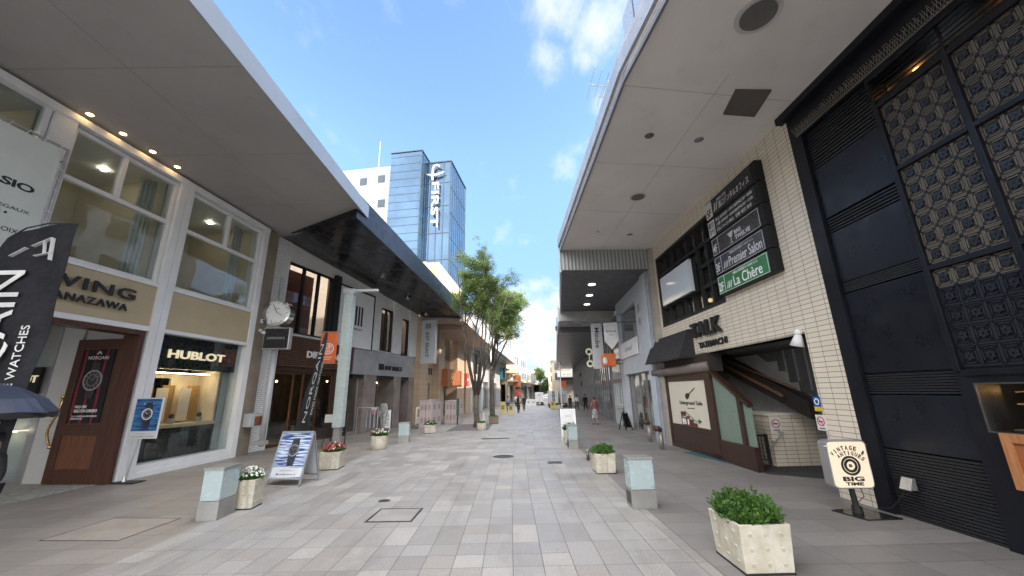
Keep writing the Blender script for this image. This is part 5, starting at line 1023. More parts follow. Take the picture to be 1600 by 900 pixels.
def bush(parent, z, rx, ry, rz, n, L, m, r, name='foliage', tall=0):
    b = B(); st = B()
    for i in range(n//9):
        a = r.uniform(0, 2*math.pi); q = math.sqrt(r.random()); h = r.uniform(.35, 1)
        tip = Vector((rx*q*math.cos(a), ry*q*math.sin(a), z+rz*h*(1-.45*q*q)+tall*(r.random()**4)))
        base = Vector((tip.x*.45, tip.y*.45, z-.02)); 
        if i % 3 == 0: st.bar(base, tip, .006)
        for k in range(9):
            f = r.uniform(.45, 1.05); p = base.lerp(tip, f)+rdir(r)*.02
            d = rdir(r); d.z = abs(d.z)*.8+.1; leaf(b, p, d, L*r.uniform(.6, 1.25), L*r.uniform(.4, .6), rdir(r))
    st.make('stems', leaf_dk, parent); return b.make(name, m, parent)
def blossoms(parent, z, rx, ry, rz, n, sz, m, r, name='blossoms'):
    b = B()
    for i in range(n):
        a = r.uniform(0, 2*math.pi); q = math.sqrt(r.random()); c = Vector((rx*q*math.cos(a), ry*q*math.sin(a), z+rz*(1-.45*q*q)*r.uniform(.75, 1.08)))
        nrm = (Vector((c.x, c.y, .12))+rdir(r)*.12).normalized(); u = nrm.orthogonal().normalized(); w = nrm.cross(u)
        for k in range(5):
            t = 2*math.pi*k/5; d = u*math.cos(t)+w*math.sin(t); e = u*math.cos(t+.55)+w*math.sin(t+.55); f = u*math.cos(t-.55)+w*math.sin(t-.55)
            b.add([tuple(c), tuple(c+f*sz*.7+nrm*sz*.15), tuple(c+d*sz+nrm*sz*.2), tuple(c+e*sz*.7+nrm*sz*.15)], [(0, 1, 2, 3)])
    return b.make(name, m, parent)
petal_w = mat('white_petals', (.75, .76, .72), .5, var=.05); petal_r = mat('red_petals', (.42, .02, .035), .5, var=.3, scale=20); petal_p = mat('pink_petals', (.55, .15, .2), .5, var=.3, scale=20)
def planter(label, x, y, rz, w, d, h, seed, fl=(), n=260, L=.05, rzz=.17, round_=False, tall=0, m=leaf_pl, pot=None):
    r = random.Random(seed); t = thing('planter', label, 'planter', (x, y, 0), math.radians(rz), 'flower planters along the street')
    b = B(); a = .92
    if round_:
        N = 28; prof = [(0, .9), (.03, .96), (.5, 1.0), (.94, .98), (1, .95), (1, .84), (.86, .82)]
        vs = [(w/2*q*math.cos(2*math.pi*i/N), w/2*q*math.sin(2*math.pi*i/N), h*zz) for zz, q in prof for i in range(N)]
        fs = [(j*N+i, j*N+(i+1) % N, (j+1)*N+(i+1) % N, (j+1)*N+i) for j in range(len(prof)-1) for i in range(N)]
        b.add(vs, fs); b.make('pot', pot or concrete, t, smooth=True); B().frus((0, 0, h*.8), (0, 0, h*.86), w/2*.8, w/2*.82, 20).make('soil', soil, t)
    else:
        def rg(z, k, i=0): return [(-w/2*k+i, -d/2*k+i, z), (w/2*k-i, -d/2*k+i, z), (w/2*k-i, d/2*k-i, z), (-w/2*k+i, d/2*k-i, z)]
        vs = rg(.015, a)+rg(h, 1)+rg(h, 1, .035)+rg(h*.8, .98, .04)
        fs = [(3, 2, 1, 0)]+[(j*4+i, j*4+(i+1) % 4, (j+1)*4+(i+1) % 4, (j+1)*4+i) for j in range(3) for i in range(4)]+[(12, 13, 14, 15)]
        b.add(vs, fs)
        for side_ in range(4):
            R = Matrix.Rotation(side_*math.pi/2, 4, 'Z'); ww, dd = (w, d) if side_ % 2 == 0 else (d, w)
            for i in range(3):
                for j in range(3):
                    zz = h*(.2+.3*j); k = a+(1-a)*zz/h; xx = ww*.3*(i-1); yy = -dd/2*k
                    b.add([(xx-.018, yy-.0, zz-.018), (xx+.018, yy, zz-.018), (xx+.018, yy-.012, zz+.018), (xx-.018, yy-.012, zz+.018), (xx-.018, yy+.01, zz+.02), (xx+.018, yy+.01, zz+.02)], [(0, 1, 2, 3), (3, 2, 5, 4), (0, 3, 4), (1, 5, 2)], R)
        b.make('pot', pot or concrete, t, bevel=.006); B().box(-w/2+.04, w/2-.04, -d/2+.04, d/2-.04, h*.7, h*.84).make('soil', soil, t)
        B().box(-w/2*a-.004, w/2*a+.004, -d/2*a-.004, d/2*a+.004, 0, .016).make('foot', ink, t)
    bush(t, h*.88, w*.60, d*.60, rzz, int(n*2.0), L, m, r, tall=tall)
    for (pm, cnt, sz, nm) in fl: blossoms(t, h*.90, w*.60, d*.60, rzz, int(cnt*1.3), sz, pm, r, nm)
    return t
planter('square concrete planter of small white flowers behind the near left bollard light', -3.99, 6.46, 6, .30, .32, .40, 1, [(petal_w, 110, .017, 'white_blossoms')], 700, .035, .2)
planter('square concrete planter of red flowers near the clear-cased pole', -4.07, 9.5, 6, .44, .46, .37, 2, [(petal_r, 90, .02, 'red_blossoms'), (petal_p, 40, .018, 'pink_blossoms'), (petal_w, 14, .02, 'white_blossoms')], 800, .04, .22)
planter('round concrete planter of white and red flowers before the suited mannequin', -4.03, 12.6, 0, .50, .50, .38, 3, [(petal_w, 45, .028, 'white_blossoms'), (petal_r, 22, .022, 'red_blossoms')], 800, .05, .25, True)
planter('small planter with white flowers in front of the pink cabinets', -3.36, 17.1, 6, .46, .46, .33, 4, [(petal_w, 20, .026, 'white_blossoms')], 500, .06, .2)
planter('squat pale planter at the foot of the first tree', -1.28, 17.85, 0, .40, .40, .31, 5, [], 300, .04, .12, True)
planter('brownish planter at the foot of the second tree', -.88, 21.3, 0, .5, .5, .36, 6, [], 300, .04, .12, False, 0, leaf_pl, mat('brown_planter', (.22, .17, .13), .8))
planter('weathered square planter with a leafy shrub, nearest at the lower right', 2.26, 4.15, 0, .47, .55, .40, 7, [], 1500, .06, .24, False, .08)
planter('square planter with a low green shrub on the right past the near bollard light', 1.87, 8.46, 0, .40, .46, .37, 8, [], 900, .055, .2)
planter('small planter with straggly dark shrub in front of the white board sign', 1.84, 12.7, 2, .34, .4, .42, 9, [(petal_r, 6, .02, 'red_blossoms')], 500, .06, .22, False, .08, leaf_dk)
planter('low planter far down the right side by the parked trucks', 4.1, 36.5, 0, .9, .6, .35, 10, [], 300, .08, .25)

# lamp mast with clear casing and orange banner
t = thing('street_mast', 'tall square pole in clear grey-green casing with a flat arm, left sidewalk', 'pole', (-5.45, 12.9, 0))
cas = mat('casing_grey_green', (.42, .49, .48), .3, var=.06)
B().box(-.10, .10, -.10, .10, 0, 5.0).make('pole', lampbase, t); B().box(-.145, .145, -.145, .145, .62, 4.95).make('casing', cas, t, bevel=.01)
b = B()
for k in range(10): z = .7+k*.46; b.frus((-.1, -.145, z), (-.1, -.153, z), .012, .012, 6); b.frus((.1, -.145, z), (.1, -.153, z), .012, .012, 6)
b.make('bolts', steel, t)
B().box(-.2, .2, -.15, .15, 4.95, 5.12).box(.2, .95, -.06, .06, 5.03, 5.12).make('arm', lightgrey, t, bevel=.01)
t = thing('orange_banner', 'orange banner with a white round emblem hanging from the cased pole', 'banner', (-5.6, 12.75, 0)); B().add([(-.62, 0, 2.62), (-.08, 0, 2.62), (-.08, 0, 3.62), (-.62, 0, 3.62), (-.62, .01, 2.62), (-.08, .01, 2.62), (-.08, .01, 3.62), (-.62, .01, 3.62)], [(0, 1, 2, 3), (7, 6, 5, 4), (0, 4, 5, 1), (3, 2, 6, 7), (0, 3, 7, 4), (1, 5, 6, 2)]).make('cloth', mat('orange_cloth', (.62, .13, .03), .6, var=.06), t)
B().tube([(-.64, 0, 3.64), (0, 0, 3.64)], .014).tube([(-.64, 0, 2.6), (0, 0, 2.6)], .01).make('rods', steel, t)
b = B(); ring(b, -.35, 3.08, .17, .185, -.012, 0, 28)
rr = random.Random(5)
for k in range(9):
    x = -.35-.14+k*.035; hgt = math.sqrt(max(0, .165**2-(x+.35)**2)); b.bar((x, -.008, 3.08-hgt), (x+rr.uniform(-.04, .04), -.008, 3.08+hgt), .014, .006)
b.bar((-.5, -.008, 3.1), (-.2, -.008, 3.16), .02, .006); b.bar((-.48, -.008, 3.0), (-.22, -.008, 2.98), .02, .006)
letters(b, 'TATEMACHI', -.5, -.2, 2.78, 2.82, -.002, .004); letters(b, 'KANAZAWA', -.46, -.24, 2.72, 2.75, -.002, .004); b.make('emblem', whiteink, t)
# clock on bracket, box sign under it, slanted pipe pole
cl = thing('street_clock', 'round silver wall clock reading about five to four, above the dark box sign', 'clock', (-7.22, 11.95, 4.12), math.radians(2))
b = B(); ring(b, 0, 0, .33, .41, -.16, .14, 36); b.make('case', chrome, cl, smooth=False); b = B(); disc(b, 0, 0, .34, -.13, .12, 36); b.make('face', mat('clock_face', (.84, .85, .84), .4, var=.02), cl)
b = B()
for k in range(12):
    a = k*math.pi/6; b.bar((.275*math.cos(a), -.135, .275*math.sin(a)), (.315*math.cos(a), -.135, .315*math.sin(a)), .028, .006)
letters(b, 'CITIZEN', -.07, .07, .12, .145, -.131, .004); b.make('hour_marks', ink, cl)
b = B(); a = math.radians(90-(-30)); b.bar((0, -.145, 0), (.27*math.cos(a), -.145, .27*math.sin(a)), .022, .008); a = math.radians(90-118); b.bar((0, -.15, 0), (.19*math.cos(a), -.15, .19*math.sin(a)), .03, .008); b.make('hands', ink, cl)
b = B(); b.bar((-.4, 0, .1), (-.62, .15, .12), .03); b.bar((-.4, 0, -.12), (-.62, .15, -.12), .03); b.box(-.66, -.62, .05, .2, -.2, .22); b.make('bracket', steel, cl)
t = thing('box_sign', 'dark square box sign with white shop lettering in a silver case below the clock', 'sign', (-7.08, 11.75, 2.98), math.radians(3)); B().box(-.40, .36, 0, .2, 0, .66).make('case', steel, t, bevel=.008); fc = B().box(-.375, .335, -.01, .0, .03, .63).make('face', blk, t); b = B(); letters(b, 'DIFFERENCE', -.28, .24, .30, .37, -.01, .004, bold=.015); b.make('lettering', mat('dim_silver', (.3, .3, .3), .5), t)
t = thing('sign_pole', 'slim grey metal pole carrying the dark box sign against the white brick', 'pole', (-7.25, 12.0, 0)); B().frus((.0, 0, .2), (.0, 0, 2.98), .075, .075, 14).make('pole', lightgrey, t, smooth=True); B().box(-.14, .14, -.1, .1, .26, .36).make('foot_bracket', greywall, t)
t = onf(L2, 'drain_pipe', 'short grey vertical pipe on the white brick above the clock', 'pipe', .45, -.1, 3.9); B().box(-.06, .06, 0, .08, 0, 1.6).make('pipe', lightgrey, t)

# feather flags
flagm = mat('black_flag_cloth', (.010, .011, .016), .75, var=.3, scale=3, bump=.2, bscale=8)
def cloth(poly, y=0, amp=.02, t_=.006):
    """flag outline in x,z: rows from bottom to top as (z, x_left, x_right); gentle folds"""
    b = B(); n = 16; rows = []
    for j in range(33):
        f = j/32*(len(poly)-1); i = min(int(f), len(poly)-2); u = f-i
        rows.append([poly[i][k]*(1-u)+poly[i+1][k]*u for k in range(3)])
    vs = []
    for z, xl, xr in rows:
        for k in range(n+1):
            x = xl+(xr-xl)*k/n; vs.append((x, y+amp*math.sin(x*9+z*3.1)+amp*.6*math.sin(z*7-x*4), z))
    N = len(vs); fs = [(j*(n+1)+k, j*(n+1)+k+1, (j+1)*(n+1)+k+1, (j+1)*(n+1)+k) for j in range(32) for k in range(n)]
    vs2 = [(x, yy+t_, z) for x, yy, z in vs]
    b.add(vs, fs); b.add(vs2, [tuple(reversed(f)) for f in fs]); return b
t = thing('feather_flag', 'tall black feather flag with large white lettering at the far left', 'flag', (-6.75, 5.0, 0))
cloth([(.9, -.25, .70), (1.66, -.28, .72), (2.3, -.32, .74), (2.9, -.35, .76), (3.45, -.32, .755), (3.7, -.22, .75), (3.88, -.02, .745), (3.97, .25, .74), (3.995, .55, .735)]).make('cloth', flagm, t, smooth=True)
B().tube([(-.28, .03, 0), (-.33, .03, 1.5), (-.38, .03, 3.0), (-.33, .03, 3.5), (-.2, .03, 3.8), (.0, .03, 3.95), (.3, .03, 4.02), (.7, .03, 4.0)], [.022, .02, .016, .014, .012, .01, .008, .006], 8).make('pole', ink, t, smooth=True)
B().frus((-.28, .03, 0), (-.28, .03, .12), .25, .22, 20).make('base', blackmat, t)
b = B(); letters(b, 'NORQAIN', -.12, .36, .7, 3.30, -.045, .006, rot='ccw', bold=.005)
letters(b, 'SWISS MADE WATCHES', .46, .57, 1.0, 2.55, -.045, .006, rot='ccw')
b.bar((.02, -.05, 3.50), (.2, -.05, 3.62), .05, .006); b.bar((.28, -.05, 3.64), (.52, -.05, 3.76), .05, .006); b.bar((.52, -.05, 3.76), (.56, -.05, 3.44), .05, .006); b.bar((.34, -.05, 3.5), (.56, -.05, 3.55), .04, .006); b.bar((.42, -.05, 3.72), (.46, -.05, 3.52), .04, .006)
b.make('lettering', whiteink, t)
t = thing('feather_flag', 'narrow black feather flag with small white lettering beside the orange banner', 'flag', (-5.6, 11.0, 0))
cloth([(.42, -.25, .14), (1.0, -.17, .2), (2.0, .05, .32), (2.8, .22, .38), (3.2, .3, .4), (3.35, .33, .39)], 0, .025).make('cloth', flagm, t, smooth=True)
B().tube([(.1, .02, 0), (.16, .02, 1), (.3, .02, 2.2), (.38, .02, 3.0), (.38, .02, 3.35)], .014, 6).make('pole', ink, t); B().box(-.25, .35, -.2, .2, 0, .04).make('base', blackmat, t)
bb = B(); letters(bb, 'NORQAIN', .02, .11, .9, 3.0, 0, .006, rot='ccw'); b = B(); b.add([(x-.06+(z-.7)*.14, y-.04, z) for x, y, z in bb.v], bb.f)
bb = B(); letters(bb, 'SWISS MADE WATCHES', 0, .05, 1.1, 2.5, 0, .006, rot='ccw'); b.add([(x+.13+(z-.7)*.125, y-.04, z) for x, y, z in bb.v], bb.f); b.make('lettering', mat('faded_flag_print', (.4, .4, .4), .6), t)

# poster stand, A-frame signs
def blueposter(name, dark_, light, sc):
    m = NT(name); v = m.coord(scale=sc); sp = m.n('ShaderNodeMapping'); m.L(v, sp.inputs[0]); sp.inputs['Scale'].default_value = (1, 1, 3.2)
    w = m.noise(sp.outputs[0], 5.5, 4, .55)
    m.L(m.mix(m.rng(w, .42, .58, 0, 1), dark_, light), m.b.inputs['Base Color']); m.b.inputs['Roughness'].default_value = .25; return m.m
def watch(b, c, cx, cz, s, y):
    disc(b, cx, cz, .1*s, y-.012, y, 24); b.xz([(cx-.06*s, cz-.25*s), (cx+.06*s, cz-.25*s), (cx+.075*s, cz-.08*s), (cx-.075*s, cz-.08*s)], y-.008, y); b.xz([(cx-.075*s, cz+.08*s), (cx+.075*s, cz+.08*s), (cx+.06*s, cz+.2*s), (cx-.06*s, cz+.2*s)], y-.008, y)
    ring(c, cx, cz, .082*s, .1*s, y-.016, y-.011, 24)
    for k in range(12):
        a = k*math.pi/6; c.bar((cx+.055*s*math.cos(a), y-.014, cz+.055*s*math.sin(a)), (cx+.072*s*math.cos(a), y-.014, cz+.072*s*math.sin(a)), .01*s, .004)
    c.bar((cx, y-.014, cz), (cx+.04*s, y-.014, cz+.03*s), .012*s, .004); c.bar((cx, y-.014, cz), (cx-.04*s, y-.014, cz+.04*s), .012*s, .004)
t = thing('poster_stand', 'blue watch poster on a slim metal stand beside the watch shop door', 'poster stand', (-7.66, 8.42, 0), math.radians(-3))
B().box(-.32, .27, -.14, .14, 0, .02).make('base', blackmat, t, bevel=.004); B().frus((-.05, 0, .02), (-.05, 0, .12), .04, .025, 12).frus((-.04, .02, .1), (.06, .03, 1.0), .014, .014, 8).make('pole', steel, t)
fr = B().box(-.13, .45, -.03, .0, .82, 1.62).make('frame', white, t, bevel=.003); B().box(-.11, .43, -.036, -.03, .97, 1.60).make('picture', blueposter('blue_brushed_poster', (.01, .06, .2), (.05, .2, .45), (.6, 1, 2)), fr)
b = B(); c = B(); watch(b, c, .18, 1.3, 1.15, -.036); b.make('watch_picture', mat('watch_navy', (.02, .03, .06), .3, var=.6, scale=30), fr); letters(c, 'Grand Seiko', .06, .28, 1.49, 1.52, -.036, .004); c.make('white_print', whiteink, fr); b = B(); letters(b, 'グランドセイコー', -.0, .32, .90, .93, -.03, .003); letters(b, '■ KANAZAWA TATEMACHI', -.07, .4, .85, .88, -.03, .003); b.make('caption', greywall, fr)
def aframe(label, x, y, rz, w, h, lean, panel, paint, back=True, z0=.12, group=None, fr=steel):
    t = thing('a_frame_sign', label, 'sandwich board', (x, y, 0), math.radians(rz), group)
    for sgn, nm in ((1, 'front_panel'), (-1, 'rear_panel')):
        ang = math.atan2(lean, h); Lh = math.hypot(lean, h)
        M1 = Matrix.Translation((0, -sgn*lean, 0)) @ Matrix.Rotation(-sgn*ang, 4, 'X') if sgn == 1 else Matrix.Translation((0, lean, 0)) @ Matrix.Rotation(ang, 4, 'X')
        b = B(); b.add(*(lambda q: (q.v, q.f))(B().wall(-w/2, w/2, z0, Lh, [(-w/2+.025, w/2-.025, z0+.025, Lh-.025)], -.012, .012).box(-w/2, -w/2+.025, -.012, .012, 0, z0).box(w/2-.025, w/2, -.012, .012, 0, z0).box(-w/2, w/2, -.012, .012, 0, .02)), M1)
        f = b.make('frame', fr, t)
        q = B(); q.add(*(lambda q: (q.v, q.f))(B().box(-w/2+.025, w/2-.025, -.006, .006, z0+.025, Lh-.025)), M1); q.make(nm, panel if sgn == 1 else (lightgrey), f)
        if sgn == 1: paint(f, M1, Lh)
    return t
def prt(m, f, M1, build, name):
    b = B(); build(b); q = B(); q.add(b.v, b.f, M1); return q.make(name, m, f)
def paint1(f, M1, Lh):
    prt(mat('pale_strip', (.6, .62, .66), .5), f, M1, lambda b: b.box(-.31, .31, -.008, -.006, .16, .32), 'caption_strip')
    def w_(b): c = B(); watch(b, c, 0.02, .62, 1.1, -.006); paint1.c = c
    prt(mat('watch_slate', (.04, .045, .06), .3, var=.6, scale=30), f, M1, w_, 'watch_picture'); prt(steel, f, M1, lambda b: b.add(paint1.c.v, paint1.c.f), 'watch_detail')
    prt(ink, f, M1, lambda b: (letters(b, 'Grand Seiko', -.17, .17, .86, .90, -.006, .003), letters(b, 'スプリングドライブ', -.15, .15, .255, .28, -.008, .003), letters(b, '■ KANAZAWA 2F', -.2, .2, .19, .215, -.008, .003)), 'lettering')
aframe('large silver sandwich board showing a watch over rippling blue water', -4.16, 8.05, -10, .70, .93, .28, blueposter('water_poster', (.03, .06, .22), (.55, .65, .8), (.55, 1, 4)), paint1)
def paint2(f, M1, Lh): prt(mat('food_print', (.25, .15, .06), .5, var=.9, scale=25), f, M1, lambda b: b.box(-.22, .22, -.01, -.006, .45, .85), 'picture'); prt(ink, f, M1, lambda b: (letters(b, 'LUNCH', -.15, .15, .3, .38, -.006, .003, bold=.02)), 'lettering')
aframe('white-framed menu sandwich board beside the pink cabinets', -4.6, 21.0, 8, .6, .92, .18, cream, paint2, fr=white)
def paint3(f, M1, Lh): prt(greywall, f, M1, lambda b: (letters(b, 'SALE', -.12, .12, .75, .83, -.006, .003, ital=.3), letters(b, 'tatemachi street\ninformation', -.17, .17, .5, .6, -.006, .003)), 'lettering')
aframe('white sandwich board behind the small planter on the right', 1.93, 13.6, -4, .50, 1.0, .16, white, paint3)
yel = mat('yellow_board', (.5, .42, .16), .6)
def paint4(f, M1, Lh): prt(mat('yellow_board_print', (.2, .15, .05), .6, var=.9, scale=20), f, M1, lambda b: b.box(-.12, .12, -.01, -.006, .35, .65), 'picture')
aframe('narrow yellow sandwich board beside the cyclist', -.55, 29.5, 6, .4, .9, .12, yel, paint4, fr=yel); aframe('shorter yellow sandwich board standing nearest the cyclist', .02, 28.6, 6, .42, .62, .12, yel, paint4, fr=yel)
aframe('small yellow sandwich board by the far right planter', 3.75, 35.5, 6, .4, .7, .12, yel, paint4, fr=yel); aframe('tiny yellow sandwich board far down the left side', 1.15, 42, 6, .5, .75, .12, yel, paint4, fr=yel)
def paint5(f, M1, Lh): prt(ink, f, M1, lambda b: letters(b, 'OUTLET', -.08, .08, .2, .75, -.006, .003, rot='cw'), 'lettering')
aframe('thin white upright board by the dark menswear doorway', -5.65, 18.6, 10, .30, .9, .1, white, paint5)
# easel, blackboard, clothes by pole
t = thing('easel', 'small tripod easel with a white card before the brown board wall', 'easel', (-6.05, 13.6, 0), .1); b = B(); b.bar((0, .02, .9), (-.15, -.08, 0), .015); b.bar((0, .02, .9), (.15, -.08, 0), .015); b.bar((0, .02, .9), (0, .25, 0), .015); b.make('legs', ink, t); B().box(-.15, .15, -.03, -.02, .72, .98).make('card', white, t)
t = thing('blackboard', 'dark chalkboard menu leaning near the cased pole', 'chalkboard', (-5.72, 13.7, 0), .15); B().wall(-.2, .2, .28, 1.1, [(-.175, .175, .31, 1.07)], -.02, .02).box(-.2, -.16, -.02, .02, 0, .28).box(.16, .2, -.02, .02, 0, .28).make('frame', darkwood, t); B().box(-.175, .175, -.008, .008, .31, 1.07).make('board', blackmat, t)
b = B()
for i, s_ in enumerate(('OPEN', 'suit set', 'shirts', 'order', 'thank you')): letters(b, s_, -.13, .13, .92-i*.13, .98-i*.13, -.009, .003, ital=.3)
b.make('chalk_writing', greywall, t)
t = thing('clothes_rail', 'rail of pale shirts standing behind the cased pole', 'clothes rail', (-5.15, 14.6, 0), .25); B().tube([(-.35, 0, 0), (-.35, 0, 1.15), (.35, 0, 1.15), (.35, 0, 0)], .014).tube([(-.35, -.15, .02), (-.35, .15, .02)], .014).tube([(.35, -.15, .02), (.35, .15, .02)], .014).make('rail', steel, t)
b = B()
for k in range(3): x = .0+k*.12; b.add([(x-.02, -.2, .45), (x+.03, -.2, .45), (x+.03, .2, .45), (x-.02, .2, .45), (x-.01, -.17, 1.0), (x+.01, -.17, 1.0), (x+.01, .17, 1.0), (x-.01, .17, 1.0), (x, -.03, 1.12), (x, .03, 1.12)], [(0, 3, 2, 1), (0, 1, 5, 4), (1, 2, 6, 5), (2, 3, 7, 6), (3, 0, 4, 7), (4, 5, 8), (5, 6, 9, 8), (6, 7, 9), (7, 4, 8, 9)])
b.make('shirts', mat('pale_shirts', (.22, .24, .27), .8, var=.2, scale=8), t)
# pink cabinets
pink = mat('dusty_pink_paint', (.46, .385, .375), .5, var=.06, streak=.1)
for i, (x, y, w, d, h, lb) in enumerate(((-3.95, 20.0, .62, 1.6, 1.25, 'dusty pink utility cabinet nearest the menu board'), (-3.1, 22.2, .66, 1.4, 1.17, 'dusty pink louvred utility cabinet closer to the first tree'))):
    t = thing('utility_cabinet', lb, 'cabinet', (x, y, 0), math.radians(-6), 'pink utility cabinets'); B().box(-w/2, w/2, -d/2, d/2, .06, h).make('body', pink, t, bevel=.008); B().box(-w/2-.02, w/2+.02, -d/2-.02, d/2+.02, h, h+.03).make('lid', pink, t); B().box(-w/2-.02, w/2+.02, -d/2-.02, d/2+.02, 0, .06).make('plinth', greywall, t)
    b = B()
    for z0 in (.25, h-.4):
        for cx in (-w*.28, 0, w*.28): 
            for k in range(6): b.box(cx-.05, cx+.05, -d/2-.004, -d/2, z0+k*.04, z0+k*.04+.02)
        for cy in (-d*.25, d*.25):
            for k in range(6): b.box(w/2, w/2+.004, cy-.2, cy+.2, z0+k*.04, z0+k*.04+.02)
    b.make('vent', mat('vent_shadow', (.2, .14, .14), .7), t); B().box(-.006, .006, -d/2-.005, -d/2, .08, h-.02).make('door_gap', ink, t)
t = thing('post_sign', 'short dark post sign between the pink cabinets and the first tree', 'sign post', (-2.75, 21.0, 0)); B().frus((0, 0, 0), (0, 0, .9), .03, .03, 8).make('post', ink, t); B().box(-.06, .08, -.03, .03, .45, 1.3).make('plate', mat('post_green', (.05, .08, .07), .5), t)
t = thing('traffic_cone', 'small white traffic cone between the two trees', 'cone', (-1.55, 23.2, 0)); B().frus((0, 0, 0), (0, 0, .03), .15, .15, 4).frus((0, 0, .03), (0, 0, .55), .09, .02, 14).make('cone', white, t)
t = thing('street_pole', 'thin pale street pole behind the second tree', 'pole', (-1.35, 27.5, 0)); B().frus((0, 0, 0), (0, 0, 4.6), .09, .08, 12).make('pole', cas, t, smooth=True); B().box(-.12, .12, -.1, .1, 1.2, 1.6).make('box', lightgrey, t)
# right side bits
pipe_m = mat('standpipe_steel', (.34, .31, .29), .4, .6, var=.2); rust = mat('standpipe_brown', (.09, .05, .04), .5, .3)
for (x, y, h, lb) in ((4.1, 11.2, .52, 'brown-headed fire standpipe nearer the wooden partition'), (4.38, 12.9, .56, 'grey fire standpipe in front of the white shopfront')):
    t = thing('standpipe', lb, 'standpipe', (x, y, 0), 0, 'fire standpipes'); B().frus((0, 0, 0), (0, 0, h-.06), .06, .06, 14).make('pipe', pipe_m, t, smooth=True); b = B(); b.tube([(0, 0, h-.08), (0, 0, h), (-.05, -.03, h+.03), (-.12, -.06, h+.03)], [.055, .07, .07, .06], 12); b.frus((-.12, -.06, h+.03), (-.15, -.075, h+.03), .08, .08, 14); b.make('head', rust, t, smooth=True)
t = thing('small_bollard', 'knee-high brown metal bollard by the right kerb line', 'bollard', (1.82, 9.84, 0)); B().frus((0, 0, 0), (0, 0, .2), .035, .035, 14).make('post', mat('bollard_bronze', (.16, .11, .09), .4, .6), t, smooth=True); B().frus((0, 0, .2), (0, 0, .24), .038, .025, 14).make('cap', steel, t); B().frus((0, 0, .13), (0, 0, .15), .037, .037, 14).make('band', steel, t)
t = thing('lightbox_sign', 'cream lightbox sign for a vintage shop on a black post and plate', 'sign', (4.42, 5.5, 0), math.radians(-4))
B().add([(-.22, .12, 0), (-.08, -.28, 0), (.36, -.24, 0), (.25, .22, 0), (-.22, .12, .015), (-.08, -.28, .015), (.36, -.24, .015), (.25, .22, .015)], [(0, 3, 2, 1), (4, 5, 6, 7), (0, 1, 5, 4), (1, 2, 6, 5), (2, 3, 7, 6), (3, 0, 4, 7)]).make('base_plate', mat('gloss_black', (.015, .015, .015), .12), t)
B().frus((.02, 0, .015), (0, 0, .36), .035, .03, 14).frus((.02, 0, .015), (.02, 0, .09), .06, .055, 14).make('post', blackmat, t)
def rrect(x0, x1, z0, z1, r, n=5):
    p = []
    for cx, cz, a0 in ((x1-r, z0+r, -90), (x1-r, z1-r, 0), (x0+r, z1-r, 90), (x0+r, z0+r, 180)):
        for k in range(n+1): a = math.radians(a0+90*k/n); p.append((cx+r*math.cos(a), cz+r*math.sin(a)))
    return p
B().xz(rrect(-.25, .25, .31, .89, .05), -.08, .08).make('case', steel, t); fc = B().xz(rrect(-.235, .235, .325, .875, .045), -.088, -.08).make('face', mat('cream_lightbox', (.66, .56, .44), .4, var=.02, emit=(1, .8, .55), es=.12), t)
b = B()
def arctext(b, s, cz, r, a0, a1, h):
    for i, ch in enumerate(s):
        if ch == ' ': continue
        a = math.radians(a0+(a1-a0)*i/(len(s)-1)); bb = B(); w_ = h*(.22 if ch == 'I' else .62)
        letters(bb, ch, -w_/2, w_/2, 0, h, 0, .004, bold=.03); ca, sa = math.cos(a-math.pi/2), math.sin(a-math.pi/2)
        b.add([(r*math.cos(a)+x*ca-z*sa, -.088+y, cz+r*math.sin(a)+x*sa+z*ca) for x, y, z in bb.v], bb.f)
arctext(b, 'VINTAGE &', .50, .275, 131, 52, .055); arctext(b, 'ANTIQUES', .50, .212, 122, 44, .05)
ring(b, 0, .585, .092, .118, -.094, -.088, 32); ring(b, 0, .585, .052, .082, -.094, -.088, 32); letters(b, 'B', -.02, .02, .567, .603, -.088, .005, bold=.04); letters(b, 'BIG', -.13, .13, .40, .455, -.088, .005, bold=.035); letters(b, 'TIME', -.11, .11, .35, .388, -.088, .005, bold=.035); b.make('lettering', ink, fc)
B().tube([(-.27, -.06, .82), (-.22, -.09, .82)], .008).tube([(.25, .0, .82), (.31, .0, .82)], .012).make('side_pins', steel, t); B().tube([(.12, 0, .31), (.14, 0, .2), (.06, 0, .14), (-.02, .02, .1), (.2, .2, .02)], .006, 6).make('cable', mat('red_cable', (.12, .02, .03), .5), t)
t = thing('a_frame_sign', 'black folding easel sign standing on the right sidewalk by the pale shopfront', 'sandwich board', (4.72, 16.7, 0), .5); b = B(); b.bar((-.18, -.2, 0), (-.12, 0, .68), .03); b.bar((.18, -.2, 0), (.12, 0, .68), .03); b.bar((-.18, .2, 0), (-.12, 0, .68), .03); b.bar((.18, .2, 0), (.12, 0, .68), .03); b.make('legs', blackmat, t); B().add([(-.17, -.17, .1), (.17, -.17, .1), (.13, -.01, .64), (-.13, -.01, .64), (-.17, -.15, .1), (.17, -.15, .1), (.13, .01, .64), (-.13, .01, .64)], [(0, 1, 2, 3), (7, 6, 5, 4), (0, 4, 5, 1), (1, 5, 6, 2), (2, 6, 7, 3), (3, 7, 4, 0)]).make('panel', blk, t)
t = thing('bicycle', 'parked bicycle against the shop wall behind the black easel sign', 'bicycle', (5.0, 17.8, 0), math.radians(80))
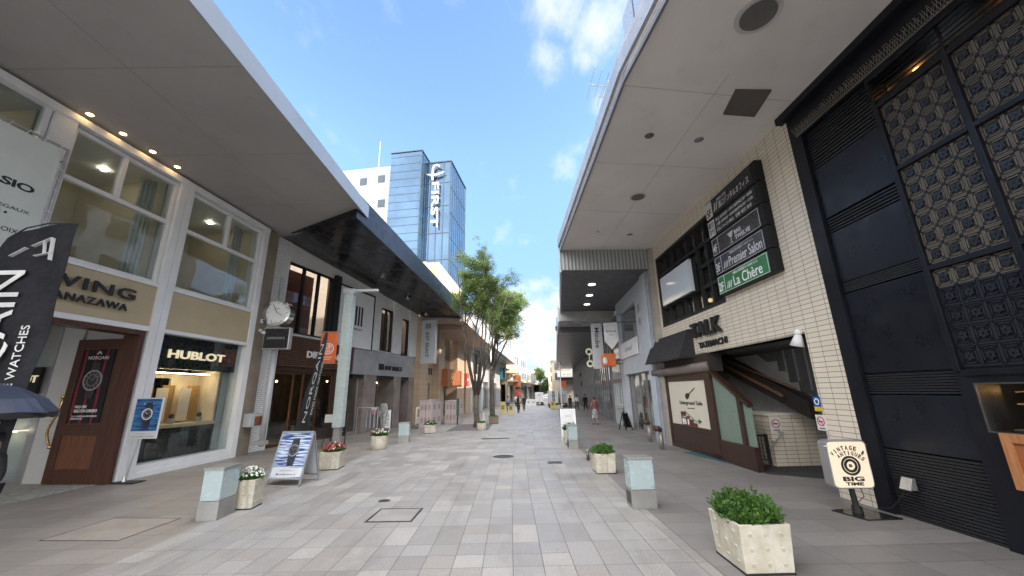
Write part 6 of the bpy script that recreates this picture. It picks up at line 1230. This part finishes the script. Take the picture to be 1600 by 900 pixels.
def bike(t):
    for x in (-.4, .4):
        w = B(); 
        ww = B(); ring(ww, x, .26, .235, .26, -.015, .015, 24); wo_ = ww.make('wheel', ink, t)
        sp_ = B()
        for k in range(8): a = k*math.pi/4; sp_.bar((x, 0, .26), (x+.24*math.cos(a), 0, .26+.24*math.sin(a)), .004)
        sp_.make('spokes', steel, wo_)
    b = B(); b.tube([(-.4, 0, .26), (-.05, 0, .25)], .014).tube([(-.05, 0, .25), (-.14, 0, .62)], .014).tube([(-.05, 0, .25), (.26, 0, .58)], .016).tube([(-.12, 0, .52), (.25, 0, .62)], .014).tube([(-.4, 0, .26), (-.13, 0, .55)], .01).tube([(.4, 0, .26), (.24, 0, .74)], .014); b.make('frame', mat('bike_paint', (.1, .1, .11), .3, .4), t)
    B().tube([(.22, -.22, .76), (.24, -.08, .76), (.24, .08, .76), (.22, .22, .76)], .012).make('handlebar', ink, t); B().ball((-.15, 0, .65), (.11, .06, .03), 10, 6).make('saddle', ink, t); B().box(.3, .52, -.13, .13, .52, .68).make('basket', greywall, t); B().tube([(-.05, -.06, .25), (-.05, -.06, .1)], .01).tube([(-.05, .06, .25), (-.05, .06, .4)], .01).make('pedals', ink, t)
bike(t)
t = onf(R2, 'pennant_sign', 'white fabric pennant sign with shop lettering hanging above the sidewalk', 'banner', -4.0, -.02, 3.2); bb = B().xz([(-.0, .35), (.28, 0.0), (.56, .35), (.56, 1.12), (0, 1.12)], 0, .01); M9 = Matrix.Rotation(math.radians(90), 4, 'Z') @ Matrix.Identity(4)
MM = Matrix.Translation((0, -.62, 0)) @ Matrix.Rotation(math.radians(72), 4, 'Z')
def turned(b, M1): q = B(); q.add(b.v, b.f, M1); return q
TM = Matrix.Translation((0, -.88, 0)) @ Matrix.Rotation(math.radians(78), 4, 'Z')
turned(bb, TM).make('cloth', mat('pennant_cloth', (.55, .56, .56), .7), t); b = B(); letters(b, 'Redonna', .08, .48, .72, .82, -.002, .004, ital=.3); letters(b, 'COFFEE', .18, .38, .58, .63, -.002, .004); turned(b, TM).make('lettering', ink, t); B().tube([(0, .1, 1.15), (-.2, -.8, 1.15)], .015).make('pole', ink, t)
t = onf(R2, 'orange_sign', 'orange projecting square sign with a small white figure', 'sign', -5.1, -.25, 2.55); B().box(-.28, .28, -.62, -.08, .02, .58).make('case', mat('orange_paint', (.6, .13, .025), .45), t, bevel=.03); B().ball((.32, -.55, .25), (.08, .1, .16)).make('white_figure', white, t); B().tube([(0, -.08, .3), (0, .3, .3)], .02).make('bracket', ink, t)
t = onf(R2, 'vertical_sign', 'tall grey projecting sign with black lettering running down it', 'sign', -6.1, -.5, 2.55); B().box(-.06, .06, -.62, -.12, 0, 2.1).make('case', lightgrey, t); TM = Matrix.Translation((.062, -.12, 0)) @ Matrix.Rotation(math.radians(90), 4, 'Z')
TM = Matrix.Translation((.061, -.62, 0)) @ Matrix.Rotation(math.radians(90), 4, 'Z')
b = B(); letters(b, 'Mizube', .15, .35, .95, 1.9, 0, .01, rot='cw', bold=.01); turned(b, TM).make('lettering', ink, t); B().tube([(0, -.12, 1.9), (0, .5, 1.9)], .015).tube([(0, -.12, .2), (0, .5, .2)], .015).make('bracket', steel, t)
t = onf(R2, 'glasses_sign', 'pale ring-shaped sign like a pair of spectacles hung vertically', 'sign', -7.1, -1.15, 2.85); b = B(); ring(b, 0, .58, .09, .17, -.03, .03, 20); ring(b, .02, 0, .09, .17, -.03, .03, 20); b.box(-.02, .02, -.03, .03, .16, .42); b = turned(b, Matrix.Rotation(math.radians(80), 4, 'Z')); b.make('rings', mat('pale_yellow', (.6, .62, .45), .4), t)
B().bar((0, 0, .3), (0, 1.15, .1), .04).make('bracket', ink, t)
t = onf(R2, 'small_sign', 'small white box sign projecting over the pale shop door', 'sign', -5.0, -.2, 2.35); B().box(-.04, .04, -.3, .0, 0, .3).make('case', cream, t); B().tube([(0, .2, .33), (0, -.32, .33)], .012).make('bracket', ink, t)

# covers in the ground
iron = mat('cast_iron', (.05, .047, .045), .55, .3, var=.3, bump=.5, bscale=120)
t = thing('manhole_cover', 'square stone-filled access cover with a dark rim in the paving', 'manhole cover', (-1.6, 5.9, 0), math.radians(-2)); B().wall(-.3, .3, -.27, .27, [(-.28, .28, -.25, .25)], -.004, .004).v
b = B(); bb = B().wall(-.31, .31, -.3, .3, [(-.28, .28, -.27, .27)], -.006, .0); b.add([(x, z, -y) for x, y, z in bb.v], [tuple(reversed(f)) for f in bb.f]); b.make('rim', iron, t); B().box(-.28, .28, -.27, .27, 0, .004).make('stone_fill', walk_l if False else mat('stone_fill', (.26, .25, .24), .7, bump=.3, bscale=200), t)
def roundcover(label, x, y, r): t = thing('manhole_cover', label, 'manhole cover', (x, y, 0)); B().frus((0, 0, .001), (0, 0, .006), r, r, 28).make('rim', greywall, t); B().frus((0, 0, .002), (0, 0, .008), r*.9, r*.9, 28).make('lid', iron, t)
roundcover('small dark round cover above the square one', -1.98, 6.62, .1); roundcover('dark oval-looking round cover at the lower left corner of the paving', -4.6, 4.05, .17); roundcover('large round cover farther up the middle of the street', -.2, 10.6, .3)
t = thing('manhole_cover', 'rectangular sidewalk access cover with thin dark joints at the lower left', 'manhole cover', (-5.1, 5.6, 0), math.radians(-4)); b = B(); bb = B().wall(-.5, .5, -.42, .42, [(-.49, .49, -.41, .41)], -.004, .0); b.add([(x, z, -y) for x, y, z in bb.v], [tuple(reversed(f)) for f in bb.f]); b.make('rim', iron, t); B().box(-.49, .49, -.41, .41, 0, .002).make('stone_fill', mat('stone_fill_pale', (.28, .245, .215), .7, bump=.3, bscale=200), t)
t = thing('drain_grate', 'dark flat grate across the middle distance of the street', 'grate', (-.55, 14.6, 0)); B().box(-.5, .5, -.12, .12, .001, .008).make('grate', iron, t)
t = thing('drain_grate', 'small square dark grate right of the street centre', 'grate', (1.0, 9.6, 0)); B().box(-.16, .16, -.12, .12, .001, .008).make('grate', iron, t)
struct('tree_pit', B().prism([(-2.8, 17.6), (-1.0, 17.9), (-.9, 21.5), (-2.7, 21.2)], .001, .006), mat('dark_gravel', (.12, .11, .105), .85, bump=.5))

# ================================================================== TREES
bark = mat('bark', (.10, .085, .07), .85, var=.4, scale=5, bump=.6, bscale=25)
leafA = leafmat('tree_leaf', (.05, .10, .03), (.19, .26, .07), 1.1)
def tree(label, x, y, cr, h0, seed, stems, nleaf, L=.085, trunk_r=.16, lm=leafA, group='street trees', fork=1.8):
    """cr: list of crown lobes (cx, cy, cz, r)"""
    r = random.Random(seed); t = thing('street_tree', label, 'tree', (x, y, 0), 0, group)
    tb = B(); lb = B()
    tb.tube([(0, 0, -.05), (.02, 0, .3), (-.03, .02, fork*.6), (.0, 0, fork+.15)], [trunk_r*1.25, trunk_r, trunk_r*.88, trunk_r*.85], 12)
    tb.make('trunk', bark, t, smooth=True)
    tb = B(); tips = []
    def pt_in():
        c = r.choices(cr, [q[3]**2 for q in cr])[0]; v = rdir(r)*(r.random()**.45)*c[3]; return Vector((c[0]+v.x, c[1]+v.y, c[2]+v.z*1.05))
    for s in range(stems):
        a = 2*math.pi*s/stems+r.uniform(-.4, .4); top = pt_in(); top.z = max(top.z, h0+2.2)+r.uniform(0, .8); base = Vector((.07*math.cos(a), .07*math.sin(a), fork+r.uniform(-.15, .1)))
        mid = base.lerp(top, .45)+Vector((math.cos(a)*.25, math.sin(a)*.25, -.1)); mid2 = base.lerp(top, .75)+Vector((r.uniform(-.15, .15), r.uniform(-.15, .15), 0))
        rr = trunk_r*.44; path = [base, mid, mid2, top]; tb.tube(path, [rr, rr*.62, rr*.35, .012], 8)
        for k in range(9):
            f = r.uniform(.3, .97); p = mid.lerp(mid2, (f-.3)/.4) if f < .7 else mid2.lerp(top, (f-.7)/.3)
            e = pt_in(); e = p+(e-p)*min(1, 1.5/max(.01, (e-p).length)); 
            if e.z < p.z: e.z = p.z+r.uniform(0, .3)
            m_ = p.lerp(e, .5)+Vector((0, 0, -.06)); tb.tube([p, m_, e], [.03, .018, .006], 5)
            tips += [(p.lerp(e, q)) for q in (.55, .8, 1)]
            for j in range(4):
                p2 = p.lerp(e, r.uniform(.4, 1)); e2 = p2+(rdir(r)+Vector((0, 0, .35)))*r.uniform(.25, .6); tb.tube([p2, e2], [.009, .003], 4); tips.append(e2); tips.append(p2.lerp(e2, .6))
    tb.make('branches', bark, t, smooth=True)
    # leaf sprays gathered round the twigs
    inside = lambda p: any((p-Vector(c[:3])).length < c[3]*1.12 for c in cr)
    tips = [p for p in tips if inside(p)]
    for i in range(nleaf//10):
        c = r.choice(tips)+rdir(r)*r.random()*.28; u = rdir(r); u.z *= .5
        for k in range(14):
            p = c+u*r.uniform(-.2, .2)+rdir(r)*.09; d = rdir(r); d.z = d.z*.5-.15; leaf(lb, p, d, L*r.uniform(.6, 1.2), L*r.uniform(.38, .55), rdir(r))
    lb.make('foliage', lm, t); return t
tree('tall slender street tree with airy crown, nearer of the two on the left', -1.62, 19.3, [(-.1, 0, 9.1, 1.15), (.6, .2, 8.1, 1.15), (-.85, 0, 7.9, 1.05), (.1, -.3, 7.2, 1.3), (1.2, 0, 7.1, 1.1), (-.7, .2, 6.5, .9), (.5, 0, 6.1, .9)], 4.2, 11, 6, 30000, L=.08, trunk_r=.14, fork=1.5)
tree('multi-stemmed street tree with lower spreading crown behind the first', -1.1, 24.6, [(.9, 0, 7.5, 1.5), (1.7, .2, 6.4, 1.3), (.2, 0, 6.4, 1.2), (2.0, 0, 7.1, .9), (.3, .3, 8.6, 1.2), (1.5, 0, 5.4, 1.1), (.3, 0, 5.6, .9), (1.7, .1, 4.9, .7)], 3.8, 23, 7, 30000, L=.092, trunk_r=.15, fork=3.0)
tree('small round-crowned tree far down the middle of the street', 5.6, 75, [(0, 0, 4.9, 1.0), (.2, 0, 4.2, .95), (-.3, 0, 4.0, .7)], 3.0, 31, 4, 5000, L=.2, trunk_r=.12, fork=1.2)
def farbush(label, x, y, r0, z, n, L, seed):
    r = random.Random(seed); t = thing('far_tree', label, 'tree', (x, y, 0), 0, 'far trees at the street end'); b = B()
    for i in range(n):
        v = rdir(r)*(r.random()**.35); p = Vector((v.x*r0, v.y*r0, z+v.z*r0*.8)); leaf(b, p, rdir(r), L, L*.5, rdir(r))
    B().frus((0, 0, 0), (0, 0, z), .2, .1, 8).make('trunk', bark, t); b.make('foliage', leaf_dk, t)
farbush('broad dark tree behind the right-hand truck at the street end', 8.6, 82, 2.2, 2.6, 2500, .35, 1); farbush('pale green bushy tree under the small tree at the street end', 6.6, 90, 1.8, 1.9, 1500, .35, 2)
farbush('dark tree far off at the right end of the street', 11.5, 92, 2.6, 2.8, 2000, .4, 3)
# ================================================================== VEHICLES
rubber = mat('tyre_rubber', (.02, .02, .02), .8)
def truck(label, x, y, rz, boxcol, w=.93, h=1.45, L=3.2, open_=False):
    t = thing('parked_truck', label, 'truck', (x, y, 0), math.radians(rz), 'parked trucks at the street end')
    bx = B().box(-w/2, w/2, 0, L, .38, h).make('cargo_box', boxcol, t, bevel=.01)
    if open_: B().box(-w*.12, w*.12, -.012, 0, .4, h-.04).make('open_doorway', mat('truck_dark', (.03, .04, .06), .6), bx)
    b = B(); b.box(-.012, .012, -.02, 0, .4, h-.03)
    for z in (.5, .9, 1.3): b.box(-w/2+.02, w/2-.02, -.014, 0, z-.01, z+.01)
    b.make('door_bars', steel, bx)
    b = B(); letters(b, '冷蔵冷凍車', -.2, .2, 1.1, 1.2, -.014, .005, bold=.02); b.make('lettering', nav, bx)
    B().box(-w/2, w/2, .05, L+1.1, .26, .38).make('chassis', ink, t)
    B().add([(-w/2+.03, L+.1, .3), (w/2-.03, L+.1, .3), (w/2-.03, L+1.2, .3), (-w/2+.03, L+1.2, .3), (-w/2+.03, L+.1, 1.2), (w/2-.03, L+.1, 1.2), (w/2-.05, L+.95, 1.2), (-w/2+.05, L+.95, 1.2)], [(0, 3, 2, 1), (4, 5, 6, 7), (0, 1, 5, 4), (1, 2, 6, 5), (2, 3, 7, 6), (3, 0, 4, 7)]).make('cab', white, t, bevel=.02)
    B().box(-w/2, w/2, -.03, 0, .2, .34).make('bumper', ink, t)
    for sx in (-1, 1):
        B().box(sx*w*.38-.07, sx*w*.38+.07, -.045, -.03, .22, .32).make('tail_light', mat('tail_red', (.4, .02, .02), .3), t)
        for yy in (.5, L+.6): wl = B().frus((sx*(w/2-.14), yy, .17), (sx*(w/2-.0), yy, .17), .17, .17, 16).make('wheel', rubber, t); B().frus((sx*(w/2), yy, .17), (sx*(w/2+.01), yy, .17), .08, .08, 10).make('hub', steel, wl)
    B().box(-.12, .12, -.036, -.03, .22, .31).make('number_plate', white, t)
truck('white box truck seen from behind in the centre of the street end', 3.4, 46.5, -2, white)
truck('grey-blue box truck with open rear, right of the white truck', 4.25, 39.2, -4, lightgrey, .95, 1.62, 3.4, True)
truck('second grey box truck half hidden on the far right', 5.35, 40.4, -4, lightgrey, .8, 1.6, 3.0)
# ================================================================== PEOPLE
def skin(pts, edges, rad, levels=1, name='body', m=None, parent=None, loc=None):
    me = bpy.data.meshes.new(name); me.from_pydata([Vector(p) for p in pts], edges, []); o = bpy.data.objects.new(name, me); COL.objects.link(o)
    md = o.modifiers.new('s', 'SKIN'); md.use_smooth_shade = True
    for i, v in enumerate(me.skin_vertices[0].data if me.skin_vertices else []): pass
    if not me.skin_vertices: me.attributes
    return o
def limb(b, pts, r, n=10): b.tube(pts, r, n); return b
skinm = mat('skin', (.42, .25, .17), .55, var=.05)
def grow(pts, edges, rad, name, m, parent, levels=1):
    """one continuous surface grown over a skeleton"""
    bm = bmesh.new(); lay = bm.verts.layers.skin.verify(); vs = []
    for p, r in zip(pts, rad):
        v = bm.verts.new(p); vs.append(v); v[lay].radius = (r, r) if isinstance(r, (int, float)) else r
    vs[0][lay].use_root = True
    for a, c in edges: bm.edges.new((vs[a], vs[c]))
    me = bpy.data.meshes.new('tmp'); bm.to_mesh(me); bm.free(); o = bpy.data.objects.new('tmp', me); tmp.objects.link(o)
    o.modifiers.new('s', 'SKIN'); sd = o.modifiers.new('d', 'SUBSURF'); sd.levels = sd.render_levels = levels
    bpy.context.view_layer.update(); dg = bpy.context.evaluated_depsgraph_get(); out = bpy.data.meshes.new_from_object(o.evaluated_get(dg)); bpy.data.objects.remove(o)
    out.name = name; q = bpy.data.objects.new(name, out); COL.objects.link(q); out.materials.clear(); out.materials.append(m); q.parent = parent
    for p in out.polygons: p.use_smooth = True
    return q
def person(label, x, y, rz, h=1.3, shirt=None, trousers=None, hairm=None, skirt=False, pose='stand', armR=None, armL=None, seed=0, group=None, headless=False, skin_=None, name='person', cat='person', walk=.12, bag=False):
    """h in survey units; x right, y forward (faces +y), z up"""
    sk = skin_ or skinm; k = h/1.75; t = thing(name, label, cat, (x, y, 0), math.radians(rz), group); P = lambda *a: tuple(q*k for q in a)
    w = walk
    # skeleton
    pel = (0, 0, .95); che = (0, .01, 1.25); neck = (0, 0, 1.46); hd = (0, .02, 1.60)
    hipL, hipR = (-.1, 0, .92), (.1, 0, .92)
    if pose == 'ride':
        kneeL, footL, kneeR, footR = (-.11, .34, .78), (-.1, .22, .38), (.11, .3, .62), (.1, .12, .22); tl = .28; che = (0, .1, 1.22); neck = (0, .2, 1.42); hd = (0, .25, 1.56)
    else: kneeL, footL, kneeR, footR = (-.1, w*.7, .5), (-.1, w*1.1, .08), (.1, -w*.2, .5), (.1, -w*1.6, .10); tl = 0
    eL, hL = armL or ((-.24, -.02, 1.14), (-.24, .1, .92)); eR, hR = armR or ((.24, 0, 1.14), (.25, .06, .88))
    shL, shR = (-.17, che[1]-.01+(.06 if pose == 'ride' else 0), 1.41), (.17, che[1]-.01+(.06 if pose == 'ride' else 0), 1.41)
    toeL, toeR = (footL[0], footL[1]+.13, footL[2]-.04), (footR[0], footR[1]+.13, footR[2]-.04)
    pts = [pel, che, neck, hd, (0, hd[1], hd[2]+.09), hipL, kneeL, footL, toeL, hipR, kneeR, footR, toeR, shL, eL, hL, shR, eR, hR]
    rad = [(.13, .1), (.15, .105), .055, .085, .075, .095, .06, .042, .035, .095, .06, .042, .035, .065, .042, .03, .065, .042, .03]
    ed = [(0, 1), (1, 2), (2, 3), (3, 4), (0, 5), (5, 6), (6, 7), (7, 8), (0, 9), (9, 10), (10, 11), (11, 12), (1, 13), (13, 14), (14, 15), (1, 16), (16, 17), (17, 18)]
    # hands: palm and five fingers each
    for i, (hh, ee) in ((15, (hL, eL)), (18, (hR, eR))):
        d = (Vector(hh)-Vector(ee)).normalized(); s = d.cross(Vector((1, 0, 0))).normalized()
        b0 = len(pts); pts.append(tuple(Vector(hh)+d*.06)); rad.append(.03); ed.append((i, b0))
        for f in range(4):
            o = s*(.024*(f-1.5)); p1 = Vector(hh)+d*.10+o; p2 = p1+d*(.035+.008*(1.5-abs(f-1.5)))+Vector((-.012 if hh[0] > 0 else .012, 0, 0)); n0 = len(pts); pts += [tuple(p1), tuple(p2)]; rad += [.0095, .008]; ed += [(b0, n0), (n0, n0+1)]
        p1 = Vector(hh)+d*.03+s*.04; p2 = p1+d*.035+s*.015; n0 = len(pts); pts += [tuple(p1), tuple(p2)]; rad += [.011, .009]; ed += [(i, n0), (n0, n0+1)]
    if headless:
        keep = [i for i in range(len(pts)) if i not in (3, 4)]; mp_ = {o: n for n, o in enumerate(keep)}; pts = [pts[i] for i in keep]; rad = [rad[i] for i in keep]; ed = [(mp_[a], mp_[c]) for a, c in ed if a in mp_ and c in mp_]
    sc = lambda rr: tuple(q*k for q in rr) if isinstance(rr, tuple) else rr*k
    grow([P(*p) for p in pts], ed, [sc(r) for r in rad], 'body', sk, t)
    # clothing grown over the same skeleton
    sp = [pel, che, (0, neck[1]-.005, 1.42), shL, eL, tuple(Vector(eL).lerp(Vector(hL), .85)), shR, eR, tuple(Vector(eR).lerp(Vector(hR), .85)), (0, 0, .86)]
    sr = [(.155, .12), (.175, .125), .075, .085, .06, .048, .085, .06, .048, (.155, .12)]
    grow([P(*p) for p in sp], [(0, 1), (1, 2), (1, 3), (3, 4), (4, 5), (1, 6), (6, 7), (7, 8), (0, 9)], [sc(r) for r in sr], 'top', shirt or white, t)
    if skirt:
        N = 18; prof = [(1.0, .13), (.9, .17), (.6, .22), (.42, .25)]; vs = [(k*q*math.cos(2*math.pi*i/N), k*q*.8*math.sin(2*math.pi*i/N), k*z*1.0) for z, q in prof for i in range(N)]
        B().add(vs, [(j*N+(i+1) % N, j*N+i, (j+1)*N+i, (j+1)*N+(i+1) % N) for j in range(3) for i in range(N)]).make('skirt', trousers or ink, t, smooth=True)
    else:
        tp = [(0, 0, .95), hipL, kneeL, tuple(Vector(kneeL).lerp(Vector(footL), .88)), hipR, kneeR, tuple(Vector(kneeR).lerp(Vector(footR), .88))]
        grow([P(*p) for p in tp], [(0, 1), (1, 2), (2, 3), (0, 4), (4, 5), (5, 6)], [sc(r) for r in [(.15, .12), .105, .078, .062, .105, .078, .062]], 'trousers', trousers or ink, t)
    for f, to in ((footL, toeL), (footR, toeR)):
        c = P(*(Vector(f).lerp(Vector(to), .5))); B().ball((c[0], c[1]+.01, max(c[2]-.005, .03)), (.05*k, .14*k, .05*k), 10, 6).make('shoe', ink, t, smooth=True)
    if not headless:
        c = Vector(P(*hd)); b = B(); b.ball((c.x, c.y-.015*k, c.z+.065*k), (.095*k, .115*k, .11*k), 14, 10).make('hair', hairm or ink, t, smooth=True)
        b = B(); b.ball((c.x, c.y+.05*k, c.z+.0*k), (.072*k, .07*k, .1*k), 14, 10); b.frus((c.x, c.y+.115*k, c.z-.0*k), (c.x, c.y+.128*k, c.z-.02*k), .012*k, .016*k, 8); b.ball((c.x-.09*k, c.y, c.z), (.015*k, .03*k, .035*k), 8, 6); b.ball((c.x+.09*k, c.y, c.z), (.015*k, .03*k, .035*k), 8, 6); fo = b.make('face', sk, t, smooth=True)
        b = B(); b.ball((c.x-.03*k, c.y+.105*k, c.z+.015*k), .011*k, 8, 6); b.ball((c.x+.03*k, c.y+.105*k, c.z+.015*k), .011*k, 8, 6); b.make('eyes', ink, fo); B().ball((c.x, c.y+.112*k, c.z-.045*k), (.022*k, .01*k, .006*k), 8, 6).make('mouth', mat('lips', (.3, .1, .09), .5), fo)
    return t
navyc = mat('navy_cloth', (.012, .014, .022), .8); blackc = mat('black_cloth', (.01, .01, .011), .85); whitec = mat('white_cloth', (.6, .6, .6), .8); greyc = mat('grey_cloth', (.25, .25, .26), .8); denim = mat('dark_denim', (.02, .025, .05), .8)
person('person in dark coat and navy trousers under an umbrella, cut off at the left edge', -5.74, 4.62, 170, 1.26, blackc, navyc, armR=((.2, .12, 1.12), (.12, .22, 1.32)), walk=.14)
um = thing('umbrella', 'dark navy umbrella with scalloped edge held at the left edge', 'umbrella', (-5.92, 4.5, -.03)); N = 8; b = B(); vs = [(0, 0, 1.86)]
for ring_, (rr, z) in enumerate(((.25, 1.80), (.5, 1.66), (.64, 1.50))):
    for i in range(N*4):
        a = 2*math.pi*i/(N*4)+.2; sc_ = 1-.05*abs(math.sin(a*N/2-.8)); vs.append((rr*sc_*math.cos(a), rr*sc_*math.sin(a), z+(.02*abs(math.sin((a-.2)*N/2)) if ring_ == 2 else 0)))
M_ = N*4; fs = [(0, 1+i, 1+(i+1) % M_) for i in range(M_)]+[(1+j*M_+i, 1+(j+1)*M_+i, 1+(j+1)*M_+(i+1) % M_, 1+j*M_+(i+1) % M_) for j in range(2) for i in range(M_)]
b.add(vs, fs); b.add([(x, y, z-.006) for x, y, z in vs], [tuple(reversed(f)) for f in fs]); b.make('canopy', mat('navy_umbrella', (.03, .04, .075), .5), um)
b = B(); vs = []; Mr = 64
for i in range(Mr):
    a = 2*math.pi*i/Mr; r1 = .64*(1-.05*abs(math.sin(a*4-1.6))); vs += [(r1*math.cos(a), r1*math.sin(a), 1.51), ((r1+.006)*math.cos(a), (r1+.006)*math.sin(a), 1.45+.012*math.sin(a*30))]
b.add(vs, [(2*i, 2*i+1, 2*((i+1) % Mr)+1, 2*((i+1) % Mr)) for i in range(Mr)]); b.make('lace_edge', blackc, um)
b = B(); b.frus((0, 0, .95), (0, 0, 1.9), .008, .008, 8); b.make('shaft', ink, um); b = B()
for i in range(N): a = 2*math.pi*i/N+.2; b.bar((0, 0, 1.82), (.62*math.cos(a), .62*math.sin(a), 1.505), .006)
b.make('ribs', steel, um); B().tube([(0, 0, .95), (0, 0, .88), (.03, 0, .85), (.06, 0, .88)], .014).make('handle', darkwood, um)
person('woman in pale top and patterned grey skirt walking away on the right sidewalk', 4.05, 19.3, 8, 1.27, mat('salmon_top', (.22, .07, .08), .8, var=.3, scale=8), mat('grey_pattern', (.28, .28, .28), .8, var=.6, scale=10), None, True, walk=.1)
person('person in white shirt walking far off beside a dark-clothed one, right sidewalk', 5.35, 32.2, 10, 1.25, whitec, blackc, walk=.16)
person('person in black walking far off nearest the glass store front', 5.95, 31.8, 10, 1.28, blackc, blackc, walk=.18)
person('person in black standing far off at the left of the white-shirted one', 5.0, 33.5, 10, 1.2, blackc, navyc, walk=.1)
bk = thing('bicycle', 'bicycle ridden away down the street by the white-shirted cyclist', 'bicycle', (.62, 31.3, 0), math.radians(84)); bike(bk)
person('cyclist in white shirt with a black backpack riding away down the street', .6, 31.1, -6, 1.32, whitec, blackc, pose='ride', armL=((-.26, .22, 1.18), (-.2, .42, 1.06)), armR=((.26, .22, 1.18), (.2, .42, 1.06)))
bp = thing('backpack', 'black backpack on the cyclist', 'backpack', (.6, 30.98, .88)); B().box(-.11, .11, -.1, .04, -.1, .24).make('bag', blackc, bp, bevel=.03); B().box(-.08, .08, -.13, -.1, -.07, .08).make('pocket', blackc, bp, bevel=.01)
person('pedestrian in grey just left of the cyclist', -.2, 33.5, -10, 1.27, greyc, denim, walk=.12); person('pedestrian in dark clothes right of the cyclist', 1.15, 34.0, 170, 1.25, navyc, blackc, walk=.12)
person('pedestrian in white far beyond the cyclist on the left', .6, 44, 170, 1.25, whitec, denim, walk=.12)
# mannequin in a grey suit
mt = person('headless mannequin in a light grey suit outside the menswear shop', -5.75, 18.3, 150, 1.42, mat('grey_suit', (.42, .41, .38), .75, var=.1, scale=12), mat('grey_suit_trousers', (.4, .39, .37), .75, var=.1, scale=12), None, headless=True, skin_=mat('mannequin_white', (.6, .6, .6), .5), name='mannequin', cat='mannequin', walk=.04)
k_ = 1.42/1.75; B().xz([(-.05*k_, 1.38*k_), (0, 1.0*k_), (.05*k_, 1.38*k_)], .1*k_, .135*k_).make('shirt_front', mat('pale_blue_shirt', (.3, .38, .42), .7), mt)
pt = thing('price_card', 'pink and white price card hanging beside the mannequin', 'price card', (-6.15, 18.2, .72)); B().box(-.12, .12, 0, .01, 0, .2).make('pink_half', mat('pink_card', (.6, .18, .2), .6), pt); B().box(-.12, .12, 0, .01, .2, .3).make('white_half', white, pt)
mt2 = person('dark-suited display mannequin inside the glass doors of the wooden-slat shop', -7.42, 14.6, 160, 1.4, navyc, blackc, None, skin_=mat('mannequin_tan', (.3, .2, .15), .6), name='mannequin', cat='mannequin', walk=.04)

# ================================================================== FAR END OF THE STREET
def housebox(label, x, y, w, d, h, m, rz=0, nw=3, zs=(3.4, 5.4), cat='building', name='street_house', group='far buildings at the street end'):
    t = thing(name, label, cat, (x, y, 0), math.radians(rz), group); B().box(0, w, 0, d, 0, h).make('wall', m, t); B().box(-.1, w+.1, -.1, d+.1, h, h+.15).make('roof', greywall, t)
    for z in zs:
        if z+1 > h: continue
        for i in range(nw): f = B().box(.5+i*(w-.6)/nw, .5+i*(w-.6)/nw+.9, -.02, 0, z, z+1.1).make('window', winglass, t)
    return t
housebox('grey-blocked wall building with a black awning right of the trucks', 8.0, 60.2, 4.4, 8, 3.9, mat('pale_block', (.36, .33, .30), .6), -4, 0, ())
t = thing('awning', 'black flat awning under a white sign band far right', 'awning', (7.6, 59.6, 2.5)); B().box(0, 3.4, -.2, .6, 0, 1.0).make('canvas', blackmat, t)
t = thing('sign_band', 'white sign band above the far black awning', 'sign', (7.2, 59.2, 3.6)); B().box(0, 2.7, 0, .4, 0, .8).make('panel', white, t); b = B(); letters(b, 'S O', .8, 1.9, .25, .5, 0, .01); b.make('lettering', greywall, t)
t = thing('traffic_light', 'pair of dark signal boxes on a pole by the far right shops', 'traffic light', (7.9, 41.5, 0)); B().frus((0, 0, 0), (0, 0, 4.0), .07, .05, 10).make('pole', steel, t); B().box(-.5, -.05, -.1, .1, 3.0, 3.4).box(-.45, .0, -.1, .1, 2.0, 2.5).make('signal_box', blackmat, t)
t = thing('street_pole', 'white lamp pole between the grey trucks and the far sign', 'pole', (4.95, 38.5, 0)); B().frus((0, 0, 0), (0, 0, 4.2), .06, .05, 10).make('pole', white, t); B().ball((0, 0, 4.2), (.18, .18, .1)).make('lamp', lightgrey, t); B().box(.05, .5, -.02, .02, 1.9, 2.5).make('orange_flag', mat('orange_flag', (.55, .12, .04), .6), t)
housebox('cream building with layered balconies far off on the right', 6.6, 62, 3, 12, 6.2, farcream, -6, 1, (3.2, 4.8)); housebox('narrow beige building farthest on the right', 7.8, 80, 3, 10, 7.2, mat('beige_far', (.55, .48, .36), .6), -6, 1, (3.4, 5.2))
housebox('low pale building closing the far end of the street at left', 1.8, 84, 3.2, 6, 2.9, farwhite, 0, 2, (1.4,)); housebox('grey apartment block at the vanishing end of the street', 6, 125, 8, 8, 4.2, lightgrey, 0, 4, (1.8, 2.9)); housebox('white low-rise block farthest left at the street end', -4, 118, 9, 8, 5.2, farwhite, 0, 4, (2.2, 3.6))
housebox('brown building stretching across the far right distance', 14, 118, 14, 8, 4.6, mat('brown_far', (.3, .22, .17), .7), 0, 5, (2.0, 3.3))
t = thing('display_board', 'pair of white notice boards far down the street left of the trucks', 'notice board', (1.75, 44.0, 0)); B().box(0, .55, 0, .05, .08, .75).make('left_board', white, t); B().box(.6, 1.1, 0, .05, .08, .75).make('right_board', white, t); b = B(); letters(b, '祭', .1, .4, .3, .6, 0, .01); letters(b, 'ART', .68, 1.0, .3, .55, 0, .01); b.make('lettering', nav, t)
struct('hills', B().prism([(-60, 260), (0, 240), (60, 250), (80, 300), (-80, 300)], 0, 6), mat('far_hill', (.06, .09, .07), .9))
# ------------------------------------------------------------------ final pass: survey units to metres
for me in {o.data for o in S.objects if o.type == 'MESH'}:
    me.transform(Matrix.Scale(K, 4)); me.update()
for o in S.objects:
    if o is cam: continue
    o.location = o.location*K
for c in [tmp]:
    bpy.data.collections.remove(c)
S.cycles.use_denoising = True
S.cycles.max_bounces = 8; S.cycles.transparent_max_bounces = 12
